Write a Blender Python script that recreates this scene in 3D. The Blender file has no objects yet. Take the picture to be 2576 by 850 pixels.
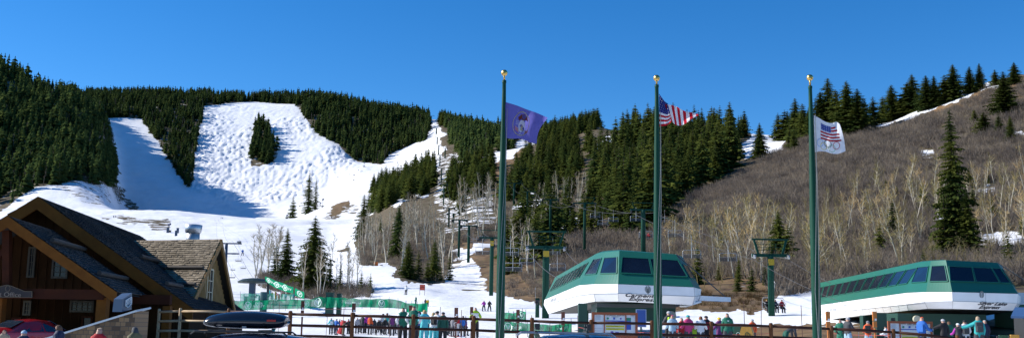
import bpy, bmesh, math, random
import numpy as np
from mathutils import Vector, Matrix
C = bpy.context.scene.collection
S = bpy.context.scene
random.seed(7); np.random.seed(7)
RD = math.radians
# ------------------------------------------------------------------ camera
FPX, CX, CY = 2600.0, 1288.0, 425.0            # focal length and centre, in a 2576 x 850 picture
PITCH, ROLL = math.atan(393/2600), RD(0.9)
EYE = 1.0                                      # the plaza is z = 0, the car park is lower
cp, sp = math.cos(PITCH), math.sin(PITCH)
R0, U0, FW = np.array([1., 0, 0]), np.array([0, -sp, cp]), np.array([0, cp, sp])
RT = math.cos(ROLL)*R0 + math.sin(ROLL)*U0
UP = -math.sin(ROLL)*R0 + math.cos(ROLL)*U0
cam = bpy.data.cameras.new('camera'); camo = bpy.data.objects.new('camera', cam); C.objects.link(camo)
cam.sensor_width = 36; cam.lens = 36*FPX/2576; cam.clip_start = 0.1; cam.clip_end = 20000
m = Matrix.Identity(4)
for i in range(3):
    m[i][0], m[i][1], m[i][2] = RT[i], UP[i], -FW[i]
m[2][3] = EYE
camo.matrix_world = m; S.camera = camo
# ------------------------------------------------------------------ light
SUN_EL, SUN_AZ = RD(31), RD(-82)               # azimuth clockwise from straight ahead (+y): the sun stands to the left
sd = Vector((math.sin(SUN_AZ)*math.cos(SUN_EL), math.cos(SUN_AZ)*math.cos(SUN_EL), math.sin(SUN_EL)))
w = bpy.data.worlds.new('World'); S.world = w; w.use_nodes = True
nt = w.node_tree; nt.nodes.clear()
sky = nt.nodes.new('ShaderNodeTexSky'); sky.sky_type = 'NISHITA'; sky.sun_disc = False
sky.sun_elevation = SUN_EL; sky.sun_rotation = SUN_AZ
sky.altitude = 2300; sky.air_density = 1.0; sky.dust_density = 0.3; sky.ozone_density = 4.0
bg = nt.nodes.new('ShaderNodeBackground'); bg.inputs[1].default_value = 0.12
wo = nt.nodes.new('ShaderNodeOutputWorld')
hs = nt.nodes.new('ShaderNodeHueSaturation'); hs.inputs['Hue'].default_value = 0.503; hs.inputs['Saturation'].default_value = 1.3
nt.links.new(sky.outputs[0], hs.inputs['Color']); nt.links.new(hs.outputs[0], bg.inputs[0]); nt.links.new(bg.outputs[0], wo.inputs[0])
sl = bpy.data.lights.new('sun', 'SUN'); sl.energy = 4.8; sl.angle = RD(0.5); sl.color = (1.0, 0.95, 0.87)
so = bpy.data.objects.new('sun', sl); C.objects.link(so)
so.rotation_euler = sd.to_track_quat('Z', 'Y').to_euler()
S.view_settings.view_transform = 'Standard'; S.view_settings.look = 'None'
S.view_settings.exposure = 0.5; S.view_settings.gamma = 1
S.cycles.max_bounces = 6; S.cycles.transparent_max_bounces = 24; S.cycles.diffuse_bounces = 3
S.cycles.glossy_bounces = 2; S.cycles.caustics_reflective = False; S.cycles.caustics_refractive = False
# ------------------------------------------------------------------ from a spot in the picture to a place in the world
def at(x, y, Y):
    """world point seen at picture spot (x, y) and lying at depth Y ahead"""
    v = FW + RT*((x-CX)/FPX) + UP*((CY-y)/FPX)
    return Vector((v[0]*Y/v[1], Y, EYE + v[2]*Y/v[1]))
def atz(x, Y, z):
    """the point at depth Y and height z that stands in picture column x"""
    y = 800.0
    for _ in range(4):
        p = at(x, y, Y); q = at(x, y-10, Y)
        y = y - 10*(z-p.z)/(q.z-p.z)
    p = at(x, y, Y); return Vector((p.x, Y, z))
def pix(p):
    v = np.array([p[0], p[1], p[2]-EYE]); d = v@FW
    return CX+FPX*(v@RT)/d, CY-FPX*(v@UP)/d
# ------------------------------------------------------------------ materials
def mat(name, col, rough=0.7, metal=0.0, noise=None, bump=None, spec=None, trans=None, obrand=0.0, vcol=None):
    """procedural Principled: noise=(scale, amount, second colour), bump=(scale, strength)"""
    if name in bpy.data.materials: return bpy.data.materials[name]
    M = bpy.data.materials.new(name); M.use_nodes = True; t = M.node_tree; N = t.nodes; L = t.links
    b = N['Principled BSDF']; b.inputs['Roughness'].default_value = rough; b.inputs['Metallic'].default_value = metal
    b.inputs['Base Color'].default_value = (*col, 1)
    if spec is not None: b.inputs['Specular IOR Level'].default_value = spec
    tc = N.new('ShaderNodeTexCoord'); src = None
    if noise:
        n = N.new('ShaderNodeTexNoise'); n.inputs['Scale'].default_value = noise[0]; n.inputs['Detail'].default_value = 6
        L.new(tc.outputs['Object'], n.inputs['Vector'])
        r = N.new('ShaderNodeMapRange'); r.inputs[1].default_value = 0.35; r.inputs[2].default_value = 0.65
        r.inputs[3].default_value = 0; r.inputs[4].default_value = noise[1]; L.new(n.outputs[0], r.inputs[0])
        x = N.new('ShaderNodeMix'); x.data_type = 'RGBA'; L.new(r.outputs[0], x.inputs['Factor'])
        x.inputs['A'].default_value = (*col, 1); x.inputs['B'].default_value = (*noise[2], 1); src = x.outputs['Result']
    if obrand:
        oi = N.new('ShaderNodeObjectInfo'); h = N.new('ShaderNodeHueSaturation')
        r1 = N.new('ShaderNodeMapRange'); r1.inputs[3].default_value = 1-obrand; r1.inputs[4].default_value = 1+obrand
        L.new(oi.outputs['Random'], r1.inputs[0]); L.new(r1.outputs[0], h.inputs['Value'])
        r2 = N.new('ShaderNodeMapRange'); r2.inputs[3].default_value = .5+obrand*.06; r2.inputs[4].default_value = .5-obrand*.06
        L.new(oi.outputs['Random'], r2.inputs[0]); L.new(r2.outputs[0], h.inputs['Hue'])
        if src: L.new(src, h.inputs['Color'])
        else: h.inputs['Color'].default_value = (*col, 1)
        src = h.outputs[0]
    if src: L.new(src, b.inputs['Base Color'])
    if bump:
        n = N.new('ShaderNodeTexNoise'); n.inputs['Scale'].default_value = bump[0]; n.inputs['Detail'].default_value = 5
        L.new(tc.outputs['Object'], n.inputs['Vector'])
        u = N.new('ShaderNodeBump'); u.inputs['Strength'].default_value = bump[1]; u.inputs['Distance'].default_value = 0.05
        L.new(n.outputs[0], u.inputs['Height']); L.new(u.outputs[0], b.inputs['Normal'])
    return M
# ------------------------------------------------------------------ mesh builder
class MB:
    def __init__(s): s.v = []; s.f = []; s.m = []; s.mi = 0
    def face(s, pts):
        n = len(s.v); s.v += [tuple(p) for p in pts]; s.f.append(tuple(range(n, n+len(pts)))); s.m.append(s.mi)
    def box(s, c, size, rz=0, M=None):
        c = Vector(c); X, Y, Z = size[0]/2, size[1]/2, size[2]/2
        R = Matrix.Rotation(rz, 3, 'Z') if M is None else M
        n = len(s.v)
        for dz in (-Z, Z):
            for dx, dy in ((-X, -Y), (X, -Y), (X, Y), (-X, Y)): s.v.append(tuple(c + R@Vector((dx, dy, dz))))
        for q in ((3, 2, 1, 0), (4, 5, 6, 7), (0, 1, 5, 4), (1, 2, 6, 5), (2, 3, 7, 6), (3, 0, 4, 7)):
            s.f.append(tuple(n+i for i in q)); s.m.append(s.mi)
        return s
    def beam(s, a, b, w, h, up=(0, 0, 1)):
        a, b = Vector(a), Vector(b); d = (b-a); L = d.length; d.normalize()
        y = Vector(up).cross(d)
        if y.length < 1e-4: y = Vector((0, 1, 0)).cross(d)
        y.normalize(); z = d.cross(y)
        M = Matrix((d, y, z)).transposed()
        return s.box((a+b)/2, (L, w, h), M=M)
    def tube(s, pts, r, n=8, cap=True):
        pts = [Vector(p) for p in pts]; rs = r if isinstance(r, (list, tuple)) else [r]*len(pts)
        base = len(s.v); u = None
        for i, p in enumerate(pts):
            d = (pts[min(i+1, len(pts)-1)]-pts[max(i-1, 0)]).normalized()
            if u is None: u = d.orthogonal().normalized()
            else: u = (u-d*u.dot(d)).normalized()
            w_ = d.cross(u)
            for k in range(n):
                a = 2*math.pi*k/n; s.v.append(tuple(p + (u*math.cos(a)+w_*math.sin(a))*rs[i]))
        for i in range(len(pts)-1):
            for k in range(n):
                a, b = base+i*n+k, base+i*n+(k+1) % n
                s.f.append((a, b, b+n, a+n)); s.m.append(s.mi)
        if cap:
            s.f.append(tuple(base+k for k in reversed(range(n)))); s.m.append(s.mi)
            e = base+(len(pts)-1)*n; s.f.append(tuple(e+k for k in range(n))); s.m.append(s.mi)
        return s
    def lathe(s, prof, c=(0, 0, 0), n=12):
        """prof: (radius, z) from bottom to top"""
        c = Vector(c); base = len(s.v)
        for r, z in prof:
            for k in range(n):
                a = 2*math.pi*k/n; s.v.append((c.x+r*math.cos(a), c.y+r*math.sin(a), c.z+z))
        for i in range(len(prof)-1):
            for k in range(n):
                a, b = base+i*n+k, base+i*n+(k+1) % n
                s.f.append((a, b, b+n, a+n)); s.m.append(s.mi)
        s.f.append(tuple(base+k for k in reversed(range(n)))); s.m.append(s.mi)
        e = base+(len(prof)-1)*n; s.f.append(tuple(e+k for k in range(n))); s.m.append(s.mi)
        return s
    def ball(s, c, r, n=10, sc=(1, 1, 1)):
        c = Vector(c); pr = [(max(1e-3, math.sin(math.pi*i/6))*r, -math.cos(math.pi*i/6)*r) for i in range(7)]
        k = len(s.v); s.lathe(pr, (0, 0, 0), n)
        for i in range(k, len(s.v)):
            v = s.v[i]; s.v[i] = (c.x+v[0]*sc[0], c.y+v[1]*sc[1], c.z+v[2]*sc[2])
        return s
    def slab(s, pts, th, nrm=None):
        """a flat polygon given thickness th behind it"""
        P = [Vector(p) for p in pts]
        if nrm is None:
            nrm = Vector((0, 0, 0))
            for i in range(len(P)):
                nrm += P[i].cross(P[(i+1) % len(P)])
            nrm.normalize()
        nrm = Vector(nrm); n = len(s.v); k = len(P)
        s.v += [tuple(p) for p in P]+[tuple(p-nrm*th) for p in P]
        s.f.append(tuple(n+i for i in range(k))); s.m.append(s.mi)
        s.f.append(tuple(n+k+i for i in reversed(range(k)))); s.m.append(s.mi)
        for i in range(k):
            j = (i+1) % k; s.f.append((n+j, n+i, n+k+i, n+k+j)); s.m.append(s.mi)
        return s
    def build(s, name, mats, parent=None, smooth=False, loc=None):
        me = bpy.data.meshes.new(name); me.from_pydata(s.v, [], s.f)
        if not isinstance(mats, (list, tuple)): mats = [mats]
        for q in mats: me.materials.append(q)
        if len(mats) > 1: me.polygons.foreach_set('material_index', s.m)
        if smooth: me.polygons.foreach_set('use_smooth', [True]*len(me.polygons))
        me.update()
        o = bpy.data.objects.new(name, me); C.objects.link(o)
        if parent is not None: o.parent = parent
        if loc is not None: o.location = loc
        return o
def tag(o, label=None, cat=None, group=None, kind=None):
    if label: o['label'] = label
    if cat: o['category'] = cat
    if group: o['group'] = group
    if kind: o['kind'] = kind
    return o
def empty(name, loc=(0, 0, 0), rz=0):
    o = bpy.data.objects.new(name, None); C.objects.link(o); o.location = loc; o.rotation_euler = (0, 0, rz)
    o.empty_display_size = 0.3
    return o
KIDS = {}
def copy_tree(o, parent=None):
    c = o.copy(); C.objects.link(c)
    if parent is not None: c.parent = parent
    for ch in list(o.children): copy_tree(ch, c)
    return c
def big(name, V, F, mats, mi=None, parent=None, smooth=False, uv=None):
    """numpy arrays to a mesh object; all faces have the same number of corners"""
    me = bpy.data.meshes.new(name); nv, nf, k = len(V), len(F), F.shape[1]
    me.vertices.add(nv); me.vertices.foreach_set('co', np.asarray(V, np.float32).ravel())
    me.loops.add(nf*k); me.loops.foreach_set('vertex_index', np.asarray(F, np.int32).ravel())
    me.polygons.add(nf); me.polygons.foreach_set('loop_start', np.arange(0, nf*k, k, dtype=np.int32))
    if not isinstance(mats, (list, tuple)): mats = [mats]
    for q in mats: me.materials.append(q)
    if mi is not None: me.polygons.foreach_set('material_index', np.asarray(mi, np.int32))
    if smooth: me.polygons.foreach_set('use_smooth', np.ones(nf, bool))
    me.update(calc_edges=True)
    o = bpy.data.objects.new(name, me); C.objects.link(o)
    if parent is not None: o.parent = parent
    return o
# value noise on numpy arrays
_G = np.random.rand(256, 256)
def vnoise(x, y):
    xi = np.floor(x).astype(int); yi = np.floor(y).astype(int); fx = x-xi; fy = y-yi
    fx = fx*fx*(3-2*fx); fy = fy*fy*(3-2*fy)
    g = lambda a, b: _G[a % 256, b % 256]
    return (g(xi, yi)*(1-fx)+g(xi+1, yi)*fx)*(1-fy)+(g(xi, yi+1)*(1-fx)+g(xi+1, yi+1)*fx)*fy
def fbm(x, y, o=4):
    r = 0; a = 0.5
    for i in range(o): r = r+a*vnoise(x*2**i+17*i, y*2**i+31*i); a *= .5
    return r/(1-.5**o)
def inpoly(x, y, poly):
    x = np.asarray(x, float); y = np.asarray(y, float); r = np.zeros(np.broadcast(x, y).shape, bool); n = len(poly)
    for i in range(n):
        x1, y1 = poly[i]; x2, y2 = poly[(i+1) % n]
        if y1 == y2: continue
        c = ((y1 > y) != (y2 > y)) & (x < (x2-x1)*(y-y1)/(y2-y1)+x1)
        r ^= c
    return r
# ------------------------------------------------------------------ the land
# each column of the picture: depth -> picture row of the ground there (rows of hidden ground included)
yh = lambda x: 818+(x-1288)*0.0157
def flat(x, z, Y): return yh(x)+(EYE-z)*FPX/Y
COLS = {
-600: [(140,795),(300,660),(600,520),(700,420),(800,200),(900,80),(960,60),(1500,140)],
0:    [(130,795),(200,720),(300,650),(450,585),(600,527),(650,500),(700,470),(800,300),(900,200),(950,182),(1000,240),(1300,300),(1600,300)],
100:  [(130,793),(200,718),(300,650),(450,585),(600,525),(650,472),(700,445),(800,335),(900,245),(950,228),(1000,260),(1300,280),(1600,280)],
200:  [(130,790),(200,715),(300,650),(450,585),(600,526),(640,482),(700,450),(800,365),(900,275),(950,262),(1000,268),(1150,262),(1300,246),(1350,242),(1600,262)],
265:  [(130,788),(200,714),(300,650),(450,585),(600,527),(640,510),(700,480),(800,410),(900,335),(950,318),(1000,330),(1180,300),(1250,262),(1330,243),(1600,262)],
300:  [(130,786),(200,712),(300,648),(450,585),(600,528),(650,535),(760,545),(850,545),(900,525),(1000,440),(1100,352),(1180,300),(1250,264),(1330,244),(1600,265)],
450:  [(130,784),(160,755),(200,705),(300,642),(450,583),(600,535),(650,545),(780,556),(900,538),(1000,460),(1100,370),(1200,300),(1270,262),(1330,243),(1600,265)],
600:  [(120,800),(135,783),(160,757),(200,700),(300,642),(450,585),(600,545),(650,552),(800,560),(900,545),(1000,468),(1100,378),(1200,305),(1280,264),(1340,248),(1600,268)],
750:  [(120,800),(135,782),(160,760),(200,708),(300,650),(450,592),(600,553),(650,558),(700,548),(720,545),(820,552),(900,530),(1000,465),(1100,375),(1200,305),(1270,266),(1340,252),(1600,270)],
830:  [(120,798),(135,780),(160,762),(200,712),(300,650),(450,597),(600,556),(640,556),(700,512),(715,508),(800,528),(900,515),(1000,460),(1100,372),(1200,305),(1290,262),(1340,258),(1600,275)],
900:  [(120,796),(135,779),(160,752),(200,700),(260,655),(300,635),(450,585),(600,557),(650,540),(700,490),(800,478),(900,455),(1000,425),(1080,405),(1150,350),(1240,290),(1310,270),(1600,285)],
1000: [(110,806),(135,776),(170,730),(200,690),(250,662),(300,625),(350,585),(450,530),(550,505),(650,490),(800,462),(900,440),(1000,420),(1060,402),(1150,345),(1220,305),(1280,292),(1600,300)],
1075: [(110,800),(140,762),(170,728),(200,708),(250,665),(300,620),(400,550),(500,505),(600,470),(800,420),(950,385),(1050,362),(1150,330),(1250,305),(1300,300),(1600,310)],
1110: [(110,798),(140,760),(170,735),(200,708),(250,658),(300,610),(400,545),(500,495),(600,455),(800,400),(1000,345),(1200,310),(1280,300),(1600,330)],
1200: [(100,812),(120,785),(150,756),(170,740),(200,712),(250,640),(300,592),(400,520),(500,460),(600,425),(700,392),(900,352),(1000,340),(1100,332),(1600,345)],
1300: [(100,812),(120,785),(140,762),(170,735),(200,690),(250,640),(300,598),(400,515),(500,455),(600,405),(700,372),(850,352),(900,350),(1000,360),(1600,370)],
1400: [(100,812),(120,785),(135,768),(150,750),(200,680),(250,625),(300,580),(400,500),(500,440),(600,390),(700,352),(800,338),(850,338),(1000,350),(1600,380)],
1500: [(100,812),(120,785),(150,735),(200,670),(250,610),(300,565),(400,485),(500,415),(600,362),(700,322),(750,316),(800,320),(1000,340),(1600,380)],
1600: [(100,812),(115,788),(150,725),(200,655),(250,600),(300,555),(400,475),(500,405),(600,350),(650,336),(700,336),(1000,360),(1600,390)],
1750: [(100,808),(115,785),(135,740),(170,680),(200,640),(250,585),(300,540),(400,460),(500,390),(570,345),(620,338),(700,345),(1000,370),(1600,400)],
1900: [(100,806),(115,783),(130,748),(150,705),(180,655),(220,600),(260,550),(300,500),(350,455),(420,408),(480,372),(540,345),(600,342),(1000,380),(1600,410)],
2060: [(85,825),(100,800),(115,775),(140,725),(180,650),(220,590),(260,530),(300,470),(340,415),(380,372),(420,346),(470,342),(600,352),(1000,390),(1600,420)],
2230: [(80,835),(100,790),(115,765),(140,715),(180,640),(220,570),(260,500),(300,435),(340,375),(380,330),(410,312),(450,310),(600,335),(1000,380),(1600,420)],
2360: [(80,830),(100,785),(140,710),(180,645),(220,560),(260,485),(300,410),(340,340),(380,282),(405,262),(440,256),(600,300),(1000,370),(1600,420)],
2500: [(80,830),(100,785),(140,705),(180,640),(220,550),(260,465),(300,385),(340,300),(370,245),(395,214),(430,208),(600,260),(1000,350),(1600,420)],
2600: [(80,830),(100,785),(140,700),(180,630),(220,535),(260,445),(300,360),(340,270),(370,215),(390,195),(430,188),(600,240),(1000,340),(1600,420)],
3200: [(80,830),(100,780),(140,680),(180,600),(220,480),(260,370),(300,270),(340,160),(390,60),(430,40),(600,120),(1000,300),(1600,420)],
}
us = np.array(sorted(COLS))
def near(x):
    return [(18, flat(x, -1.0, 18)), (36, flat(x, -.9, 36)), (41, flat(x, -.5, 41)), (43, flat(x, 0, 43)), (60, flat(x, 0, 60)), (80, flat(x, 0.05, 80))]
def rowcol(x, pts):
    q = near(x); q = [p for p in q if p[0] < pts[0][0]-5]+pts
    return q
YR = np.unique(np.concatenate([np.linspace(18, 60, 14), np.linspace(60, 130, 90), np.linspace(130, 360, 170), np.linspace(360, 860, 150), np.linspace(860, 1380, 190), np.linspace(1380, 1600, 8)]))
UR = np.arange(-600, 3201, 3.5)
CT = np.array([np.interp(np.log(YR), np.log([p[0] for p in rowcol(x, COLS[x])]), [p[1] for p in rowcol(x, COLS[x])]) for x in us])
# smooth (cosine) blend between columns
idx = np.clip(np.searchsorted(us, UR, 'right')-1, 0, len(us)-2)
tt = np.clip((UR-us[idx])/(us[idx+1]-us[idx]), 0, 1)
YP = (CT[idx].T*(1-tt)+CT[idx+1].T*tt).T       # [column, row]
def blur(A, k, ax):
    ker = np.exp(-np.linspace(-2, 2, 2*k+1)**2); ker /= ker.sum()
    P = np.pad(A, [(k, k) if i == ax else (0, 0) for i in range(2)], 'edge'); r = 0
    for i, q in enumerate(ker): r = r+q*np.take(P, range(i, i+A.shape[ax]), ax)
    return r
YP = blur(blur(YP, 8, 0), 3, 1)
def place(Us, Ys, Yp):
    a, b = (Us-CX)/FPX, (CY-Yp)/FPX
    vx = FW[0]+RT[0]*a+UP[0]*b; vy = FW[1]+RT[1]*a+UP[1]*b; vz = FW[2]+RT[2]*a+UP[2]*b
    return vx*Ys/vy, EYE+vz*Ys/vy
UU, YY = np.meshgrid(UR, YR, indexing='ij')
TX, TZ = place(UU, YY, YP)
amp = np.clip((YY-125)/250, 0, 1)
TZ = TZ + amp*(fbm(TX/38, YY/38, 4)-.5)*np.clip(YY/120, 1, 7)*(1-.6*np.clip((YY-800)/200, 0, 1)*(UU < 1090)) \
        + np.clip((YY-85)/40, 0, 1)*(fbm(TX/5, YY/5, 3)-.5)*.5
# ---- what covers the land, as masks on its points
MOG = [(520,268),(745,262),(772,300),(800,345),(850,370),(880,400),(930,425),(860,450),(760,490),(660,520),(560,500),(480,480),(485,400),(500,340)]
mog = blur(blur(inpoly(UU, YP, MOG).astype(float), 3, 0), 3, 1)
rr = np.random.RandomState(3)
mg = np.clip(vnoise(TX/2.2+3, YY/4.4)*1.6-.35, 0, 1)+.5*np.clip(vnoise(TX/1.7+40, YY/3.4+9)*1.6-.4, 0, 1)
TZ = TZ+mog*(mg*1.7*(.25+.75*np.clip((fbm(TX/60, YY/60, 2)-.3)*4, 0, 1)))
snow = np.ones_like(TZ); tan = np.zeros_like(TZ)
WU = UU+(fbm(UU/26, YP/13, 5)-.5)*44; WY = YP+(fbm(UU/30+50, YP/12+50, 5)-.5)*22
def paint(arr, poly, val): arr[inpoly(WU, WY, poly)] = val
DIRT = [(1085,296),(1120,300),(1700,300),(2050,300),(2230,300),(2360,240),(2510,200),(3300,-100),(3300,800),(2060,770),(2000,735),(1960,752),(1925,783),(1700,783),(1500,786),(1368,772),(1310,757),(1268,745),(1225,730),(1190,690),(1160,700),(1140,712),(1060,715),(1000,700),(985,662),(900,668),(895,640),(905,560),(950,540),(1000,520),(1060,500),(1085,470),(1100,400),(1085,350)]
paint(snow, DIRT, 0.0)
for pl, v in [
  ([(1085,296),(1105,296),(1118,400),(1120,470),(1095,470),(1085,350)], 0.85),
  ([(1100,395),(1240,375),(1240,560),(1110,600),(1095,480)], 0.42),
  ([(1205,425),(1200,405),(1270,380),(1335,350),(1345,360),(1290,392)], 0.75),
  ([(1300,335),(1420,330),(1430,345),(1300,352)], 0.6),
  ([(1140,630),(1240,600),(1245,615),(1150,655)], 0.95),
  ([(1135,665),(1190,645),(1215,690),(1225,735),(1120,720)], 0.72),
  ([(1250,470),(1350,480),(1330,500),(1250,490)], 0.5),
  ([(1340,578),(1400,560),(1457,540),(1460,556),(1400,580),(1350,592)], 1.0),
  ([(1290,515),(1370,500),(1370,512),(1290,530)], 0.8),
  ([(1500,375),(1525,345),(1562,338),(1560,375),(1520,392)], 0.85),
  ([(1430,320),(1505,308),(1510,320),(1430,330)], 0.95),
  ([(1855,375),(1890,340),(1972,328),(1975,375),(1930,392),(1870,408)], 1.0),
  ([(2215,312),(2222,318),(2300,290),(2400,254),(2470,228),(2515,212),(2515,200),(2470,212),(2380,246),(2300,278)], 1.0),
  ([(2215,312),(2515,200),(2515,140),(2215,250)], 0.9),
  ([(2298,372),(2350,372),(2360,398),(2310,402)], 0.5),
  ([(2350,545),(2375,540),(2420,580),(2400,600),(2355,575)], 0.8),
  ([(2466,590),(2560,580),(2580,620),(2470,625)], 0.68),
  ([(2440,470),(2500,468),(2510,490),(2440,488)], 0.55),
  ([(2540,330),(2620,335),(2620,350),(2540,345)], 0.7),
  ([(2300,605),(2360,605),(2360,625),(2300,622)], 0.55),
  ([(1950,752),(2000,732),(2080,740),(2080,800),(1925,786)], 1.0),
  ([(1840,838),(1900,820),(2060,814),(2576,800),(2760,800),(2760,856),(1840,856)], .12),
  ([(840,512),(880,506),(900,530),(850,552),(800,555),(820,540)], 0.55),
  ([(845,508),(880,506),(860,535),(838,540)], 0.05),
  ([(850,628),(880,620),(878,632),(850,638)], 0.1),
  ([(282,450),(305,466),(348,528),(322,528),(288,485)], 0.33),
  ([(120,455),(262,450),(300,520),(200,500)], 0.66),
  ([(240,552),(330,545),(420,556),(440,575),(400,575),(330,562)], 0.42),
  ]: paint(snow, pl, v)
FAR = {
 'left': [(-640,560),(-640,60),(0,150),(60,185),(120,205),(200,235),(262,265),(285,330),(291,400),(294,468),(250,463),(200,452),(140,462),(85,470),(40,500),(0,530)],
 'ridge': [(180,268),(262,297),(355,298),(363,310),(403,366),(431,413),(462,459),(472,472),(484,466),(487,400),(498,348),(510,290),(515,268),(560,262),(640,257),(740,263),(750,272),(750,215),(180,205)],
 'patch': [(747,264),(768,298),(791,331),(852,364),(871,388),(899,406),(960,413),(979,390),(1040,362),(1068,356),(1082,325),(1078,290),(984,275),(899,255),(815,240),(745,235)],
 'island': [(632,422),(672,416),(701,392),(692,365),(674,330),(650,312),(640,330),(630,380)],
 'corridor': [(1108,300),(1180,320),(1300,335),(1300,372),(1235,385),(1190,415),(1165,410),(1150,390),(1130,350)],
}
for k, pl in FAR.items():
    f = inpoly(UU, YP, pl); snow[f] = 0.2
for pl, v in [([(2330,262),(2400,256),(2470,232),(2515,214),(2576,205),(2576,235),(2500,235),(2420,262),(2340,290)], 1.0),
  ([(2265,545),(2345,530),(2355,590),(2290,605)], 1.0),
  ([(1130,600),(1330,590),(1345,765),(1225,735),(1190,690)], 0.55),
  ([(1400,560),(1660,560),(1700,640),(1460,640)], 0.35),
  ([(1660,700),(1960,690),(1960,790),(1660,790)], 0.5),
  ([(1200,400),(1330,380),(1300,480),(1220,470)], 0.7),
  ([(838,540),(845,508),(880,506),(860,535)], 0.6), ([(1840,838),(1900,820),(2060,814),(2576,800),(2760,800),(2760,856),(1840,856)], .6)]: paint(tan, pl, v)
snow = blur(blur(snow, 2, 0), 1, 1); tan = blur(blur(tan, 6, 0), 4, 1)
plaza = (YY < 88)
# fine relief everywhere, rougher where the ground is bare
TZ = TZ+(1-snow)*np.clip((YY-100)/60, 0, 1)*(fbm(TX/3, YY/3, 3)-.5)*.9
nu, ny = UU.shape
V = np.stack([TX, YY, TZ], -1).reshape(-1, 3)
ii = np.arange(nu*ny).reshape(nu, ny)
F = np.stack([ii[:-1, :-1], ii[1:, :-1], ii[1:, 1:], ii[:-1, 1:]], -1).reshape(-1, 4)
def ground_material():
    M = bpy.data.materials.new('snow_and_earth'); M.use_nodes = True; t = M.node_tree; N = t.nodes; L = t.links; b = N['Principled BSDF']
    geo = N.new('ShaderNodeNewGeometry')
    def noise(s, d=8, r=.6):
        n = N.new('ShaderNodeTexNoise'); n.inputs['Scale'].default_value = s; n.inputs['Detail'].default_value = d; n.inputs['Roughness'].default_value = r
        L.new(geo.outputs['Position'], n.inputs['Vector']); return n.outputs[0]
    def mr(i, a, b_, c, d):
        n = N.new('ShaderNodeMapRange'); n.inputs[1].default_value = a; n.inputs[2].default_value = b_; n.inputs[3].default_value = c; n.inputs[4].default_value = d
        L.new(i, n.inputs[0]); return n.outputs[0]
    def mixc(f, A, B):
        n = N.new('ShaderNodeMix'); n.data_type = 'RGBA'; L.new(f, n.inputs['Factor'])
        for k, q in (('A', A), ('B', B)):
            if isinstance(q, tuple): n.inputs[k].default_value = (*q, 1)
            else: L.new(q, n.inputs[k])
        return n.outputs['Result']
    def ma(op, A, B):
        n = N.new('ShaderNodeMath'); n.operation = op
        for k, q in enumerate((A, B)):
            if isinstance(q, (int, float)): n.inputs[k].default_value = q
            else: L.new(q, n.inputs[k])
        return n.outputs[0]
    A = N.new('ShaderNodeAttribute'); A.attribute_name = 'cover'
    sep = N.new('ShaderNodeSeparateColor'); L.new(A.outputs['Color'], sep.inputs[0])
    # streaky noise for the melt edges
    mp = N.new('ShaderNodeMapping'); mp.inputs['Scale'].default_value = (.11, .2, .5); L.new(geo.outputs['Position'], mp.inputs['Vector'])
    nn = N.new('ShaderNodeTexNoise'); nn.inputs['Scale'].default_value = 1.0; nn.inputs['Detail'].default_value = 9; nn.inputs['Roughness'].default_value = .65; L.new(mp.outputs[0], nn.inputs['Vector'])
    n1 = mr(nn.outputs[0], .3, .7, 0, 1)
    th = mr(ma('SUBTRACT', sep.outputs[0], n1), -.04, .04, 0, 1)
    earth = mixc(mr(noise(.35), .35, .65, 0, 1), (.075, .05, .032), (.15, .115, .08))
    earth = mixc(mr(noise(.9), .45, .62, 0, 1), earth, (.11, .10, .045))
    tanc = mixc(mr(noise(.25), .4, .6, 0, 1), (.30, .17, .075), (.17, .10, .05))
    earth = mixc(ma('MULTIPLY', sep.outputs[1], .8), earth, tanc)
    sn = mixc(mr(noise(.06, 5), .4, .65, 0, 1), (.84, .85, .87), (.77, .78, .80))
    col = mixc(th, earth, sn); L.new(col, b.inputs['Base Color'])
    b.inputs['Roughness'].default_value = .8; b.inputs['Specular IOR Level'].default_value = .2
    h = ma('ADD', ma('MULTIPLY', noise(1.1, 5), .3), ma('MULTIPLY', noise(.22, 3), .7))
    bu = N.new('ShaderNodeBump'); bu.inputs['Strength'].default_value = .55; bu.inputs['Distance'].default_value = .6; L.new(h, bu.inputs['Height'])
    L.new(bu.outputs[0], b.inputs['Normal'])
    return M
land = big('ground', V, F, ground_material(), smooth=True)
ca = land.data.color_attributes.new('cover', 'FLOAT_COLOR', 'POINT')
ca.data.foreach_set('color', np.stack([snow, tan, mog, np.ones_like(snow)], -1).astype(np.float32).ravel())
tag(land, kind='structure')
asph = mat('asphalt', (.05, .05, .052), .9, noise=(.8, .6, (.075, .073, .07)), bump=(30, .3))
g = MB(); g.face([(-3000, -600, -1.03), (3000, -600, -1.03), (3000, 17.6, -1.03), (-3000, 17.6, -1.03)])
tag(g.build('parking_lot', asph), kind='structure')
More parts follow.
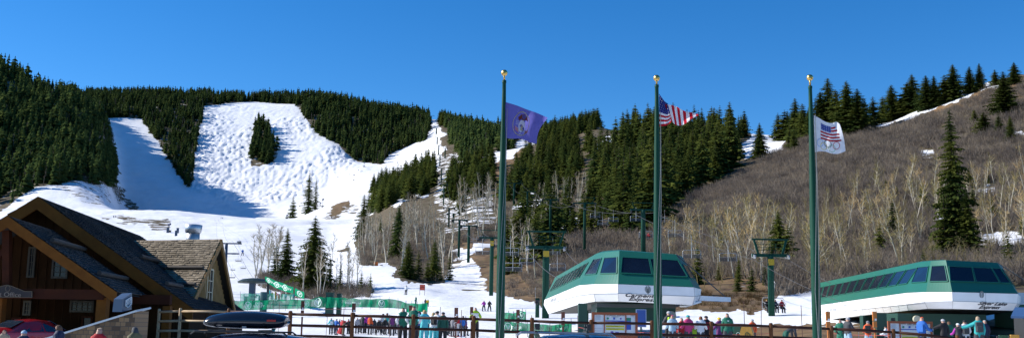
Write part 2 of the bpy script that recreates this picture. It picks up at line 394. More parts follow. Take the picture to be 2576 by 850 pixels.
# ------------------------------------------------------------------ where the ground is
LU = UR; LY = YR
def gcol(u):
    i = np.clip((u-UR[0])/(UR[1]-UR[0]), 0, nu-1.001); k = int(i); f = i-k
    return TX[k]*(1-f)+TX[k+1]*f, TZ[k]*(1-f)+TZ[k+1]*f, YP[k]*(1-f)+YP[k+1]*f
def gp(u, Y):
    """ground point in picture column u at depth Y"""
    x, z, _ = gcol(u); return Vector((float(np.interp(Y, YR, x)), Y, float(np.interp(Y, YR, z))))
def gxy(X, Y):
    u = pix((X, Y, 0))[0]
    for _ in range(3):
        p = gp(u, Y); u += (X-p.x)*FPX/Y
    return gp(u, Y)
def gy(u, y, lo=40, hi=1500):
    """ground point seen at picture spot (u, y), first hit between the depths lo and hi"""
    x, z, p = gcol(u); s = (YR >= lo) & (YR <= hi); Ys = YR[s]; q = p[s]; k = np.where(q <= y)[0]
    if len(k) == 0: Y = Ys[np.argmin(np.abs(q-y))]
    elif k[0] == 0: Y = Ys[0]
    else:
        j = k[0]; Y = Ys[j-1]+(Ys[j]-Ys[j-1])*(q[j-1]-y)/max(1e-6, q[j-1]-q[j])
    return gp(u, float(Y))
# ------------------------------------------------------------------ trees
def arr(mb): return np.array(mb.v, float), mb
def foliage(name, c1, c2, rnd=.25):
    M = bpy.data.materials.new(name); M.use_nodes = True; t = M.node_tree; N = t.nodes; L = t.links; N.clear()
    out = N.new('ShaderNodeOutputMaterial'); d = N.new('ShaderNodeBsdfDiffuse'); tr = N.new('ShaderNodeBsdfTranslucent'); mx = N.new('ShaderNodeMixShader'); mx.inputs[0].default_value = .38
    geo = N.new('ShaderNodeNewGeometry'); n = N.new('ShaderNodeTexNoise'); n.inputs['Scale'].default_value = .13; n.inputs['Detail'].default_value = 4; L.new(geo.outputs['Position'], n.inputs['Vector'])
    r = N.new('ShaderNodeMapRange'); r.inputs[1].default_value = .38; r.inputs[2].default_value = .62; L.new(n.outputs[0], r.inputs[0])
    x = N.new('ShaderNodeMix'); x.data_type = 'RGBA'; L.new(r.outputs[0], x.inputs['Factor']); x.inputs['A'].default_value = (*c1, 1); x.inputs['B'].default_value = (*c2, 1)
    oi = N.new('ShaderNodeObjectInfo'); ad = N.new('ShaderNodeMath'); ad.operation = 'ADD'; L.new(oi.outputs['Random'], ad.inputs[0]); L.new(geo.outputs['Random Per Island'], ad.inputs[1])
    r1 = N.new('ShaderNodeMapRange'); r1.inputs[2].default_value = 2; r1.inputs[3].default_value = 1-rnd; r1.inputs[4].default_value = 1+rnd; L.new(ad.outputs[0], r1.inputs[0])
    h = N.new('ShaderNodeHueSaturation'); L.new(r1.outputs[0], h.inputs['Value']); L.new(x.outputs['Result'], h.inputs['Color'])
    L.new(h.outputs[0], d.inputs[0]); L.new(h.outputs[0], tr.inputs[0]); L.new(d.outputs[0], mx.inputs[1]); L.new(tr.outputs[0], mx.inputs[2]); L.new(mx.outputs[0], out.inputs[0])
    return M
M_fol = foliage('conifer_needles', (.052, .082, .024), (.120, .140, .030), .45)
M_folfar = foliage('far_conifer_needles', (.036, .062, .022), (.072, .098, .028), .5)
M_bark = mat('conifer_bark', (.085, .06, .045), .95, noise=(6, .7, (.13, .10, .08)))
M_aspen = mat('aspen_bark', (.52, .48, .38), .85, noise=(3, .5, (.30, .26, .19)), obrand=.25)
M_twig = mat('bare_twigs', (.30, .25, .16), .95, obrand=.3)
M_ytwig = mat('yellowish_bare_twigs', (.42, .32, .12), .95, obrand=.35)
M_brush = foliage('scrub_oak_twigs', (.150, .127, .112), (.275, .230, .180), .45)
M_weed = foliage('dry_weed_stems', (.13, .085, .045), (.22, .17, .08), .5)
M_sap = foliage('yellowish_sapling_twigs', (.30, .25, .12), (.46, .38, .20), .4)
def conifer(kind, seed, fat=.19, droop=.35, bare=.05, sparse=0):
    """crown and trunk of height 1, as MB pairs"""
    r = random.Random(seed); cr = MB(); tr = MB()
    nw, nb, ns = {'hero': (52, 10, 6), 'mid': (24, 8, 3), 'far': (10, 5, 1)}[kind]
    tr.tube([(0, 0, -.03), (0, 0, .45), (0, 0, .97)], [.013, .008, .002], 5, cap=False)
    for i in range(nw):
        t = bare+(1-bare)*(i+r.uniform(-.3, .3))/nw
        if t < 0: continue
        Rz = fat*((1-t)**.72)*(.55+.45*min(1, (t-bare+.08)/.12))*(1+.18*math.sin(i*1.7+seed))
        if i >= nw-1: Rz = .012
        for k in range(nb):
            if r.random() < sparse: continue
            a = 2*math.pi*(k+r.uniform(-.4, .4))/nb+i*2.4; L = Rz*(r.uniform(.45, 1.35) if kind == 'hero' else r.uniform(.55, 1.28))+.008
            ca, sa = math.cos(a), math.sin(a); dr = droop*r.uniform(.5, 1.4)
            z0 = t+r.uniform(-.008, .008)
            if kind == 'far':
                w = L*.62; zt = z0-L*dr-.012
                cr.face([(0, 0, z0+.055), (ca*L*.6-sa*w, sa*L*.6+ca*w, zt+.01), (ca*L, sa*L, zt-.02), (ca*L*.6+sa*w, sa*L*.6-ca*w, zt+.01)])
                continue
            for j in range(ns):
                f0, f1 = j/ns, (j+1.25)/ns; x0, x1 = L*f0, L*min(f1, 1.08)
                za, zb = z0-x0*dr*(1-.35*f0)+L*.04, z0-x1*dr*(1-.35*f1)-L*.05*(j == ns-1)
                w = L*(.34 if kind == 'mid' else .2)*(1.15-.75*f0)*r.uniform(.7, 1.3); hg = w*r.uniform(.25, .8)
                mx_ = (x0+x1)/2; zm = (za+zb)/2
                ja, jb = r.uniform(-.2, .2)*w, r.uniform(.8, 1.2)
                cr.face([(ca*x0, sa*x0, za), (ca*mx_-sa*w*jb, sa*mx_+ca*w*jb, zm-hg), (ca*x1-sa*ja, sa*x1+ca*ja, zb)])
                cr.face([(ca*x0, sa*x0, za), (ca*x1-sa*ja, sa*x1+ca*ja, zb), (ca*mx_+sa*w, sa*mx_-ca*w, zm-hg*1.1)])
                if kind == 'hero' and r.random() < .8:
                    cr.face([(ca*x0, sa*x0, za), (ca*mx_, sa*mx_, zm-w*1.2), (ca*x1, sa*x1, zb)])
    return cr, tr
def bare_tree(seed, spread=.16, lean=.08, nbr=26, twigs=7, r0=.009):
    r = random.Random(seed); tk = MB(); tw = MB(); pts = []; x = y = 0
    la = r.uniform(0, 6.28)
    for i in range(7):
        t = i/6; pts.append(Vector((x, y, t*.93-.02))); x += math.cos(la)*lean/6+r.uniform(-.012, .012); y += math.sin(la)*lean/6+r.uniform(-.012, .012)
    tk.tube(pts, [r0*(1-.8*i/6) for i in range(7)], 5, cap=False)
    def on(t):
        f = t*6; k = min(5, int(f)); return pts[k].lerp(pts[k+1], f-k)
    for b in range(nbr):
        t = r.uniform(.3, .98); p = on(t); a = r.uniform(0, 6.28); L = spread*r.uniform(.5, 1.1)*(1.25-t*.8); up = r.uniform(.8, 1.7)
        d = Vector((math.cos(a), math.sin(a), up)).normalized(); q = p+d*L*.5+Vector((0, 0, L*.03)); e = q+(d+Vector((0, 0, .5))).normalized()*L*.55
        (tk if t < .75 and r.random() < .6 else tw).tube([p, q, e], [r0*.32, r0*.2, r0*.07], 3, cap=False)
        for s in range(twigs):
            f = r.uniform(.15, 1); o = p.lerp(q, f*2) if f < .5 else q.lerp(e, f*2-1)
            v = Vector((r.uniform(-1, 1), r.uniform(-1, 1), r.uniform(.1, 1.4))).normalized()*L*r.uniform(.3, .65)
            sd_ = v.cross(Vector((r.random()-.5, r.random()-.5, .3))).normalized()*r0*.2
            tw.face([o-sd_, o+sd_, o+v]); 
    return tk, tw
PROTO = {}
def proto(kind, i):
    key = (kind, i)
    if key not in PROTO:
        if kind == 'aspen': a = bare_tree(100+i); PROTO[key] = (a[0].build('trunk', M_aspen), a[1].build('twigs', M_twig))
        elif kind == 'lean': a = bare_tree(200+i, .27, .13, 24, 8, .0085); PROTO[key] = (a[0].build('trunk', M_aspen), a[1].build('twigs', M_ytwig))
        else:
            fat = {'hero': .185, 'mid': [.19, .2, .24, .18, .26, .17][i % 6], 'thin': .13}[kind]
            a = conifer('hero' if kind in ('hero', 'thin') else 'mid', 40+i, fat*[1, 1.2, 1.1, .95][i % 4] if kind == 'hero' else fat, [.35, .5, .25][i % 3], .03, .45 if kind == 'thin' else .0)
            PROTO[key] = (a[0].build('crown', M_fol), a[1].build('trunk', M_bark))
        for o in PROTO[key]: C.objects.unlink(o)
    return PROTO[key]
def tree(kind, i, p, H, label, group, name='conifer', cat='conifer', wide=1.0, rz=None):
    e = empty(name, p, random.uniform(0, 6.28) if rz is None else rz); e.scale = (H*wide, H*wide, H)
    tag(e, label, cat, group)
    for q in proto(kind, i):
        c = q.copy(); C.objects.link(c); c.parent = e
    return e
def top_h(x, ytop, p): return max(1.5, at(x, ytop, p.y).z-p.z)
def ordinal(n):
    return ['first', 'second', 'third', 'fourth', 'fifth', 'sixth', 'seventh', 'eighth', 'ninth', 'tenth', 'eleventh', 'twelfth'][n]
# --- conifers read one by one: column, base row, top row, nearest and farthest depth, kind, width, label
HAND = [
 (718, 712, 572, 150, 250, 'hero', 1.15, 'dense dark green conifer with a pointed top left in the trees behind the nets'),
 (786, 738, 541, 140, 200, 'hero', 1.25, 'tallest wide conifer in the trees behind the green nets'),
 (692, 706, 612, 150, 280, 'mid', 1.0, 'small conifer tucked left of the dense dark one behind the nets'),
 (828, 735, 640, 140, 210, 'thin', 1.0, 'thin sparse conifer right of the tallest one behind the nets'),
 (855, 742, 655, 140, 210, 'thin', 1.1, 'short sparse conifer among bare trunks right of the tallest one'),
 (908, 738, 676, 130, 210, 'mid', .95, 'left one of two small conifers at the right end of the net grove'),
 (931, 737, 684, 130, 210, 'mid', .9, 'right one of two small conifers at the right end of the net grove'),
 (766, 738, 610, 140, 210, 'thin', 1.2, 'sparse olive conifer just left of the tallest one behind the nets'),
 (736, 523, 492, 650, 760, 'mid', 1.0, 'small lone conifer on open snow left of the thin pair'),
 (775, 505, 427, 650, 760, 'thin', 1.3, 'taller thin conifer of the see-through pair on open snow'),
 (793, 500, 449, 650, 760, 'thin', 1.0, 'shorter thin conifer of the see-through pair on open snow'),
 (913, 600, 488, 330, 450, 'hero', 1.2, 'wide olive conifer at the left edge of the aspen slope'),
 (957, 596, 542, 330, 450, 'mid', .9, 'narrow conifer standing alone between the olive one and the aspens'),
 (1001, 650, 510, 220, 330, 'hero', .85, 'tall narrow conifer in front of the pale aspens'),
 (1026, 700, 604, 180, 260, 'hero', 1.2, 'left bushy conifer in the thicket above the snow tongue'),
 (1052, 704, 628, 180, 260, 'mid', 1.2, 'middle bushy conifer in the thicket above the snow tongue'),
 (1092, 706, 600, 180, 260, 'hero', 1.1, 'tallest bushy conifer in the thicket above the snow tongue'),
 (1131, 706, 634, 180, 260, 'mid', 1.1, 'right hand bushy conifer in the thicket above the snow tongue'),
 (1075, 707, 650, 180, 260, 'mid', 1.2, 'shortest bushy conifer in the thicket above the snow tongue'),
 (1329, 580, 482, 280, 380, 'hero', .9, 'slender conifer alone on brown ground right of the first flagpole'),
 (1281, 690, 600, 160, 300, 'mid', 1.1, 'green conifer behind the chairs just right of the first flagpole'),
 (1300, 688, 590, 160, 300, 'mid', 1.2, 'olive conifer behind the chairs right of the first flagpole'),
 (1408, 660, 572, 160, 300, 'mid', 1.3, 'conifer behind the right end of the nearest lift tower crossarm'),
 (1470, 583, 500, 240, 380, 'hero', 1.1, 'conifer at the upper end of the white snow strip'),
 (1508, 586, 505, 240, 380, 'mid', 1.2, 'squat conifer at the foot of the central wood'),
 (1960, 668, 527, 150, 220, 'hero', 1.25, 'bright green conifer behind the lift tower left of the third flagpole'),
 (1984, 672, 560, 150, 240, 'mid', 1.1, 'dark conifer behind the bright green one by the right lift tower'),
 (2406, 652, 271, 150, 215, 'hero', .8, 'huge conifer alone on the right hand hillside'),
 (2438, 655, 470, 150, 215, 'hero', 1.2, 'conifer against the lower right side of the huge hillside one'),
 (2380, 655, 490, 150, 215, 'mid', 1.3, 'conifer against the lower left side of the huge hillside one'),
 (2066, 338, 230, 340, 430, 'hero', 1.15, 'conifer right beside the white flag pole top on the ridge'),
 (2086, 339, 195, 340, 430, 'hero', 1.1, 'tall conifer at the left of the big skyline cluster'),
 (2105, 337, 222, 340, 430, 'mid', 1.1, 'lower conifer inside the big skyline cluster'),
 (2133, 339, 203, 340, 430, 'hero', 1.1, 'tall conifer in the middle of the big skyline cluster'),
 (2160, 335, 222, 340, 430, 'hero', 1.1, 'conifer at the right of the big skyline cluster'),
 (2176, 328, 245, 340, 430, 'mid', 1.1, 'small conifer ending the big skyline cluster'),
 (2198, 313, 241, 360, 440, 'mid', 1.2, 'dark conifer just right of the big skyline cluster'),
 (2222, 300, 240, 400, 460, 'mid', 1.2, 'conifer at the lower end of the skyline snow band'),
 (2245, 295, 213, 400, 460, 'hero', 1.2, 'tall conifer above the lower end of the skyline snow band'),
 (2266, 290, 243, 400, 460, 'mid', 1.2, 'short conifer between tall ones along the skyline snow band'),
 (2284, 288, 205, 400, 460, 'mid', 1.2, 'conifer leaning on the tall one in the middle of the skyline row'),
 (2297, 281, 186, 400, 460, 'hero', 1.1, 'tall conifer in the middle of the skyline row'),
 (2332, 275, 189, 400, 460, 'hero', 1.1, 'left of two equal skyline conifers above the snow band'),
 (2352, 268, 190, 400, 460, 'hero', 1.1, 'right of two equal skyline conifers above the snow band'),
 (2378, 258, 186, 400, 460, 'mid', 1.1, 'lower conifer left of the highest skyline pair'),
 (2400, 250, 161, 400, 460, 'hero', 1.1, 'highest skyline conifer above the snow band'),
 (2441, 236, 167, 400, 460, 'hero', 1.0, 'left of two close skyline conifers near the top of the snow band'),
 (2466, 226, 159, 400, 460, 'hero', 1.0, 'right of two close skyline conifers near the top of the snow band'),
 (2504, 215, 174, 390, 450, 'mid', 1.4, 'small round conifer at the top end of the snow band'),
 (2553, 211, 156, 380, 450, 'hero', 1.1, 'conifer on the bare orange hilltop at the right edge'),
 (2529, 289, 179, 300, 380, 'hero', 1.1, 'large dark conifer in front of the orange hilltop'),
 (2452, 312, 273, 280, 380, 'mid', 1.3, 'leftmost of four small conifers below the orange hilltop'),
 (2476, 334, 279, 280, 380, 'mid', 1.3, 'second from left of four small conifers below the orange hilltop'),
 (2514, 340, 284, 280, 380, 'mid', 1.1, 'darkest of four small conifers below the orange hilltop'),
 (2544, 362, 290, 260, 360, 'hero', 1.1, 'rightmost bright green one of four small conifers below the hilltop'),
 (2002, 352, 246, 400, 520, 'hero', 1.0, 'tall skyline conifer left of the third flagpole'),
 (2020, 350, 258, 400, 520, 'mid', 1.1, 'skyline conifer half hidden by the third flagpole'),
 (1958, 350, 282, 420, 560, 'mid', 1.1, 'skyline conifer above the right edge of the open snow glade'),
 (1975, 350, 275, 420, 560, 'mid', 1.1, 'skyline conifer in the gap left of the tall one by the third flagpole'),
 (1987, 378, 306, 380, 480, 'mid', 1.1, 'narrow conifer at the right border of the open snow glade'),
 (1998, 381, 317, 380, 480, 'mid', 1.3, 'bushy low conifer right of the open snow glade'),
 (1912, 399, 308, 360, 470, 'hero', 1.2, 'large conifer in the middle of the open snow glade'),
 (2324, 530, 463, 190, 320, 'mid', 1.3, 'dark conifer in the scrub left of the huge hillside one'),
 (2247, 600, 497, 170, 280, 'mid', 1.2, 'conifer low in the aspens right of the third flagpole'),
 (2215, 640, 560, 160, 260, 'mid', 1.2, 'conifer above the long green terminal roof'),
 (2174, 690, 655, 130, 220, 'mid', 1.4, 'small bright conifer just above the long green terminal roof'),
 (1808, 705, 662, 130, 200, 'mid', 1.2, 'small conifer on the bank above the white terminal arm'),
 (1859, 712, 640, 120, 200, 'thin', 1.3, 'thin olive conifer on the bank left of the right lift tower'),
 (1926, 720, 660, 120, 200, 'thin', 1.3, 'thin olive conifer beside the post of the right lift tower'),
 (1160, 535, 455, 350, 520, 'mid', 1.2, 'conifer beside the lift line left of the first flagpole'),
]
for i, (x, yb, yt, lo, hi, kind, wd, lab) in enumerate(HAND):
    p = gy(x, yb, lo, hi); tree(kind, i % (4 if kind == 'hero' else 6 if kind == 'mid' else 2), p, top_h(x, yt, p), lab, None, wide=wd*(1.55 if x > 1930 and yb < 360 else 1.0))
# --- woods of single trees: polygon of the bases, count, height, depths
def scatter(poly, n, lo, hi, gap=2.5, seed=1, avoid=None):
    r = random.Random(seed); xs = [p[0] for p in poly]; out = []; tries = 0
    while len(out) < n and tries < n*400:
        tries += 1
        u = r.uniform(min(xs), max(xs)); Y = r.uniform(lo, hi)
        if r.random() > Y/hi: continue
        _, _, q = gcol(u); y = float(np.interp(Y, YR, q))
        if not inpoly(u, y, poly) or (avoid and any(inpoly(u, y, a) for a in avoid)): continue
        p = gp(u, Y)
        if any((p.x-o[0].x)**2+(p.y-o[0].y)**2 < gap*gap for o in out): continue
        out.append((p, u, y))
    return out
GLADE = [(1498,395),(1505,338),(1562,328),(1568,378),(1530,398)]
OPEN1 = [(1250,430),(1300,385),(1345,350),(1356,372),(1312,418),(1262,490)]
OPEN2 = [(1440,540),(1462,440),(1488,395),(1503,400),(1492,470),(1478,560)]
GLADE2 = [(1850,412),(1880,332),(1978,322),(1980,380),(1930,398)]
WOODS = [
 ([(925,532),(940,470),(1000,435),(1060,398),(1092,415),(1094,480),(1060,498),(1015,508),(960,538)], 36, 380, 800, 13, 18, 4, 'dark conifer in the wedge of wood left of the lift line', 'conifers in the wedge wood left of the lift line'),
 ([(1122,505),(1140,440),(1200,415),(1240,415),(1245,470),(1200,505),(1150,520)], 16, 380, 760, 12, 17, 4, 'dark conifer in the wood between lift line and first flagpole', 'conifers between the lift line and the first flagpole'),
 ([(1288,470),(1296,405),(1330,360),(1400,345),(1455,345),(1470,430),(1420,490),(1340,500),(1300,490)], 42, 400, 780, 12, 18, 4, 'dark conifer in the wood right of the blue flag', 'conifers in the wood right of the blue flag'),
 ([(1478,500),(1500,420),(1470,345),(1550,325),(1700,335),(1850,345),(1862,400),(1825,450),(1745,475),(1685,530),(1655,605),(1545,610),(1500,570)], 105, 250, 640, 15, 23, 3.2, 'tall conifer in the central wood around the striped flag', 'conifers of the central wood around the striped flag'),
 ([(1840,342),(1980,345),(2050,345),(2050,362),(1980,352),(1855,352)], 12, 440, 620, 12, 17, 5, 'conifer on the ridge left of the third flagpole', 'conifers on the ridge left of the third flagpole'),
 ([(1095,305),(1200,330),(1300,338),(1420,330),(1505,316),(1505,326),(1420,345),(1300,352),(1200,345),(1110,318)], 22, 650, 1300, 11, 15, 6, 'small dark conifer along the low skyline beside the blue flag', 'conifers along the low skyline'),
]
for k, (poly, n, lo, hi, h0, h1, gap, lab, grp) in enumerate(WOODS):
    for j, (p, u, y) in enumerate(scatter(poly, n, lo, hi, gap, 11+k, (GLADE, GLADE2, OPEN1, OPEN2))):
        tree('mid', j % 6, p, random.uniform(h0, h1)*(.8 if random.random() < .2 else 1), lab, grp, wide=random.uniform(.95, 1.3))
# --- bare aspens one by one
ASP = [
 ([(640,700),(645,690),(690,690),(700,712),(650,715)], 12, 150, 260, 9, 12, 'aspen', 'grey bare aspen at the left end of the grove behind the nets', 'bare aspens left in the net grove', 1.6),
 ([(740,742),(760,720),(930,725),(935,745),(760,755)], 16, 130, 210, 6, 11, 'aspen', 'bare aspen among the conifers behind the green nets', 'bare aspens among the conifers of the net grove', 1.2),
 ([(900,668),(905,600),(1000,600),(1000,668)], 24, 210, 400, 9, 13, 'aspen', 'bare aspen on the slope edge left of the narrow conifer', 'bare aspens on the left slope edge', 1.5),
 ([(1000,660),(1000,560),(1110,560),(1140,690),(1010,700)], 40, 200, 380, 10, 14, 'aspen', 'pale bare aspen in the stand left of the lift line', 'pale bare aspens left of the lift line', 1.5),
 ([(1150,565),(1160,510),(1245,500),(1248,600),(1210,610),(1160,600)], 24, 270, 420, 11, 15, 'aspen', 'tall white bare aspen in the stand left of the first flagpole', 'white bare aspens left of the first flagpole', 1.5),
 ([(1270,700),(1280,590),(1330,540),(1370,530),(1480,545),(1340,600),(1370,700)], 30, 160, 420, 8, 12, 'aspen', 'bare aspen behind the lift chairs right of the first flagpole', 'bare aspens behind the lift chairs', 1.4),
 ([(1380,540),(1390,490),(1480,490),(1500,560),(1470,545)], 18, 280, 440, 8, 12, 'aspen', 'bare aspen at the foot of the central wood', 'bare aspens at the foot of the central wood', 1.4),
 ([(1660,690),(1700,600),(2040,580),(2060,720),(1960,730),(1800,720)], 48, 125, 260, 6, 11, 'lean', 'bare yellowish aspen on the bank between second and third flagpoles', 'bare aspens between the second and third flagpoles', 1.3),
 ([(2040,730),(2070,540),(2200,470),(2370,470),(2370,660),(2150,720)], 62, 125, 300, 6, 11, 'lean', 'bare pale aspen above the long green terminal roof', 'bare aspens above the long terminal roof', 1.3),
 ([(2440,680),(2450,460),(2650,420),(2650,700)], 36, 110, 320, 6, 11, 'lean', 'bare pale aspen right of the huge conifer', 'bare aspens right of the huge conifer', 1.3),
]
for k, (poly, n, lo, hi, h0, h1, kind, lab, grp, wd) in enumerate(ASP):
    for j, (p, u, y) in enumerate(scatter(poly, n, lo, hi, 1.2, 61+k)):
        tree(kind, j % 5, p, random.uniform(h0, h1), lab, grp, 'bare_aspen', 'aspen', wide=wd*random.uniform(.85, 1.15))
for x, yb, yt, lab in ((1454, 575, 438, 'tallest white dead aspen standing alone in front of the central wood'), (1404, 505, 425, 'white forked bare aspen left of the tall dead one'),
        (801, 752, 628, 'crooked pale aspen trunk in front of the tallest net grove conifer'), (2236, 720, 640, 'pale aspen with a bowed trunk above the long terminal')):
    p = gy(x, yb, 140, 420); tree('aspen', 1, p, top_h(x, yt, p), lab, None, 'bare_aspen', 'aspen', wide=1.2)
# --- masses: stamp many small copies of a few meshes into one object
def tris(fs):
    r = []
    for f in fs:
        r.append(f[:3])
        if len(f) == 4 and f[3] != f[2]: r.append((f[0], f[2], f[3]))
    return r
def stamp(name, protos, pts, sc, wide, mats, label, cat, rs):
    Vs, Fs, Ms = [], [], []; off = 0; PV = [(np.array(a.v), tris(a.f), b) for a, b in protos]
    for q, (p, H) in enumerate(zip(pts, sc)):
        v, f, b = PV[q % len(PV)]; a = rs.uniform(0, 6.28); c_, s_ = math.cos(a), math.sin(a); W = H*wide*rs.uniform(.85, 1.2)
        x = (v[:, 0]*c_-v[:, 1]*s_)*W+p[0]; y = (v[:, 0]*s_+v[:, 1]*c_)*W+p[1]; z = v[:, 2]*H+p[2]
        Vs.append(np.stack([x, y, z], 1)); Fs.append(np.array(f)+off); off += len(v); Ms.append(np.full(len(f), b))
    o = big(name, np.concatenate(Vs), np.concatenate(Fs), mats, np.concatenate(Ms)); tag(o, label, cat, None, 'stuff'); return o
def quads(mb):
    mb.f = [f if len(f) == 4 else (f[0], f[1], f[2], f[2]) for f in mb.f]; return mb
farp = []
for i in range(6):
    cr, tk = conifer('far', 300+i, [.17, .23, .13, .2, .26, .15][i], [.5, .35, .6][i % 3], .02); farp.append((cr, 0))
def sample(poly, dens, lo, hi, rs, extra=None):
    xs = [p[0] for p in poly]; x0, x1 = min(xs), max(xs); A = (x1-x0)/FPX*(hi*hi-lo*lo)/2; n = int(A*dens)
    u = rs.uniform(x0, x1, n); Y = np.sqrt(rs.uniform(lo*lo, hi*hi, n))
    i = np.clip((u-UR[0])/(UR[1]-UR[0]), 0, nu-1.001); k = i.astype(int); f = i-k
    j = np.clip(np.searchsorted(YR, Y)-1, 0, ny-2); g_ = (Y-YR[j])/(YR[j+1]-YR[j])
    bil = lambda A_: (A_[k, j]*(1-g_)+A_[k, j+1]*g_)*(1-f)+(A_[k+1, j]*(1-g_)+A_[k+1, j+1]*g_)*f
    y = bil(YP); ok = inpoly(u, y, poly)
    if extra is not None: ok &= extra(u, y, bil)
    return np.stack([bil(TX), Y, bil(TZ)], 1)[ok]
rs = np.random.RandomState(5)
FILL = np.concatenate([sample(w_[0], d_, w_[2], w_[3], rs, lambda u, y, bil: ~(inpoly(u, y, GLADE) | inpoly(u, y, GLADE2) | inpoly(u, y, OPEN1) | inpoly(u, y, OPEN2))) for w_, d_ in zip(WOODS, (.018, .015, .013, .013, .02, .02))])
fillp = []
for i in range(5):
    cr, tk = conifer('mid', 350+i, [.2, .24, .18][i % 3], .4, .02); cr.f = [f if len(f) == 4 else (f[0], f[1], f[2]) for f in cr.f]; fillp.append((cr, 0))
FILL = np.concatenate([FILL, sample([(1245,720),(1260,480),(1480,470),(1500,640),(1400,690)], .006, 150, 460, rs)]); print('fill', len(FILL))
stamp('conifer_forest', fillp, FILL-np.array([0, 0, .3]), rs.uniform(8, 17, len(FILL)), 1.05, [M_fol], 'smaller crowded conifers filling the woods on the middle slopes', 'forest', rs)
FARW = [
 ('left', .035, 630, 1000, 18.5, 'dense dark conifer forest covering the hill at the left edge'),
 ('ridge', .05, 980, 1380, 13.5, 'conifer forest along the far ridge above the ski runs with its wedge between them'),
 ('patch', .05, 1000, 1360, 16, 'triangular conifer forest on the mountainside right of the mogul run'),
 ('island', .06, 950, 1300, 17, 'small island of conifers standing in the mogul run'),
 ('corridor', .035, 620, 1320, 16, 'conifer wood on the slope right of the upper lift line'),
]
for k, dens, lo, hi, H, lab in FARW:
    P = sample(FAR[k], dens*1.35, lo, hi, rs); P = P[fbm(P[:, 0]/11+5, P[:, 1]/16, 3) > rs.uniform(.25, .55, len(P))]; sc = H*rs.uniform(.5, 1.2, len(P))*(.7+.65*fbm(P[:, 0]/14, P[:, 1]/14, 3)); print(k, len(P))
    stamp('conifer_forest', farp, P-np.array([0, 0, .5]), sc, 1.05, [M_folfar], lab, 'forest', rs)
SP = sample([(1690,740),(1720,640),(2050,600),(2230,480),(2360,500),(2560,380),(2600,700),(2060,740)], .0022, 120, 330, rs); print('small', len(SP))
stamp('young_conifers', fillp, SP, rs.uniform(2.5, 6.5, len(SP)), 1.1, [M_fol], 'scattered young conifers among the bare saplings of the right hillside', 'conifers', rs)
dead = [(bare_tree(800+i, .16, .05, 16, 4, .012), 0) for i in range(3)]; dd = []
for (tk, tw), z_ in dead:
    k = len(tk.v); tk.v += tw.v; tk.f += [tuple(q+k for q in f) for f in tw.f]; dd.append((tk, 0))
DP = np.concatenate([sample(FAR[k], .0035, lo, hi, rs) for k, lo, hi in (('left', 630, 1000), ('ridge', 980, 1380), ('patch', 1000, 1360), ('corridor', 620, 1320))])
stamp('dead_trees', dd, DP, rs.uniform(9, 15, len(DP)), 1.3, [foliage('grey_dead_wood', (.16, .145, .12), (.26, .24, .2), .3)], 'grey leafless trees scattered through the far conifer forests', 'dead trees', rs)
# scrub on the bare hillsides
def bush(seed, n=34):
    r = random.Random(seed); b = MB()
    for i in range(n):
        a = r.uniform(0, 6.28); q = r.uniform(0, .45); o = Vector((math.cos(a)*q, math.sin(a)*q, 0)); a += r.uniform(-1, 1)
        tip = o+Vector((math.cos(a)*r.uniform(.1, .5), math.sin(a)*r.uniform(.1, .5), r.uniform(.4, 1.0))); mid = o.lerp(tip, .5)+Vector((r.uniform(-.1, .1), r.uniform(-.1, .1), 0))
        s_ = Vector((r.uniform(-1, 1), r.uniform(-1, 1), 0)).normalized()*r.uniform(.012, .03)
        b.face([o-s_, o+s_, mid+s_*.7, mid-s_*.7]); b.face([mid-s_*.7, mid+s_*.7, tip, tip])
        for k in range(3):
            o2 = mid.lerp(tip, r.random()); t2 = o2+Vector((r.uniform(-.22, .22), r.uniform(-.22, .22), r.uniform(.0, .25))); b.face([o2-s_*.5, o2+s_*.5, t2, t2])
    return b
bushes = [(bush(500+i), 0) for i in range(6)]
HILL = [(1390,760),(1400,600),(1640,600),(1665,560),(1745,490),(1850,440),(1960,385),(2050,345),(2230,322),(2400,268),(2500,225),(2600,215),(2800,150),(2800,700),(2060,760),(1960,745),(1930,705),(1700,705),(1560,720)]
bare_only = lambda u, y, bil: bil(snow) < .35
P = sample(HILL, .34, 112, 440, rs, bare_only); print('scrub', len(P))
cl = .6+1.1*fbm(P[:, 0]/9, P[:, 1]/9, 3)
stamp('scrub', bushes, P-np.array([0, 0, .15]), rs.uniform(1.0, 2.9, len(P))*cl, 1.0, [M_brush], 'grey brown leafless scrub covering the right hillside', 'scrub', rs)
SAP = [(1660,740),(1690,600),(1900,560),(2060,520),(2200,440),(2350,470),(2600,430),(2750,420),(2750,700),(2060,755),(1930,725),(1700,745)]
P = sample(SAP, .026, 112, 330, rs, bare_only); sp_ = []
for i in range(5):
    tk, tw = bare_tree(700+i, .3, .15, 20, 7, .0085); k = len(tk.v); tk.v += tw.v; tk.f += [tuple(q+k for q in f) for f in tw.f]; sp_.append((tk, 0))
print('sap', len(P)); stamp('saplings', sp_, P, rs.uniform(3, 7, len(P)), 1.2, [M_sap], 'thicket of yellowish leafless saplings on the lower right hillside', 'saplings', rs)
BANK = [(1225,735),(1380,745),(1700,735),(1960,735),(1930,790),(1700,792),(1400,780),(1300,765)]
P = sample(BANK, .5, 100, 145, rs, bare_only); stamp('dry_weeds', bushes, P, rs.uniform(.25, .9, len(P)), 1.1, [M_weed], 'low dry brown weeds on the bank above the snow edge', 'weeds', rs)
THK = [(895,668),(905,590),(1000,570),(1110,560),(1245,520),(1245,600),(1160,610),(1140,705),(1060,712),(1005,690),(985,662)]
P = sample(THK, .16, 150, 450, rs, bare_only); stamp('scrub', bushes, P, rs.uniform(.8, 2.2, len(P)), .9, [M_brush], 'leafless undergrowth beneath the aspens left of the lift line', 'scrub', rs)
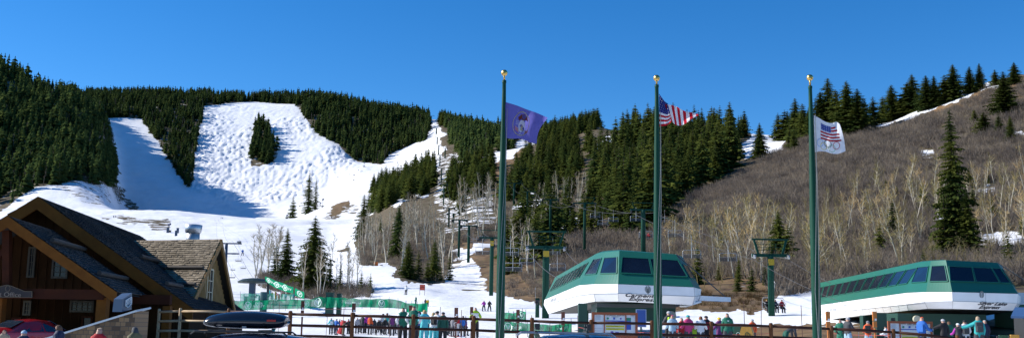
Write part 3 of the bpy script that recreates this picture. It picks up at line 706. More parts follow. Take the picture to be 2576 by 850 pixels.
MIDB = [(1255,745),(1255,520),(1480,470),(1640,600),(1560,720),(1390,770),(1330,755)]
P = sample(MIDB, .14, 110, 480, rs, bare_only); stamp('scrub', bushes, P, rs.uniform(.5, 1.6, len(P)), .9, [M_brush], 'low leafless scrub on the brown slope behind the lift chairs', 'scrub', rs)
GRV = [(640,718),(650,700),(700,700),(800,720),(935,730),(935,748),(860,756),(740,750)]
P = sample(GRV, .4, 125, 260, rs); stamp('scrub', bushes, P, rs.uniform(.8, 2.4, len(P)), .9, [M_brush], 'tangled undergrowth in the grove behind the green nets', 'scrub', rs)
# ------------------------------------------------------------------ flagpoles and flags
M_dgreen = mat('dark_green_paint', (.004, .052, .030), .55, spec=.2, noise=(3, .25, (.006, .06, .04)))
M_tgreen = mat('tower_green_paint', (.005, .048, .030), .6, spec=.2, noise=(2, .4, (.01, .07, .05)))
M_gold = mat('gold_leaf', (.75, .5, .16), .33, 1.0)
M_steel = mat('galvanised_steel', (.42, .44, .46), .45, .8, noise=(5, .5, (.3, .31, .33)))
M_dark = mat('black_rubber_and_steel', (.02, .022, .024), .6)
M_white = mat('white_panel', (.80, .81, .82), .5, noise=(1.1, .45, (.66, .67, .66)), bump=(2, .08))
M_rope = mat('rope', (.3, .3, .28), .9)
M_cable = mat('steel_cable', (.10, .10, .105), .6, .5)
FY = 38.0
def flagpole(xt, yt, xb, yball, wt, wb, lab):
    top = at(xt, yt, FY); foot = atz(xb, FY, -.9); h = top.z-foot.z
    foot.x = top.x; r = empty('flagpole', foot); tag(r, lab, 'flagpole')
    m_ = MB(); m_.lathe([(wb/2, 0), (wb/2, h*.25), (wb*.45, h*.55), (wt/2*1.05, h*.96), (wt/2, h*.99), (wt/2*1.15, h*.992), (wt/2*1.15, h)], n=20)
    o = m_.build('pole', M_dgreen, r, True)
    b = at(xt, yball, FY); m_ = MB(); rb = .125; m_.tube([(0, 0, h), (0, 0, b.z-foot.z)], .035, 8); m_.ball((0, 0, b.z-foot.z), rb, 16)
    m_.build('finial_ball', M_gold, r, True)
    m_ = MB(); m_.lathe([(wb*.9, 0), (wb*.9, .05), (wb*.62, .12)], n=20); m_.build('base_collar', M_dgreen, r)
    m_ = MB(); x = -wb*.3; y = -wb*.55
    m_.tube([(.13, -.1, h*.9), (.10, -.17, h*.7), (-.02, -.22, h*.45), (-.10, -.25, h*.3), (-.02, -.24, 1.3)], .011, 4)
    m_.tube([(.13, -.1, h*.9), (.12, -.17, h*.6), (.06, -.22, h*.32), (-.02, -.24, 1.3)], .011, 4)
    m_.build('halyard', M_rope, r)
    return r, foot, h
flagpole(1268.5, 203, 1256, 184, .14, .32, 'dark green flagpole with a gold ball carrying the blue flag, nearest the lift towers')
flagpole(1652, 214, 1657, 197, .14, .31, 'dark green flagpole with a gold ball carrying the striped flag before the terminal')
flagpole(2038, 217, 2054, 196, .135, .33, 'dark green flagpole with a gold ball carrying the white flag')
def cloth(name, col, tr=.55):
    M = bpy.data.materials.new(name); M.use_nodes = True; t = M.node_tree; N = t.nodes; L = t.links; N.clear()
    out = N.new('ShaderNodeOutputMaterial'); d = N.new('ShaderNodeBsdfDiffuse'); q = N.new('ShaderNodeBsdfTranslucent'); mx = N.new('ShaderNodeMixShader'); mx.inputs[0].default_value = tr
    tc = N.new('ShaderNodeTexCoord'); w_ = N.new('ShaderNodeTexNoise'); w_.inputs['Scale'].default_value = 7; L.new(tc.outputs['Object'], w_.inputs['Vector'])
    r = N.new('ShaderNodeMapRange'); r.inputs[3].default_value = .85; r.inputs[4].default_value = 1.12; L.new(w_.outputs[0], r.inputs[0])
    h = N.new('ShaderNodeHueSaturation'); h.inputs['Color'].default_value = (*col, 1); L.new(r.outputs[0], h.inputs['Value'])
    L.new(h.outputs[0], d.inputs[0]); L.new(h.outputs[0], q.inputs[0]); L.new(d.outputs[0], mx.inputs[1]); L.new(q.outputs[0], mx.inputs[2]); L.new(mx.outputs[0], out.inputs[0])
    return M
F_blue, F_white, F_red, F_navy, F_gold = cloth('blue_nylon', (.15, .14, .44)), cloth('white_nylon', (.82, .82, .84)), cloth('red_nylon', (.55, .02, .035)), cloth('navy_nylon', (.03, .04, .2)), cloth('gold_nylon', (.72, .58, .3))
F_brown = cloth('brown_nylon', (.25, .07, .05)); F_green = cloth('green_nylon', (.03, .3, .12)); F_black = cloth('black_nylon', (.03, .03, .05))
def curve(pts, t):
    n = len(pts)-1; f = min(max(t, 0), 1)*n; k = min(n-1, int(f)); g_ = f-k
    P = [pts[max(0, k-1)], pts[k], pts[k+1], pts[min(n, k+2)]]
    return tuple(.5*((2*P[1][i])+(-P[0][i]+P[2][i])*g_+(2*P[0][i]-5*P[1][i]+4*P[2][i]-P[3][i])*g_*g_+(-P[0][i]+3*P[1][i]-3*P[2][i]+P[3][i])*g_**3) for i in (0, 1))
class Flag:
    def __init__(s, T, B, rip, seed): s.T, s.B, s.rip, s.seed = T, B, rip, seed
    def pos(s, u, v, off=0):
        a, b = curve(s.T, u), curve(s.B, u); bow = math.sin(v*math.pi)*u*s.rip*4
        x, y = a[0]*(1-v)+b[0]*v+bow, a[1]*(1-v)+b[1]*v+math.sin(u*9+s.seed)*1.2*u
        d = u*(math.sin(u*11-v*2.6+s.seed)*.11+math.sin(u*5+v*5+s.seed*2)*.13)
        return at(x, y, FY-.06+d+off)
    def patch(s, mb, uv, off=-.008):
        mb.face([s.pos(u, v, off) for u, v in uv])
    def grid(s, mb, u0, u1, v0, v1, nu_, nv, off=0):
        n = len(mb.v)
        for i in range(nu_+1):
            for j in range(nv+1): mb.v.append(tuple(s.pos(u0+(u1-u0)*i/nu_, v0+(v1-v0)*j/nv, off)))
        for i in range(nu_):
            for j in range(nv):
                a = n+i*(nv+1)+j; mb.f.append((a, a+nv+1, a+nv+2, a+1)); mb.m.append(mb.mi)
    def ring(s, mb, cu, cv, ru, rv, w_, off=-.01, n=32, a0=0, a1=2*math.pi, sc=None):
        for k in range(n):
            q = []
            for a, r in ((k, 1), (k+1, 1), (k+1, 1-w_), (k, 1-w_)):
                t = a0+(a1-a0)*a/n; f = sc(t) if sc else 1
                q.append((cu+ru*r*f*math.cos(t), cv+rv*r*f*math.sin(t)))
            s.patch(mb, q, off)
    def text(s, body, cu, cv, h, name, mat_, par, asp=1.6, off=-.012, shear=0):
        cu_ = bpy.data.curves.new('t', 'FONT'); cu_.body = body; cu_.align_x = 'CENTER'; cu_.align_y = 'CENTER'; cu_.size = 1; cu_.shear = shear; cu_.offset = .01
        o = bpy.data.objects.new('t', cu_); me = bpy.data.meshes.new_from_object(o)
        mb = MB(); mb.v = [tuple(s.pos(cu+v.co.x*h/asp, cv-v.co.y*h, off)) for v in me.vertices]; mb.f = [tuple(p.vertices) for p in me.polygons]; mb.m = [0]*len(mb.f)
        bpy.data.objects.remove(o); bpy.data.meshes.remove(me); return mb.build(name, mat_, par)
# blue flag with a seal
f1 = Flag([(1272, 257), (1298, 265), (1325, 276), (1352, 284), (1378, 297)], [(1265, 345), (1285, 349), (1310, 350), (1332, 357), (1350, 362)], -2, 1)
b = MB(); f1.grid(b, 0, 1, 0, 1, 36, 22); fo = b.build('flag', F_blue, None, True); tag(fo, 'blue flag with a gold ringed seal flying from the first pole', 'flag')
b = MB(); f1.ring(b, .47, .50, .215, .40, .07, sc=lambda t: 1-.09*math.exp(-((abs(math.sin(t*.5+.9))-.35)/.14)**2)); b.build('seal_ring', F_gold, fo)
b = MB(); f1.patch(b, [(.37, .32), (.43, .2), (.5, .17), (.58, .24), (.63, .36), (.56, .33), (.50, .40), (.46, .33), (.41, .42)]); b.build('eagle_emblem', F_brown, fo)
b = MB(); f1.patch(b, [(.44, .40), (.50, .36), (.56, .42), (.60, .60), (.57, .74), (.49, .79), (.42, .72), (.41, .56)], -.012); b.build('shield_emblem', F_white, fo)
b = MB(); f1.patch(b, [(.475, .64), (.505, .50), (.535, .64)], -.018); f1.patch(b, [(.46, .66), (.55, .66), (.545, .71), (.465, .71)], -.018); b.build('beehive_emblem', F_gold, fo)
b = MB()
for k in range(4):
    f1.patch(b, [(.325+k*.026, .60+k*.02), (.34+k*.026, .60+k*.02), (.35+k*.026, .73+k*.02), (.335+k*.026, .73+k*.02)]); f1.patch(b, [(.60+k*.022, .68-k*.012), (.613+k*.022, .68-k*.012), (.60+k*.02, .80-k*.02), (.586+k*.02, .80-k*.02)])
b.build('flag_emblem_red', F_red, fo)
b = MB()
for k in range(4):
    f1.patch(b, [(.338+k*.026, .60+k*.02), (.351+k*.026, .60+k*.02), (.36+k*.026, .73+k*.02), (.348+k*.026, .73+k*.02)], -.006); f1.patch(b, [(.588+k*.022, .68-k*.012), (.602+k*.022, .68-k*.012), (.586+k*.02, .80-k*.02), (.572+k*.02, .80-k*.02)], -.006)
b.build('flag_emblem_white', F_white, fo)
b = MB()
for i in range(4):
    for j in range(3): f1.patch(b, [(.34+i*.022, .42+j*.05), (.35+i*.022, .42+j*.05), (.35+i*.022, .45+j*.05), (.34+i*.022, .45+j*.05)])
b.build('star_emblem', F_white, fo)
f1.text('1896', .48, .845, .075, 'year_lettering', F_white, fo, 2.0)
# striped flag, its fly end folded over
f2 = Flag([(1658, 236), (1668, 250), (1680, 262)], [(1659, 318), (1676, 316), (1690, 306)], 0, 2)
fo = MB(); f2.grid(fo, 0, 1, .0, .56, 10, 10); fo = fo.build('flag', F_navy, None, True); tag(fo, 'red and white striped flag with a star spangled blue canton', 'flag')
for k in range(6):
    b = MB(); f2.grid(b, 0, 1, .56+.44*k/6, .56+.44*(k+1)/6, 10, 2); b.build('stripe', F_red if k % 2 else F_white, fo, True)
b = MB()
for i in range(5):
    for j in range(6):
        u, v = .1+i*.16+(j % 2)*.08, .05+j*.085; f2.patch(b, [(u-.03, v), (u, v-.018), (u+.03, v), (u, v+.018)], -.02)
b.build('stars', F_white, fo)
UB = [(1672, 263), (1690, 265), (1705, 270), (1722, 279), (1740, 284), (1756, 288)]; LB = [(1689, 304), (1699, 314), (1711, 316), (1725, 310), (1742, 299), (1757, 292)]
f2b = Flag(UB, LB, 0, 3)
for k in range(11):
    b = MB(); f2b.grid(b, k/11, (k+1)/11, 0, 1, 3, 10, -.03); b.build('stripe', F_white if k % 2 else F_red, fo, True)
# white flag with rings
f3 = Flag([(2047, 290), (2060, 297), (2076, 306), (2092, 310), (2104, 308), (2113, 313)], [(2050, 383), (2062, 381), (2076, 381), (2092, 386), (2108, 388), (2127, 380)], .6, 4)
b = MB(); f3.grid(b, 0, 1, 0, 1, 30, 20); fo = b.build('flag', F_white, None, True); tag(fo, 'white flag with a small striped emblem above five rings', 'flag')
b = MB(); f3.grid(b, .26, .56, .12, .32, 8, 5, -.012); b.build('canton_emblem', cloth('mid_blue_nylon', (.10, .14, .42)), fo)
b = MB()
for i in range(5):
    for j in range(3): u, v = .29+i*.07, .15+j*.07; f3.patch(b, [(u-.012, v), (u, v-.018), (u+.012, v), (u, v+.018)], -.02)
b.build('star_emblem', F_white, fo)
for v0, u0, u1 in ((.14, .56, .74), (.24, .56, .80), (.36, .24, .86), (.46, .24, .86), (.56, .24, .90)):
    b = MB(); f3.grid(b, u0, u1, v0, v0+.052, 8, 1, -.012); b.build('stripe_emblem', F_red, fo)
for cu, cv, m_ in ((.22, .74, cloth('pale_blue_nylon', (.35, .5, .75))), (.47, .72, cloth('faded_black_nylon', (.12, .15, .2))), (.74, .74, cloth('faded_red_nylon', (.65, .15, .18))), (.345, .83, cloth('yellow_nylon', (.75, .62, .2))), (.605, .84, cloth('faded_green_nylon', (.35, .6, .42)))):
    b = MB(); f3.ring(b, cu, cv, .115, .125, .17); b.build('ring_emblem', m_, fo)
# ------------------------------------------------------------------ lift terminals
M_tg = mat('terminal_green', (.012, .125, .085), .42, noise=(.6, .3, (.02, .15, .10)), bump=(3, .05))
M_glass = mat('dark_glass', (.006, .010, .02), .15, noise=(1.5, .3, (.012, .02, .04)), spec=.45)
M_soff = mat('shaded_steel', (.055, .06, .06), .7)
def lettering(body, size, mat_, name, par, M4, shear=.3, sx=1.35, bold=.0, space=1.0):
    c = bpy.data.curves.new(name, 'FONT'); c.body = body; c.size = size; c.shear = shear; c.align_x = 'CENTER'; c.align_y = 'CENTER'; c.extrude = .006; c.offset = bold; c.space_line = .8; c.space_character = space
    t_ = bpy.data.objects.new(name, c); me = bpy.data.meshes.new_from_object(t_); bpy.data.objects.remove(t_); me.transform(Matrix.Translation(-par.location)@M4@Matrix.Diagonal((sx, 1, 1, 1))); me.materials.clear(); me.materials.append(mat_)
    o = bpy.data.objects.new(name, me); C.objects.link(o); o.parent = par; return o
def frame(o, ex, ez):
    ex = Vector(ex).normalized(); ez = Vector(ez).normalized(); n = ex.cross(ez).normalized(); ez = n.cross(ex)
    # text lies in its x-y plane, its z faces out
    return Matrix(((ex.x, ez.x, n.x, o[0]), (ex.y, ez.y, n.y, o[1]), (ex.z, ez.z, n.z, o[2]), (0, 0, 0, 1)))
M_ink = mat('dark_lettering', (.02, .02, .03), .6); M_greyink = mat('grey_lettering', (.42, .43, .45), .6)
def terminal(lab, ring, crease, bottom, roofr, win):
    """each ring: the corners as (column, row, depth), going round from the far tail"""
    root = empty('lift_terminal', (0, 0, 0)); tag(root, lab, 'lift terminal')
    W = [at(*q) for q in ring]; Cr = [at(*q) for q in crease]; Bo = [at(*q) for q in bottom]; Rf = [at(*q) for q in roofr]
    cx = sum(p.x for p in W)/len(W); cy = sum(p.y for p in W)/len(W); n = len(W)
    root.location = (cx, cy, 0); off = Vector((cx, cy, 0))
    sh = lambda p: p-off
    def strip(b, A, B_, gu=8, gv=3):
        for i in range(n):
            j = (i+1) % n; k = len(b.v)
            for u in range(gu+1):
                for v in range(gv+1): b.v.append(tuple(sh(A[i]).lerp(sh(A[j]), u/gu).lerp(sh(B_[i]).lerp(sh(B_[j]), u/gu), v/gv)))
            for u in range(gu):
                for v in range(gv): q = k+u*(gv+1)+v; b.f.append((q, q+gv+1, q+gv+2, q+1)); b.m.append(0)
    def seams(b, A, B_):
        b.mi = 1
        for i in range(n):
            j = (i+1) % n; ns = max(1, int((W[j]-W[i]).length/2.2))
            for k in range(ns): b.beam(sh(A[i]).lerp(sh(A[j]), k/ns), sh(B_[i]).lerp(sh(B_[j]), k/ns), .015, .02)
    b = MB(); strip(b, Cr, W); seams(b, Cr, W); b.build('upper_fascia', [M_white, M_steel], root)
    b = MB(); strip(b, Bo, Cr); seams(b, Bo, Cr); b.build('lower_fascia', [M_white, M_steel], root)
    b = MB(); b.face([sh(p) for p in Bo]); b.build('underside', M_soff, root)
    b = MB()
    for i in range(n): b.beam(sh(Cr[i]), sh(Cr[(i+1) % n]), .03, .03)
    b.build('trim_strip', M_steel, root)
    cen = sum(Rf, Vector((0, 0, 0)))/n
    W2 = [p+(cen-p)*.004+Vector((0, 0, .01)) for p in W]; b = MB(); strip(b, W2, Rf); b.face([sh(p) for p in W2]); b.build('green_shell', M_tg, root)
    pk = [p.lerp(Vector((cen.x, cen.y, p.z)), .22)+Vector((0, 0, .2)) for p in Rf]; b = MB(); strip(b, Rf, pk, 2, 1); b.face([sh(p) for p in pk]); b.build('roof', M_tg, root)
    # windows: face, s0, s1 (bottom), s0t, s1t (top), t0, t1
    for fi, s0, s1, q0, q1, t0, t1 in win:
        j = (fi+1) % n; P = lambda s_, t_: (sh(W[fi]).lerp(sh(W[j]), s_)).lerp(sh(Rf[fi]).lerp(sh(Rf[j]), s_), t_)
        A, B_, C_, D = P(s0, t0), P(s1, t0), P(q1, t1), P(q0, t1); nn = (B_-A).cross(D-A).normalized()
        ctr = (A+B_+C_+D)/4
        if nn.dot(ctr+Vector((0, 0, -2))) < 0: nn = -nn
        b = MB(); b.slab([q+nn*.03 for q in (A, B_, C_, D)], .04, nn); fr = b.build('window', M_glass, root)
        b = MB(); Q = [q+nn*.03 for q in (A, B_, C_, D)]
        for k in range(4): b.beam(Q[k], Q[(k+1) % 4], .05, .05, nn)
        b.build('window_frame', M_tg, fr)
    return root, W, Cr, Bo, Rf, off, sh
# the near terminal
winC = []
for k in range(9): winC.append((0, .07+k*.094, .145+k*.094, .13+k*.09, .20+k*.09, .32, .78))
winC += [(1, .06, .90, .12, .86, .32, .80), (2, .18, .90, .14, .86, .33, .80), (3, .03, .48, .05, .49, .32, .80), (3, .50, .985, .51, .975, .30, .80), (4, .1, .9, .15, .88, .28, .7)]
winC[9:11] = [(1, .05, .95, .10, .92, .31, .80), (2, .15, .93, .12, .9, .31, .80)]
rt, W, Cr, Bo, Rf, off, sh = terminal('green and white lift terminal in the middle with Carpenter Express lettering',
  [(1370, 753, 92), (1456, 717, 68), (1494, 714, 63.8), (1555, 714, 61.5), (1746, 722, 61.5), (1764, 727, 64.5), (1660, 750, 92)],
  [(1368, 766, 92), (1456, 743, 68), (1494, 738, 63.8), (1555, 737, 61.5), (1748, 745, 61.5), (1762, 742, 64.5), (1660, 764, 92)],
  [(1380, 789, 91), (1458, 764, 68.5), (1498, 757.5, 64.3), (1556, 757.5, 62.1), (1742, 766.5, 62.1), (1757, 756, 65), (1655, 784, 91)],
  [(1397, 696, 90), (1501, 637, 69), (1522, 633, 65.5), (1558, 630, 63.2), (1700, 639, 63.2), (1716, 645, 66), (1600, 690, 90)], winC)
mid = lambda a, b_, t: a.lerp(b_, t)
def on_face(P0, P1, Q0, Q1, s_, t_, d=.03):
    a = P0.lerp(P1, s_); b_ = Q0.lerp(Q1, s_); p = a.lerp(b_, t_); n_ = (P1-P0).cross(Q0-P0).normalized()
    if n_.dot(p-Vector((0, 0, 1))) > 0: n_ = -n_
    return p+n_*d, (P1-P0), (b_-a)
o_, ex, ez = on_face(Bo[3], Bo[4], Cr[3], Cr[4], .32, .62)
lettering('Carpenter\nExpress', .43, M_ink, 'front_lettering', rt, frame(o_, ex, ez), bold=.004, sx=1.2)
o_, ex, ez = on_face(Cr[0], Cr[1], W[0], W[1], .33, .45); lettering('Carpenter Express', .52, M_greyink, 'side_lettering', rt, frame(o_, ex, ez), sx=1.2)
def crest(par, c, ex, ez, s_=1.0, off=None):
    """round grey emblem of two facing leaf shapes"""
    ex, ez = Vector(ex).normalized(), Vector(ez).normalized(); b = MB(); nn = ex.cross(ez).normalized()
    if nn.dot(c) > 0: nn = -nn
    for sg in (-1, 1):
        pts = []
        for k in range(9): a = math.pi*k/8; pts.append(c+nn*.04+ex*sg*(.05+.30*math.sin(a))*s_+ez*(-.42*math.cos(a))*s_)
        pts.append(c+nn*.04+ex*sg*.05*s_+ez*.2*s_); b.slab(pts, .03, nn)
    b.beam(c+nn*.05-ez*.5*s_, c+nn*.05+ez*.1*s_, .06, .04, nn)
    return b.build('emblem', mat('grey_emblem', (.20, .22, .22), .5), par)
o_, ex, ez = on_face(Cr[3], Cr[4], W[3], W[4], .39, .55); crest(rt, o_-off, ex, ez, .5)
# what holds it up, in its shade
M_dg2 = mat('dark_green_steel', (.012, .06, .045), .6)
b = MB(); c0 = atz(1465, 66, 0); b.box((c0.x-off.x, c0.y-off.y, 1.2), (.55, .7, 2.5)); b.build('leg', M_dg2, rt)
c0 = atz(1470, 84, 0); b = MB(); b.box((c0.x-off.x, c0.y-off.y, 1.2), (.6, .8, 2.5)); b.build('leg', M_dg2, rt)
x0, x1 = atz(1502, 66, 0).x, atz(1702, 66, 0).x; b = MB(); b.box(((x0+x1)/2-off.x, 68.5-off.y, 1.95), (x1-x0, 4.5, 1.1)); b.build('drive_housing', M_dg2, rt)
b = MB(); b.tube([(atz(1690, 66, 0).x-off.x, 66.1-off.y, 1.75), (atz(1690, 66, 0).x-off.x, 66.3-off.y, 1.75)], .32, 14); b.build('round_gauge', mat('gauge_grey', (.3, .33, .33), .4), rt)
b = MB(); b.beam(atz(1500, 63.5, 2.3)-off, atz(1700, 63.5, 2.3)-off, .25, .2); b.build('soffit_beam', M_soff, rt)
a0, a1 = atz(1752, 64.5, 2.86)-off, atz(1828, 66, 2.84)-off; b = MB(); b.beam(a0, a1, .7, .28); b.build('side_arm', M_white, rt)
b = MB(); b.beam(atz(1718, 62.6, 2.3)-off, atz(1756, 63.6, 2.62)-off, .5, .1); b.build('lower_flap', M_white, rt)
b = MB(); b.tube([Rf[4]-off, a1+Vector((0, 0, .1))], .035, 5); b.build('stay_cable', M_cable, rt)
# the far right terminal
winS = []
for k in range(12): winS.append((0, .045+k*.079, .112+k*.079, .075+k*.079, .142+k*.079, .32, .80))
winS += [(1, .10, .93, .12, .93, .32, .82), (2, .10, .90, .12, .88, .32, .82), (3, .0, .40, .03, .44, .33, .8), (3, .42, .80, .46, .80, .33, .8), (3, .82, .985, .82, .97, .33, .8), (4, .1, .9, .1, .85, .3, .8)]
rs_, W, Cr, Bo, Rf, off, sh = terminal('long green and white lift terminal at the right with Silver Lake Express lettering',
  [(2046, 769, 107), (2279, 736, 70.5), (2330, 733.8, 67), (2395.5, 733.8, 65.5), (2561.6, 738.3, 67), (2568, 746, 72), (2440, 760, 107)],
  [(2046, 791, 107), (2281, 765, 70.3), (2326, 759, 67), (2396.5, 756.6, 65.5), (2560, 762, 67), (2566, 765, 72), (2440, 780, 107)],
  [(2050, 806, 106), (2285, 780, 71), (2334, 775.5, 67.8), (2396.6, 776, 66.2), (2548, 780.5, 67.6), (2556, 780, 72), (2440, 800, 106)],
  [(2046, 714, 105), (2311, 659, 71), (2341.6, 655.6, 68.3), (2379.5, 653.7, 67.2), (2508.5, 660, 68.3), (2520, 668, 72), (2440, 700, 105)], winS)
o_, ex, ez = on_face(Bo[3], Bo[4], Cr[3], Cr[4], .60, .62); lettering('Silver Lake\nExpress', .45, M_ink, 'front_lettering', rs_, frame(o_, ex, ez), bold=.004, sx=1.12)
o_, ex, ez = on_face(Cr[0], Cr[1], W[0], W[1], .27, .35); lettering('Silver Lake Express', .52, M_greyink, 'side_lettering', rs_, frame(o_, ex, ez), sx=1.25)
o_, ex, ez = on_face(Cr[3], Cr[4], W[3], W[4], .44, .80); crest(rs_, o_-off, ex, ez, .5)
for x, y in ((2215, 71), (2180, 84)):
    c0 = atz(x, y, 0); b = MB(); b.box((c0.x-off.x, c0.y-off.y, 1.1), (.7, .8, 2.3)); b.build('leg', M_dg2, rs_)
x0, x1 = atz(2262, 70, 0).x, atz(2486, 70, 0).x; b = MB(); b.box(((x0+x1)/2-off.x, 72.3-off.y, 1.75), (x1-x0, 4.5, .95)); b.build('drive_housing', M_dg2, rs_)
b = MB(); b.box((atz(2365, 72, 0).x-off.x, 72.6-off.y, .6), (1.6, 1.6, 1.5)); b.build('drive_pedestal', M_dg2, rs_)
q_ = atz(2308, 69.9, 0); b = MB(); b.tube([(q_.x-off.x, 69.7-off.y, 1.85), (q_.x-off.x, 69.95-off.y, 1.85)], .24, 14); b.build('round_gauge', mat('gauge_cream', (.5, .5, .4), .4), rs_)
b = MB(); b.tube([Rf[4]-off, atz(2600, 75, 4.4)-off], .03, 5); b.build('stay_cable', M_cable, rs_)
# ------------------------------------------------------------------ lift towers
M_yel = mat('yellow_sign', (.50, .33, .02), .6, noise=(9, .5, (.5, .3, .02)))
def wheels(b, c, L, ax):
    ax = Vector(ax).normalized()
    for k in range(6):
        p = Vector(c)+ax*(L*(k/5-.5)); b.tube([p-Vector((.06, 0, 0)), p+Vector((.06, 0, 0))], .2, 8)
    b.beam(Vector(c)-ax*L*.5+Vector((.1, 0, .1)), Vector(c)+ax*L*.5+Vector((.1, 0, .1)), .06, .12)
def lift_tower(x, yarm, ybase, wpx, Y, lab, style='T', sign=False, rpx=None, group=None):
    p = at(x, yarm, Y); g_ = gp(x, Y) if ybase is None else at(x, ybase, Y); px = FPX/Y
    r = empty('lift_tower', (p.x, p.y, g_.z-.3)); tag(r, lab, 'lift tower', group); h = p.z-g_.z+.3; W_ = wpx/px; rad = (rpx/px/2) if rpx else .28
    b = MB(); b.lathe([(rad*1.05, 0), (rad*.95, h*.98), (rad*.9, h)], n=14); b.build('post', M_tgreen, r, True)
    b = MB(); b.beam((-W_/2, 0, h), (W_/2, 0, h), .3, .32 if style == 'F' else .22)
    b.build('crossarm', M_tgreen, r)
    if style == 'F':
        t = 38/px
        b = MB()
        for s_ in (-1, 1): b.beam((s_*W_*.33, 0, h+.15), (s_*W_*.44, 0, h+t), .16, .2)
        b.beam((-W_*.5, 0, h+t+.08), (W_*.5, 0, h+t+.08), .22, .16); b.build('lifting_frame', M_tgreen, r)
        b = MB()
        for k in range(3): b.beam((-W_*.38, .3, h+t*(.35+.2*k)), (W_*.38, .3, h+t*(.35+.2*k)), .035, .035)
        for k in range(5): b.beam((-W_*.34+W_*.17*k, .3, h+.1), (-W_*.34+W_*.17*k, .3, h+t*.8), .035, .035)
        b.build('catwalk_railing', M_tgreen, r)
    elif style == 'T':
        b = MB()
        for s_ in (-1, 1): b.beam((s_*W_*.3, 0, h), (s_*W_*.42, 0, h+.9), .08, .08)
        b.beam((-W_*.45, 0, h+.95), (W_*.45, 0, h+.95), .1, .08); b.build('lifting_frame', M_tgreen, r)
    for s_ in (-1, 1):
        b = MB(); wheels(b, (s_*(W_/2-.15), 0, h-.1 if style == 'F' else h-.25), 2.4 if style == 'F' else 1.8, (.12, 1, .12)); b.build('sheave_train', M_steel if style == 'F' else M_dark, r)
    if sign:
        b = MB(); b.box((0, -rad-.03, h-.7), (rad*1.75, .05, .62)); b.build('yellow_tower_sign', M_yel, r)
    if style == 'F':
        b = MB(); b.tube([(-rad*.8, -rad*.7, .2), (-rad*.8, -rad*.7, h-.3)], .02, 4); b.tube([(-rad*.3, -rad*1.05, .2), (-rad*.3, -rad*1.05, h-.3)], .02, 4)
        for k in range(int(h/.4)): b.tube([(-rad*.8, -rad*.7, .3+k*.4), (-rad*.3, -rad*1.05, .3+k*.4)], .015, 3)
        b.build('ladder', M_tgreen, r)
    return r
G_ = 'lift towers up the mountain line'
T1 = lift_tower(1374, 622, None, 100, 110, 'large green lift tower with a yellow sign left of the middle terminal', 'F', True, 17)
T2 = lift_tower(1238, 598, 737, 66, 130, 'green lift tower with a yellow sign just left of the first flagpole', 'T', True, 10)
T3 = lift_tower(1180, 568, 656, 44, 190, 'squat dark lift tower left of the yellow signed one', 'T', False, 7)
T4 = lift_tower(1156, 553, 643, 40, 210, 'slender green lift tower immediately left of the squat dark one', 'T', False, 6)
lift_tower(1141, 537, 608, 34, 260, 'small dark lift tower on the snow above the squat pair', 'T', False, 5)
lift_tower(1130, 523, 569, 30, 300, 'small dark lift tower at the lower end of the steep snow strip', 'T', False, 5)
for i, (x, y0, y1, Y, w_) in enumerate(((1117, 464, 515, 420, 20), (1111, 423, 457, 520, 17), (1107, 390, 417, 640, 15), (1104, 366, 388, 740, 13), (1120, 373, 398, 720, 13), (1100, 345, 362, 840, 12), (1098, 322, 337, 1000, 10))):
    lift_tower(x, y0, y1, w_, Y, ['lowest', 'second lowest', 'third lowest', 'left one of the paired', 'right one of the paired', 'second highest', 'highest'][i]+' thin lift tower on the upper mountain line', 'T', False, 3.2, G_)
lift_tower(1085, 292, 312, 16, 1240, 'tiny lift tower on the skyline at the top of the upper line', 'T', False, 3)
lift_tower(1184, 302, 318, 18, 1050, 'tiny lift tower on the low skyline left of the blue flag', 'T', False, 3)
lift_tower(1294, 461, 512, 44, 330, 'lift tower on brown ground just right of the blue flag pole', 'T', False, 6)
lift_tower(1327, 482, 545, 42, 300, 'lift tower half hidden by a slender conifer', 'T', False, 5)
lift_tower(1385, 502, 600, 44, 225, 'green lift tower rising behind the big yellow signed one', 'T', False, 6)
T12 = lift_tower(1471, 511, 622, 60, 170, 'green lift tower in front of the central wood', 'T', False, 7)
T13 = lift_tower(1618, 528, 660, 66, 135, 'green lift tower behind the roof of the middle terminal', 'T', False, 12)
T14 = lift_tower(1938, 642, None, 92, 106, 'large green lift tower with a yellow sign left of the third flagpole', 'F', True, 16)
lift_tower(1352, 752, 790, 10, 100, 'short green steel post left of the middle terminal', 'P', False, 10)
# haul ropes
def rope(pts, lab, sag=.0, r=.022, name='haul_rope', m_=None):
    P = []
    for a, b_ in zip(pts[:-1], pts[1:]):
        for k in range(8):
            t = k/8; q = a.lerp(b_, t); q.z -= sag*4*t*(1-t)*(b_-a).length*.01; P.append(q)
    P.append(pts[-1]); b = MB(); b.tube(P, r, 4); tag(b.build(name, m_ or M_cable), lab, 'cable')
rope([at(1405, 700, 80), at(1326, 627, 110), at(1211, 600, 130), at(1160, 570, 190), at(1132, 530, 280), at(1112, 466, 420), at(1103, 392, 640), at(1093, 325, 1000), at(1082, 292, 1240)], 'steel haul rope rising from the middle terminal up the mountain on the left side', 1.2)
rope([at(1500, 690, 80), at(1420, 627, 110), at(1265, 600, 130), at(1200, 570, 190), at(1150, 530, 280), at(1124, 466, 420), at(1115, 392, 640), at(1100, 325, 1000), at(1088, 292, 1240)], 'steel haul rope rising from the middle terminal up the mountain on the right side', 1.2)
rope([at(2120, 760, 90), at(1895, 652, 106), at(1590, 535, 135), at(1443, 516, 170), at(1366, 506, 225), at(1308, 487, 300), at(1280, 463, 330)], 'upper haul rope running from the long terminal past the striped flag pole', 1.5)
rope([at(2200, 760, 90), at(1982, 652, 106), at(1646, 535, 135), at(1500, 516, 170), at(1404, 506, 225), at(1346, 487, 300), at(1312, 463, 330)], 'lower haul rope running from the long terminal past the striped flag pole', 1.5)
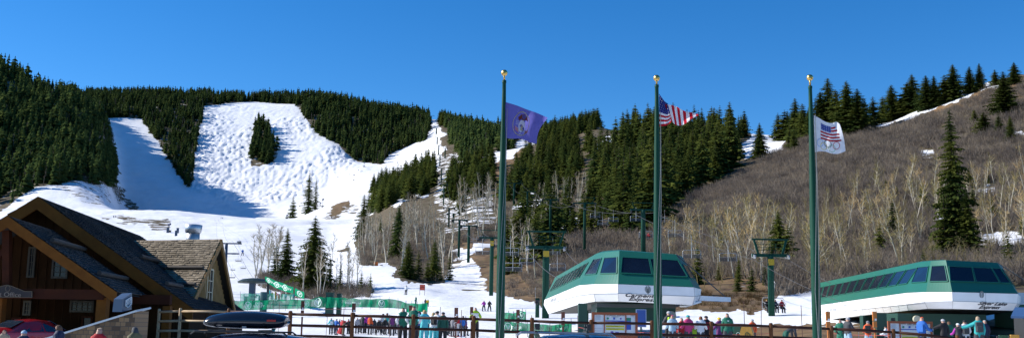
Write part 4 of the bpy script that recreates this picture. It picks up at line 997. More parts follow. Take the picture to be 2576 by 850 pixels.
# ------------------------------------------------------------------ chairs
M_seat = mat('dark_chair_slats', (.07, .075, .085), .7)
def chair(w_=2.3):
    r = empty('lift_chair'); h = 2.6
    b = MB(); b.tube([(0, 0, 0), (0, 0, h*.62), (0, -.1, h*.8), (0, -.35, h), (0, -.05, h+.25)], .035, 5); b.build('hanger', M_steel, r)
    b = MB(); b.tube([(-w_/2, .35, .0), (-w_/2, .3, .95), (-w_/2+.12, .28, 1.12), (w_/2-.12, .28, 1.12), (w_/2, .3, .95), (w_/2, .35, 0)], .035, 5); b.tube([(-w_/2, .35, 0), (-w_/2, -.35, -.02)], .03, 5); b.tube([(w_/2, .35, 0), (w_/2, -.35, -.02)], .03, 5); b.build('bail_frame', M_steel, r)
    b = MB()
    for k in range(4): b.box((0, -.25+k*.17, .0+.01*k), (w_-.1, .13, .04))
    b.build('seat', M_seat, r)
    b = MB()
    for k in range(3): b.box((0, .30, .2+k*.16), (w_-.1, .035, .11))
    b.build('backrest', M_seat, r)
    b = MB(); b.tube([(-w_/2, .3, .75), (-w_/2+.05, -.45, .5), (w_/2-.05, -.45, .5), (w_/2, .3, .75)], .025, 4); b.build('restraint_bar', M_steel, r)
    return r
ch0 = chair(); first = [True]
CH = [(1235, 661, 24, 'empty chair in front of the green tower left of the first flagpole'), (1325, 668, 38, 'empty chair left of the big yellow signed tower post'), (1290, 682, 44, 'low hanging empty chair just right of the first flagpole'),
 (1284, 643, 40, 'empty chair close to the first flagpole above the low hanging one'), (1214, 640, 38, 'empty chair at the height of the yellow sign left of the flagpole'), (1402, 682, 40, 'empty chair right of the big yellow signed tower post'), (1391, 640, 34, 'empty chair under the right end of the big crossarm'),
 (1347, 773, 40, 'large empty chair arriving low beside the middle terminal'), (1740, 650, 45, 'empty chair right of the roof of the middle terminal'), (1832, 657, 43, 'empty chair left of the right hand lift tower'),
 (1698, 596, 35, 'empty chair right of the second flagpole above the terminal roof'), (1543, 558, 24, 'empty chair in front of the central wood'), (1568, 520, 18, 'small empty chair high in front of the central wood'), (1497, 548, 24, 'empty chair right of the green tower before the central wood'),
 (1452, 560, 20, 'small empty chair left of the green tower before the central wood'), (1421, 536, 17, 'small empty chair above the white snow strip'), (1405, 518, 15, 'tiny empty chair above the white snow strip'), (1360, 525, 14, 'tiny empty chair left of the tower behind the big one'), (1190, 612, 22, 'empty chair left of the yellow signed slender tower'),
 (1175, 600, 20, 'empty chair in front of the squat dark tower'), (1122, 560, 14, 'tiny empty chair over the patchy snow'), (1345, 505, 12, 'tiny empty chair near the slender conifer'), (1672, 560, 26, 'empty chair just right of the second flagpole')]
CH += [(x, y, w_, 'tiny empty chair on the upper mountain line') for x, y, w_ in ((1103, 420, 6), (1112, 440, 6), (1108, 475, 7), (1118, 492, 8), (1122, 520, 9), (1128, 545, 10), (1105, 400, 5), (1139, 570, 12))]
CH += [(1300, 470, 9, 'tiny empty chair by the tower right of the blue flag pole'), (1352, 498, 11, 'tiny empty chair between the slender conifer and the next tower'), (1434, 545, 20, 'empty chair behind the left end of the snow strip tower'), (1516, 566, 26, 'empty chair below its neighbours before the central wood'), (1600, 556, 28, 'empty chair left of the tower behind the terminal roof')]
CHR = [(1209, 606, 24, 'chair carrying three dark riders left of the first flagpole'), (1247, 622, 26, 'chair carrying dark riders close to the first flagpole'), (1624, 598, 34, 'chair carrying two red riders behind the middle terminal roof'), (1948, 776, 56, 'chair carrying three riders at the foot of the right lift tower'), (1165, 588, 16, 'chair with riders in front of the slender left tower')]
CHP = {}
for i, (x, y, w_, lab) in enumerate(CH+CHR):
    Y = FPX*2.3/w_; o = ch0 if i == 0 else copy_tree(ch0); o.location = at(x, y, Y); o.rotation_euler.z = -.2+.12*math.sin(i*3.1); tag(o, lab, 'ski lift chair', 'chairs of the big lifts'); CHP[i] = o
# small lift at the left with its shelter
M_lblue = mat('blue_grey_steel', (.04, .07, .12), .5)
p = at(570, 612, 175); g_ = gp(570, 175); r = empty('lift_tower', (p.x, 175, g_.z)); tag(r, 'dark lift tower of the beginner lift at the right end of the shingle roof', 'lift tower'); h = p.z-g_.z
b = MB(); b.lathe([(.32, 0), (.25, h)], n=10); b.build('post', M_lblue, r, True)
for k, (dz, L) in enumerate(((0, 3.4), (-1.7, 2.9))): b = MB(); b.beam((-L*.45, 0, h+dz), (L*.75, 0, h+dz), .25, .22); b.build('crossarm', M_lblue, r)
for s_ in (-1.3, 2.1): b = MB(); wheels(b, (s_, 0, h+.25), 1.5, (.1, 1, .1)); b.build('sheave_train', M_steel, r)
p = gp(636, 152); r = empty('bullwheel_shelter', p); tag(r, 'dark low roofed bullwheel shelter of the beginner lift', 'shelter'); top = at(636, 704, 152).z-p.z
b = MB(); b.lathe([(2.3, top-.45), (2.35, top-.2), (1.6, top+.15), (.5, top+.3)], n=18); b.build('canopy', mat('dark_green_metal', (.02, .035, .03), .5), r)
b = MB(); b.box((-.2, 0, top/2-.2), (.8, .8, top)); b.build('column', M_lblue, r)
b = MB(); b.box((2.1, 0, top/2-.7), (.3, .3, top+1)); b.build('post', M_dark, r)
b = MB(); b.box((-.3, -.8, .3), (1.4, 1.0, 1.6)); b.build('operator_desk', mat('grey_wood', (.2, .19, .17), .8), r)
p = gp(590, 150); b = MB()
for k in range(3): b.tube([p+Vector((-5, 0, .7+k*.45)), p+Vector((5.5, 0, .7+k*.45))], .035, 4)
for k in range(6): b.tube([p+Vector((-5+2.1*k, 0, -.3)), p+Vector((-5+2.1*k, 0, 1.7))], .06, 5)
tag(b.build('rail_barrier', M_steel), 'grey tubular barrier beside the beginner lift shelter', 'barrier')
for i, (x, y, w_, lab) in enumerate(((599, 658, 16, 'nearest empty chair of the beginner lift'), (611, 676, 14, 'empty chair hanging above the dark shelter'), (582, 700, 18, 'low empty chair left of the dark shelter'), (585, 680, 12, 'small empty chair between beginner tower and shelter'), (588, 640, 10, 'tiny empty chair near the top of the beginner lift'))):
    Y = FPX*2.0/w_; o = copy_tree(ch0); o.location = at(x, y, min(Y, 200)); s_ = min(Y, 200)*w_/FPX/2.3; o.scale = (s_, s_, s_); tag(o, lab, 'ski lift chair', 'chairs of the beginner lift')
rope([at(640, 702, 152), at(598, 628, 185), at(585, 606, 175), at(560, 560, 420), at(548, 548, 560)], 'thin haul rope of the beginner lift on the right side', 1.0)
rope([at(600, 702, 152), at(566, 640, 190), at(552, 607, 175), at(545, 560, 420), at(540, 548, 560)], 'thin haul rope of the beginner lift on the left side', 1.0)
# ------------------------------------------------------------------ the ticket office
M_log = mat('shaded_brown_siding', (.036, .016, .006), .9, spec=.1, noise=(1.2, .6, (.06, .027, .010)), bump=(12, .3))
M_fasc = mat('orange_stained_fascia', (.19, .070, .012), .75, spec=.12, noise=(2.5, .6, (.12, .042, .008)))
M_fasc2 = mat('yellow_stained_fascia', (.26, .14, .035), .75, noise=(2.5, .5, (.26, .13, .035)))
M_beam = mat('heavy_brown_timber', (.07, .022, .010), .8, spec=.1, noise=(2, .6, (.04, .015, .01)))
M_wframe = mat('painted_window_frame', (.07, .06, .04), .6)
def shingles(name, c1, c2):
    M = bpy.data.materials.new(name); M.use_nodes = True; t = M.node_tree; N = t.nodes; L = t.links; b = N['Principled BSDF']; b.inputs['Roughness'].default_value = .85
    tc = N.new('ShaderNodeTexCoord'); br = N.new('ShaderNodeTexBrick'); br.inputs['Scale'].default_value = 1; br.inputs['Brick Width'].default_value = .24; br.inputs['Row Height'].default_value = .22
    br.inputs['Mortar Size'].default_value = .012; br.inputs['Color1'].default_value = (*c1, 1); br.inputs['Color2'].default_value = (*c2, 1); br.inputs['Mortar'].default_value = (.015, .014, .013, 1); br.inputs['Bias'].default_value = -.1
    L.new(tc.outputs['UV'], br.inputs['Vector']); L.new(br.outputs['Color'], b.inputs['Base Color'])
    return M
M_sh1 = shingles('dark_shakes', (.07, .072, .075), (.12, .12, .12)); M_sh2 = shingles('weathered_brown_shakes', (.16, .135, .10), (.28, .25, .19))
def roofplane(name, A, B_, C_, D, m_, par, off, row=.22, seed=1, thick=.05):
    """A ridge start, B ridge end, C eave end, D eave start: courses of shakes stepped like clapboards, each shake its own height"""
    rr_ = random.Random(seed); A, B_, C_, D = [Vector(q)-off for q in (A, B_, C_, D)]; n_ = (B_-A).cross(D-A).normalized()
    if n_.z < 0: n_ = -n_
    L = ((D-A).length+(C_-B_).length)/2; nr = max(3, int(L/row)); b = MB(); uvs = []
    for i in range(nr):
        t0, t1 = i/nr, min(1, (i+1.15)/nr); a0, a1 = A.lerp(D, t0), B_.lerp(C_, t0); c0, c1 = A.lerp(D, t1), B_.lerp(C_, t1); Wd = max((a1-a0).length, (c1-c0).length); s_ = 0
        while s_ < 1:
            w_ = rr_.uniform(.12, .3)/Wd; e_ = min(1, s_+w_); th = thick*rr_.uniform(.55, 1.4); ex = rr_.uniform(-.02, .03)/L
            q0, q1 = a0.lerp(a1, s_), a0.lerp(a1, e_-.008/Wd); r0, r1 = A.lerp(D, min(1, t1+ex)).lerp(B_.lerp(C_, min(1, t1+ex)), s_), A.lerp(D, min(1, t1+ex)).lerp(B_.lerp(C_, min(1, t1+ex)), e_-.008/Wd)
            b.face([q0+n_*.01, q1+n_*.01, r1+n_*th, r0+n_*th]); b.face([r0+n_*th, r1+n_*th, r1, r0])
            s_ = e_
    b.face([A-n_*.1, B_-n_*.1, C_-n_*.1, D-n_*.1]); b.face([A, B_, C_, D])
    return b.build(name, m_, par)
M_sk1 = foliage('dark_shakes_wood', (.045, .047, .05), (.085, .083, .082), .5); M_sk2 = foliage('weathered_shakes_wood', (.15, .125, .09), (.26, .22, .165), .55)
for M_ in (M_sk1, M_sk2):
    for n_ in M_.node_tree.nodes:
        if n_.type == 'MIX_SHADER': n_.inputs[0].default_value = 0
EM = Vector((0, 0, 0))
root = empty('ticket_office', (-23, 50, -.9)); EM = Vector((-23, 50, -.9)); tag(root, 'dark timber ticket office with steep shake roofs and tan fascia boards', 'building')
e = lambda v: Vector(v)-EM
# main gable end and roof
Ap, Bp = at(96, 494.5, 50), at(352, 595, 72.7); Ee = at(486, 776, 50.5); back = Bp-Ap; Ef = Ee+Vector((back.x, back.y, 0)); Bp = Ap+Vector((back.x, back.y, 0))
Wl = Vector((2*Ap.x-Ee.x, Ap.y-.3, Ee.z)); Wlf = Wl+Vector((back.x, back.y, 0))
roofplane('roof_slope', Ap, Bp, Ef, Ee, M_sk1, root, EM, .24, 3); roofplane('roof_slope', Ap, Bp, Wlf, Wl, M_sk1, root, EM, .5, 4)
def rake(P, Q, dep, m_, th=.1, dy=-.06):
    b = MB(); P, Q = Vector(P)-EM, Vector(Q)-EM; dn = Vector((0, 0, -dep)); b.slab([P+Vector((0, dy, 0)), Q+Vector((0, dy, 0)), Q+dn+Vector((0, dy, 0)), P+dn+Vector((0, dy, 0))], -th if False else th, (0, -1, 0)); return b.build('fascia_board', m_, root)
rake(Ap, Ee, .62, M_fasc); rake(Ap, Wl, .62, M_fasc)
dy = 1.1
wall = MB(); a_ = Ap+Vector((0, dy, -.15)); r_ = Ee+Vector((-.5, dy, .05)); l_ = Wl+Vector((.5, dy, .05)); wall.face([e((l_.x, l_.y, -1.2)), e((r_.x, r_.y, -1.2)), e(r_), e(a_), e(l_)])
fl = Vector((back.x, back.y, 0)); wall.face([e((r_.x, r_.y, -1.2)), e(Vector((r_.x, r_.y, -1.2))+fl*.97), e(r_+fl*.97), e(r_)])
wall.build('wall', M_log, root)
b = MB()                                       # battens
k = l_.x
while k < r_.x:
    t = 1-abs(k-Ap.x)/(Ee.x-Ap.x); zt = Ee.z+(Ap.z-Ee.z)*t-.25; b.box(e((k, Ap.y+dy-.03, (zt-1.2)/2)), (.05, .05, zt+1.2)); k += .42
b.build('wall_battens', M_log, root)
# porch gable in front
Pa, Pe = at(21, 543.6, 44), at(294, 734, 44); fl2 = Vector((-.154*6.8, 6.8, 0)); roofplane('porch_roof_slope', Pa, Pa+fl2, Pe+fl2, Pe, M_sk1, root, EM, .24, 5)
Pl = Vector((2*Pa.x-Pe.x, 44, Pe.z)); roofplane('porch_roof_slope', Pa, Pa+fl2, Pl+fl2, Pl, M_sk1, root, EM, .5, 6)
rake(Pa, Pe, .48, M_fasc); rake(Pa, Pl, .48, M_fasc)
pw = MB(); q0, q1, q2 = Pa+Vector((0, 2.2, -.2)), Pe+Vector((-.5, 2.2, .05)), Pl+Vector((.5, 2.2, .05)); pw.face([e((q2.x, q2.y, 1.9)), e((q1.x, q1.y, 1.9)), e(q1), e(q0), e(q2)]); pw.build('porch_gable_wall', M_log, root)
b = MB(); k = q2.x
while k < q1.x:
    t = 1-abs(k-Pa.x)/(Pe.x-Pa.x); zt = Pe.z+(Pa.z-Pe.z)*t-.3; 
    if zt > 2.0: b.box(e((k, Pa.y+2.17, (zt+1.95)/2)), (.05, .05, zt-1.95))
    k += .4
b.build('porch_wall_battens', M_log, root)
for x, m_ in ((-10, M_fasc), (252, M_fasc), (30, M_beam)):
    p = atz(x, 44.6, 0); b = MB(); b.box(e((p.x, 44.6, .45)), (.42, .42, 2.9 if x != 30 else .1)); 
    if x != 30: b.build('porch_post', m_, root)
b = MB(); b.beam(e(atz(-40, 44.4, 2.02)), e(atz(262, 44.4, 2.02)), .35, .42); b.build('porch_beam', M_beam, root)
b = MB(); b.beam(e(atz(18, 44.5, 2.3)), e(atz(18, 44.5, 4.7)), .3, .3, (0, 1, 0)); b.beam(e(atz(18, 44.5, 4.0)), e(atz(-30, 44.5, 3.0)), .2, .2, (0, 1, 0)); b.build('king_post', M_beam, root)
b = MB(); b.beam(e(atz(262, 49.5, 1.95)), e(atz(430, 49.5, 1.95)), .35, .45); b.build('wall_beam', M_beam, root)
b = MB(); p = atz(416, 49, 0); b.box(e((p.x, 49, .3)), (.35, .35, 2.7)); b.build('porch_post', M_fasc, root)
def window(x0, y0, x1, y1, Y, nx=2, ny_=4, m_=M_wframe):
    A, B_ = at(x0, y1, Y), at(x1, y0, Y); B_.y = A.y; c = (A+B_)/2; w_, h_ = abs(B_.x-A.x), abs(B_.z-A.z); b = MB()
    for s_ in (-1, 1): b.box(e(c+Vector((s_*w_/2, -.03, 0))), (.09, .09, h_+.09)); b.box(e(c+Vector((0, -.03, s_*h_/2))), (w_-.09, .085, .09))
    for k in range(1, nx): b.box(e(c+Vector((-w_/2+w_*k/nx, -.02, 0))), (.035, .05, h_-.1))
    for k in range(1, ny_): b.box(e(c+Vector((0, -.021, -h_/2+h_*k/ny_))), (w_-.1, .045, .035))
    f_ = b.build('window', m_, root); b = MB(); b.box(e(c+Vector((0, .01, 0))), (w_-.05, .03, h_-.05)); b.build('pane', M_glass, f_)
window(70, 623, 90, 695, 46.1, 2, 4); window(132, 656, 171, 697, 46.1, 2, 3); window(60, 758, 78, 790, 50.8, 2, 3); window(178, 758, 235, 782, 50.8, 4, 3)
window(28, 800, 52, 850, 50.8, 1, 1, M_beam); window(205, 797, 232, 850, 50.8, 1, 1, M_beam)
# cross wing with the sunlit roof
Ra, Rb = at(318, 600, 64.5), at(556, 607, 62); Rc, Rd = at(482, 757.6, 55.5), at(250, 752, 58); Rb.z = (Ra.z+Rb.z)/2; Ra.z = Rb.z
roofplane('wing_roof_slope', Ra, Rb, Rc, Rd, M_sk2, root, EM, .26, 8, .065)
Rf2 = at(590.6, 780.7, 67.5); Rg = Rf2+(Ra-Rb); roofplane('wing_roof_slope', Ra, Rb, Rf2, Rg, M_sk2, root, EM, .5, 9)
for P, Q in ((Rb, Rc), (Rb, Rf2)):
    b = MB(); P_, Q_ = e(P)+Vector((.08, 0, 0)), e(Q)+Vector((.08, 0, 0)); dn = Vector((0, 0, -.42)); b.slab([P_, P_+dn, Q_+dn, Q_], .12, (1, 0, 0)); b.build('fascia_board', M_fasc2, root)
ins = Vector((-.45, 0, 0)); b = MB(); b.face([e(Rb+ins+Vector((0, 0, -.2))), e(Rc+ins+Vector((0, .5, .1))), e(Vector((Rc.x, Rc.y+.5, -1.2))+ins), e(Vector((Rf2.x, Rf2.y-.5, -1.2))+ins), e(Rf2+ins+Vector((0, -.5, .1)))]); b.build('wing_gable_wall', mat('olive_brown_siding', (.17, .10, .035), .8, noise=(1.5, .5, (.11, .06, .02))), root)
b = MB(); n_ = 30
for k in range(n_):
    t = (k+.5)/n_; p = Vector((Rc.x, Rc.y+.5, 0)).lerp(Vector((Rf2.x, Rf2.y-.5, 0)), t); tr = (p.y-Rb.y); zt = Rb.z-.35-(Rb.z-Rc.z)*((Rb.y-p.y)/(Rb.y-Rc.y)) if tr < 0 else Rb.z-.35-(Rb.z-Rf2.z)*(tr/(Rf2.y-Rb.y))
    b.box(e((p.x-.40, p.y, (zt-1.2)/2)), (.06, .07, zt+1.2))
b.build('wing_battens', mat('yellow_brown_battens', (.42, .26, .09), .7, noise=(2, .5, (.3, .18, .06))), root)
yc = Rb.y-1.4
for dy_ in (-.75, .75):
    P0 = Vector((Rb.x-.34, yc+dy_, 3.0)); b = MB()
    for s_ in (-1, 1): b.box(e(P0+Vector((0, s_*.55, 0))), (.08, .1, 2.0)); b.box(e(P0+Vector((0, 0, s_*1.0))), (.08, 1.0, .1))
    b.box(e(P0), (.05, .05, 1.9)); b.box(e(P0+Vector((0, 0, .33))), (.045, 1.0, .05)); b.box(e(P0+Vector((0, 0, -.33))), (.045, 1.0, .05)); w1 = b.build('window', mat('cream_window_frame', (.6, .52, .34), .6), root)
    b = MB(); b.box(e(P0+Vector((-.03, 0, 0))), (.02, 1.0, 1.9)); b.build('pane', M_glass, w1)
# snow-guard logs along the roofs
M_guard = mat('weathered_log', (.05, .042, .036), .85, noise=(3, .6, (.09, .075, .06)))
def onroof(A, B_, C_, D, s_, t_): return A.lerp(B_, s_).lerp(D.lerp(C_, s_), t_)
for P4, s0, s1, t_ in (((Ra, Rb, Rc, Rd), .34, .58, .54), ((Ra, Rb, Rc, Rd), .60, .97, .54), ((Ra, Rb, Rc, Rd), .60, .97, .80), ((Ap, Bp, Ef, Ee), .05, .24, .80), ((Ap, Bp, Ef, Ee), .25, .62, .50), ((Pa, Pa+fl2, Pe+fl2, Pe), .1, .95, .80), ((Pa, Pa+fl2, Pe+fl2, Pe), .1, .95, .36)):
    p, q = onroof(*P4, s0, t_)+Vector((0, 0, .2)), onroof(*P4, s1, t_)+Vector((0, 0, .2)); b = MB(); b.tube([e(p), e(q)], .10, 8); b.build('snow_guard_log', M_guard, root)
# roof vent
v0 = at(485, 602, 66); b = MB(); b.lathe([(.42, -.6), (.42, .55)], e(v0), 14); vp = b.build('vent_pipe', M_steel, root, True)
b = MB(); b.lathe([(.46, .42), (.50, .44), (.56, .92), (.50, .94)], e(v0), 14); b.build('vent_hood', mat('pale_galvanised_hood', (.55, .57, .6), .35, .6), vp, True)
# hanging sign
sg = empty('hanging_sign', atz(30, 44.1, 2.0)); tag(sg, 'dark wooden board with Ticket Office lettering under the porch gable', 'sign'); o0 = sg.location
b = MB(); P = [at(x, y, 44.1)-o0 for x, y in ((-70, 747), (81, 747), (81, 732.5), (62, 732), (30, 719), (18, 716), (5, 719), (-30, 732), (-70, 732))]; b.slab(P, .07, (0, -1, 0)); b.build('board', mat('dark_sign_board', (.035, .028, .025), .6), sg)
b = MB()
for p, q in zip(P, P[1:]+P[:1]): b.beam(p+Vector((0, -.02, 0)), q+Vector((0, -.02, 0)), .02, .025, (0, 1, 0))
b.build('border', mat('sign_gold', (.16, .12, .07), .5), sg)
c_ = at(6, 740, 44.02); lettering('Ticket Office', .27, mat('sign_cream', (.24, .20, .15), .6), 'lettering', sg, frame(c_, (1, 0, -.016), (0, 0, 1)), 0, 1.12)
c_ = at(19.5, 725, 44.0)-o0; b = MB()
for k in range(16):
    a0, a1 = 2*math.pi*k/16, 2*math.pi*(k+1)/16; b.beam(c_+Vector((.1*math.cos(a0), 0, .12*math.sin(a0))), c_+Vector((.1*math.cos(a1), 0, .12*math.sin(a1))), .015, .02, (0, 1, 0))
b.build('round_emblem', mat('sign_gold', (.16, .12, .07), .5), sg)
# ------------------------------------------------------------------ the sloping stone wall with its metal cap
def stonework(name):
    M = bpy.data.materials.new(name); M.use_nodes = True; t = M.node_tree; N = t.nodes; L = t.links; b = N['Principled BSDF']; b.inputs['Roughness'].default_value = .85
    tc = N.new('ShaderNodeTexCoord'); mp = N.new('ShaderNodeMapping'); mp.inputs['Rotation'].default_value = (math.pi/2, 0, 0); L.new(tc.outputs['Object'], mp.inputs['Vector'])
    br = N.new('ShaderNodeTexBrick'); br.inputs['Scale'].default_value = 1; br.inputs['Brick Width'].default_value = .17; br.inputs['Row Height'].default_value = .14; br.inputs['Mortar Size'].default_value = .008
    br.inputs['Color1'].default_value = (.27, .17, .085, 1); br.inputs['Color2'].default_value = (.06, .038, .024, 1); br.inputs['Mortar'].default_value = (.06, .055, .05, 1); br.offset = .37; br.squash = 1.6; br.squash_frequency = 3
    L.new(mp.outputs[0], br.inputs['Vector']); L.new(br.outputs['Color'], b.inputs['Base Color']); return M
sw = empty('stone_wall', atz(280, 34, -.9)); tag(sw, 'sloping stone wall with a pale metal cap in front of the ticket office', 'wall'); o0 = sw.location
A, B_ = at(341, 781, 34), at(100, 856, 34); b = MB(); low = -1.2
b.slab([Vector((A.x, 34, low))-o0, A-o0, B_-o0, Vector((B_.x, 34, low))-o0], 1.25, (0, -1, 0)); b.build('masonry', stonework('mixed_stone'), sw)
b = MB(); A2, B2 = A+Vector((.05, -.08, .03)), B_+Vector((0, -.08, .03)); A3, B3 = A2+Vector((-.05, 1.5, .12)), B2+Vector((-.05, 1.5, .12))
b.slab([A2-o0, A3-o0, B3-o0, B2-o0], .06, None); b.build('metal_cap', mat('pale_blue_metal', (.55, .60, .62), .45, .2), sw)
lb = empty('lamp_housing', at(308, 783, 34.4)); tag(lb, 'blue grey wedge shaped lamp housing on the stone wall cap', 'lamp'); o0 = lb.location
b = MB(); Yl = 34.35; f = [at(286.5, 751.5, Yl), at(308.5, 751.5, Yl), at(306.5, 783.5, Yl), at(282.5, 783.5, Yl)]; rr0 = [at(307, 737, Yl+.7), at(332, 736, Yl+.7), at(331, 777.5, Yl+.7), at(307, 777.5, Yl+.7)]
for q in ((0, 1, 2, 3),): b.face([f[i]-o0 for i in q])
b.face([f[0]-o0, rr0[0]-o0, rr0[1]-o0, f[1]-o0]); b.face([f[1]-o0, rr0[1]-o0, rr0[2]-o0, f[2]-o0]); b.face([f[0]-o0, f[3]-o0, rr0[3]-o0, rr0[0]-o0]); b.face([rr0[0]-o0, rr0[3]-o0, rr0[2]-o0, rr0[1]-o0]); b.face([f[3]-o0, f[2]-o0, rr0[2]-o0, rr0[3]-o0])
b.build('housing', mat('blue_grey_panel', (.10, .14, .20), .4, .3), lb)
b = MB(); F0 = lambda s_, t_: (f[1]-o0).lerp(rr0[1]-o0, s_).lerp((f[2]-o0).lerp(rr0[2]-o0, s_), t_)+Vector((.03, -.03, 0))
Q = [F0(.3, .22), F0(.9, .22), F0(.9, .62), F0(.55, .78), F0(.3, .62)]
for i in range(5): b.beam(Q[i], Q[(i+1) % 5], .025, .03, (1, -.5, 0))
for k in range(1, 4): b.beam(F0(.3+.15*k, .22), F0(.3+.15*k, .64), .015, .02, (1, -.5, 0)); b.beam(F0(.3, .22+.1*k), F0(.9, .22+.1*k), .015, .02, (1, -.5, 0))
b.build('lamp_cage', M_white, lb)
# ------------------------------------------------------------------ post and rail fence
M_rail = mat('dark_stained_rail', (.032, .012, .008), .6, spec=.2, noise=(5, .6, (.07, .025, .013)))
M_post = mat('orange_brown_post', (.13, .05, .015), .6, spec=.2, noise=(4, .7, (.06, .022, .010)))
M_rawrail = mat('pale_weathered_rail', (.42, .30, .17), .65, noise=(5, .6, (.28, .17, .08)))
fe = empty('rail_fence', gp(1288, 43)); tag(fe, 'long brown round post and rail fence with dark rails along the snow edge', 'fence'); o0 = fe.location
POSTS = [(577, 775, 46.5), (731, 780.7, 43), (887, 784.6, 43), (1040.5, 789.6, 43), (1192, 793, 43), (1338.6, 798, 43), (1487, 802.6, 43), (1640, 805, 43), (1789, 807, 43), (1939, 811, 43), (2091, 818, 43), (2247, 826, 43), (2408, 842, 42.5), (2575, 862, 42)]
tops = []
for x, y, Y in POSTS:
    p = at(x, y, Y); g_ = atz(x, Y, 0); b = MB(); h = p.z+.5; rr_ = .085
    b.lathe([(rr_, -.5), (rr_, h-.56), (rr_*.9, h-.52), (rr_*.5, h-.5)], Vector((p.x, Y, 0))-o0, 10); b.build('post', M_post, fe, True); tops.append(p)
for p, q in zip(tops, tops[1:]):
    for k, dz in enumerate((.14, .59, 1.02, 1.4)):
        a = p+Vector((.04, 0, -dz))-o0; c = q+Vector((-.04, 0, -dz))-o0; m_ = (a+c)/2+Vector((0, 0, random.uniform(-.02, .02))); b = MB(); b.tube([a, m_, c], [.055, .062, .05], 8); b.build('rail', M_rail, fe, True)
f2_ = empty('rail_fence', gp(454, 47)); tag(f2_, 'pale weathered end of the rail fence with a corner before the ticket office', 'fence'); o0 = f2_.location
P2 = [at(401, 775.6, 48.5), at(454.5, 773.7, 47.5), at(576, 775, 46.6)]
B2 = [at(412, 782, 58), at(436, 783, 55), at(470, 781, 56), at(520, 783, 57)]
for p in P2: b = MB(); b.lathe([(.075, -1), (.07, p.z-.03), (.04, p.z)], Vector((p.x, p.y, 0))-o0, 8); b.build('post', M_rawrail, f2_, True)
for p in B2: b = MB(); b.lathe([(.07, -1), (.06, p.z)], Vector((p.x, p.y, 0))-o0, 7); b.build('post', M_post, f2_, True)
for p, q in zip(P2, P2[1:]):
    for dz in (.15, .58, 1.02, 1.4): b = MB(); b.tube([p-Vector((0, 0, dz))-o0, q-Vector((0, 0, dz))-o0], .055, 7); b.build('rail', M_rawrail, f2_, True)
for p, q in zip(B2, B2[1:]):
    for dz in (.15, .65): b = MB(); b.tube([p-Vector((0, 0, dz))-o0, q-Vector((0, 0, dz))-o0], .05, 6); b.build('rail', M_post, f2_, True)
# ------------------------------------------------------------------ nets
def netting(name, c, op):
    M = bpy.data.materials.new(name); M.use_nodes = True; t = M.node_tree; N = t.nodes; L = t.links; N.clear()
    out = N.new('ShaderNodeOutputMaterial'); d = N.new('ShaderNodeBsdfDiffuse'); q = N.new('ShaderNodeBsdfTranslucent'); tr = N.new('ShaderNodeBsdfTransparent'); m1 = N.new('ShaderNodeMixShader'); m2 = N.new('ShaderNodeMixShader')
    tc = N.new('ShaderNodeTexCoord'); w_ = N.new('ShaderNodeTexNoise'); w_.inputs['Scale'].default_value = .9; w_.inputs['Detail'].default_value = 4; L.new(tc.outputs['Object'], w_.inputs['Vector'])
    r = N.new('ShaderNodeMapRange'); r.inputs[1].default_value = .3; r.inputs[2].default_value = .7; r.inputs[3].default_value = op-.15; r.inputs[4].default_value = op+.15; L.new(w_.outputs[0], r.inputs[0])
    d.inputs[0].default_value = (*c, 1); q.inputs[0].default_value = (*c, 1); m1.inputs[0].default_value = .5; L.new(d.outputs[0], m1.inputs[1]); L.new(q.outputs[0], m1.inputs[2])
    L.new(r.outputs[0], m2.inputs[0]); L.new(tr.outputs[0], m2.inputs[1]); L.new(m1.outputs[0], m2.inputs[2]); L.new(m2.outputs[0], out.inputs[0]); return M
M_net = netting('green_netting', (.010, .27, .13), .88); M_net2 = netting('pale_green_netting', (.08, .40, .27), .5); M_netd = netting('dense_green_netting', (.010, .32, .15), .95)
M_netw = mat('white_net_print', (.62, .75, .70), .8); M_npole = mat('thin_fence_pole', (.10, .04, .03), .7)
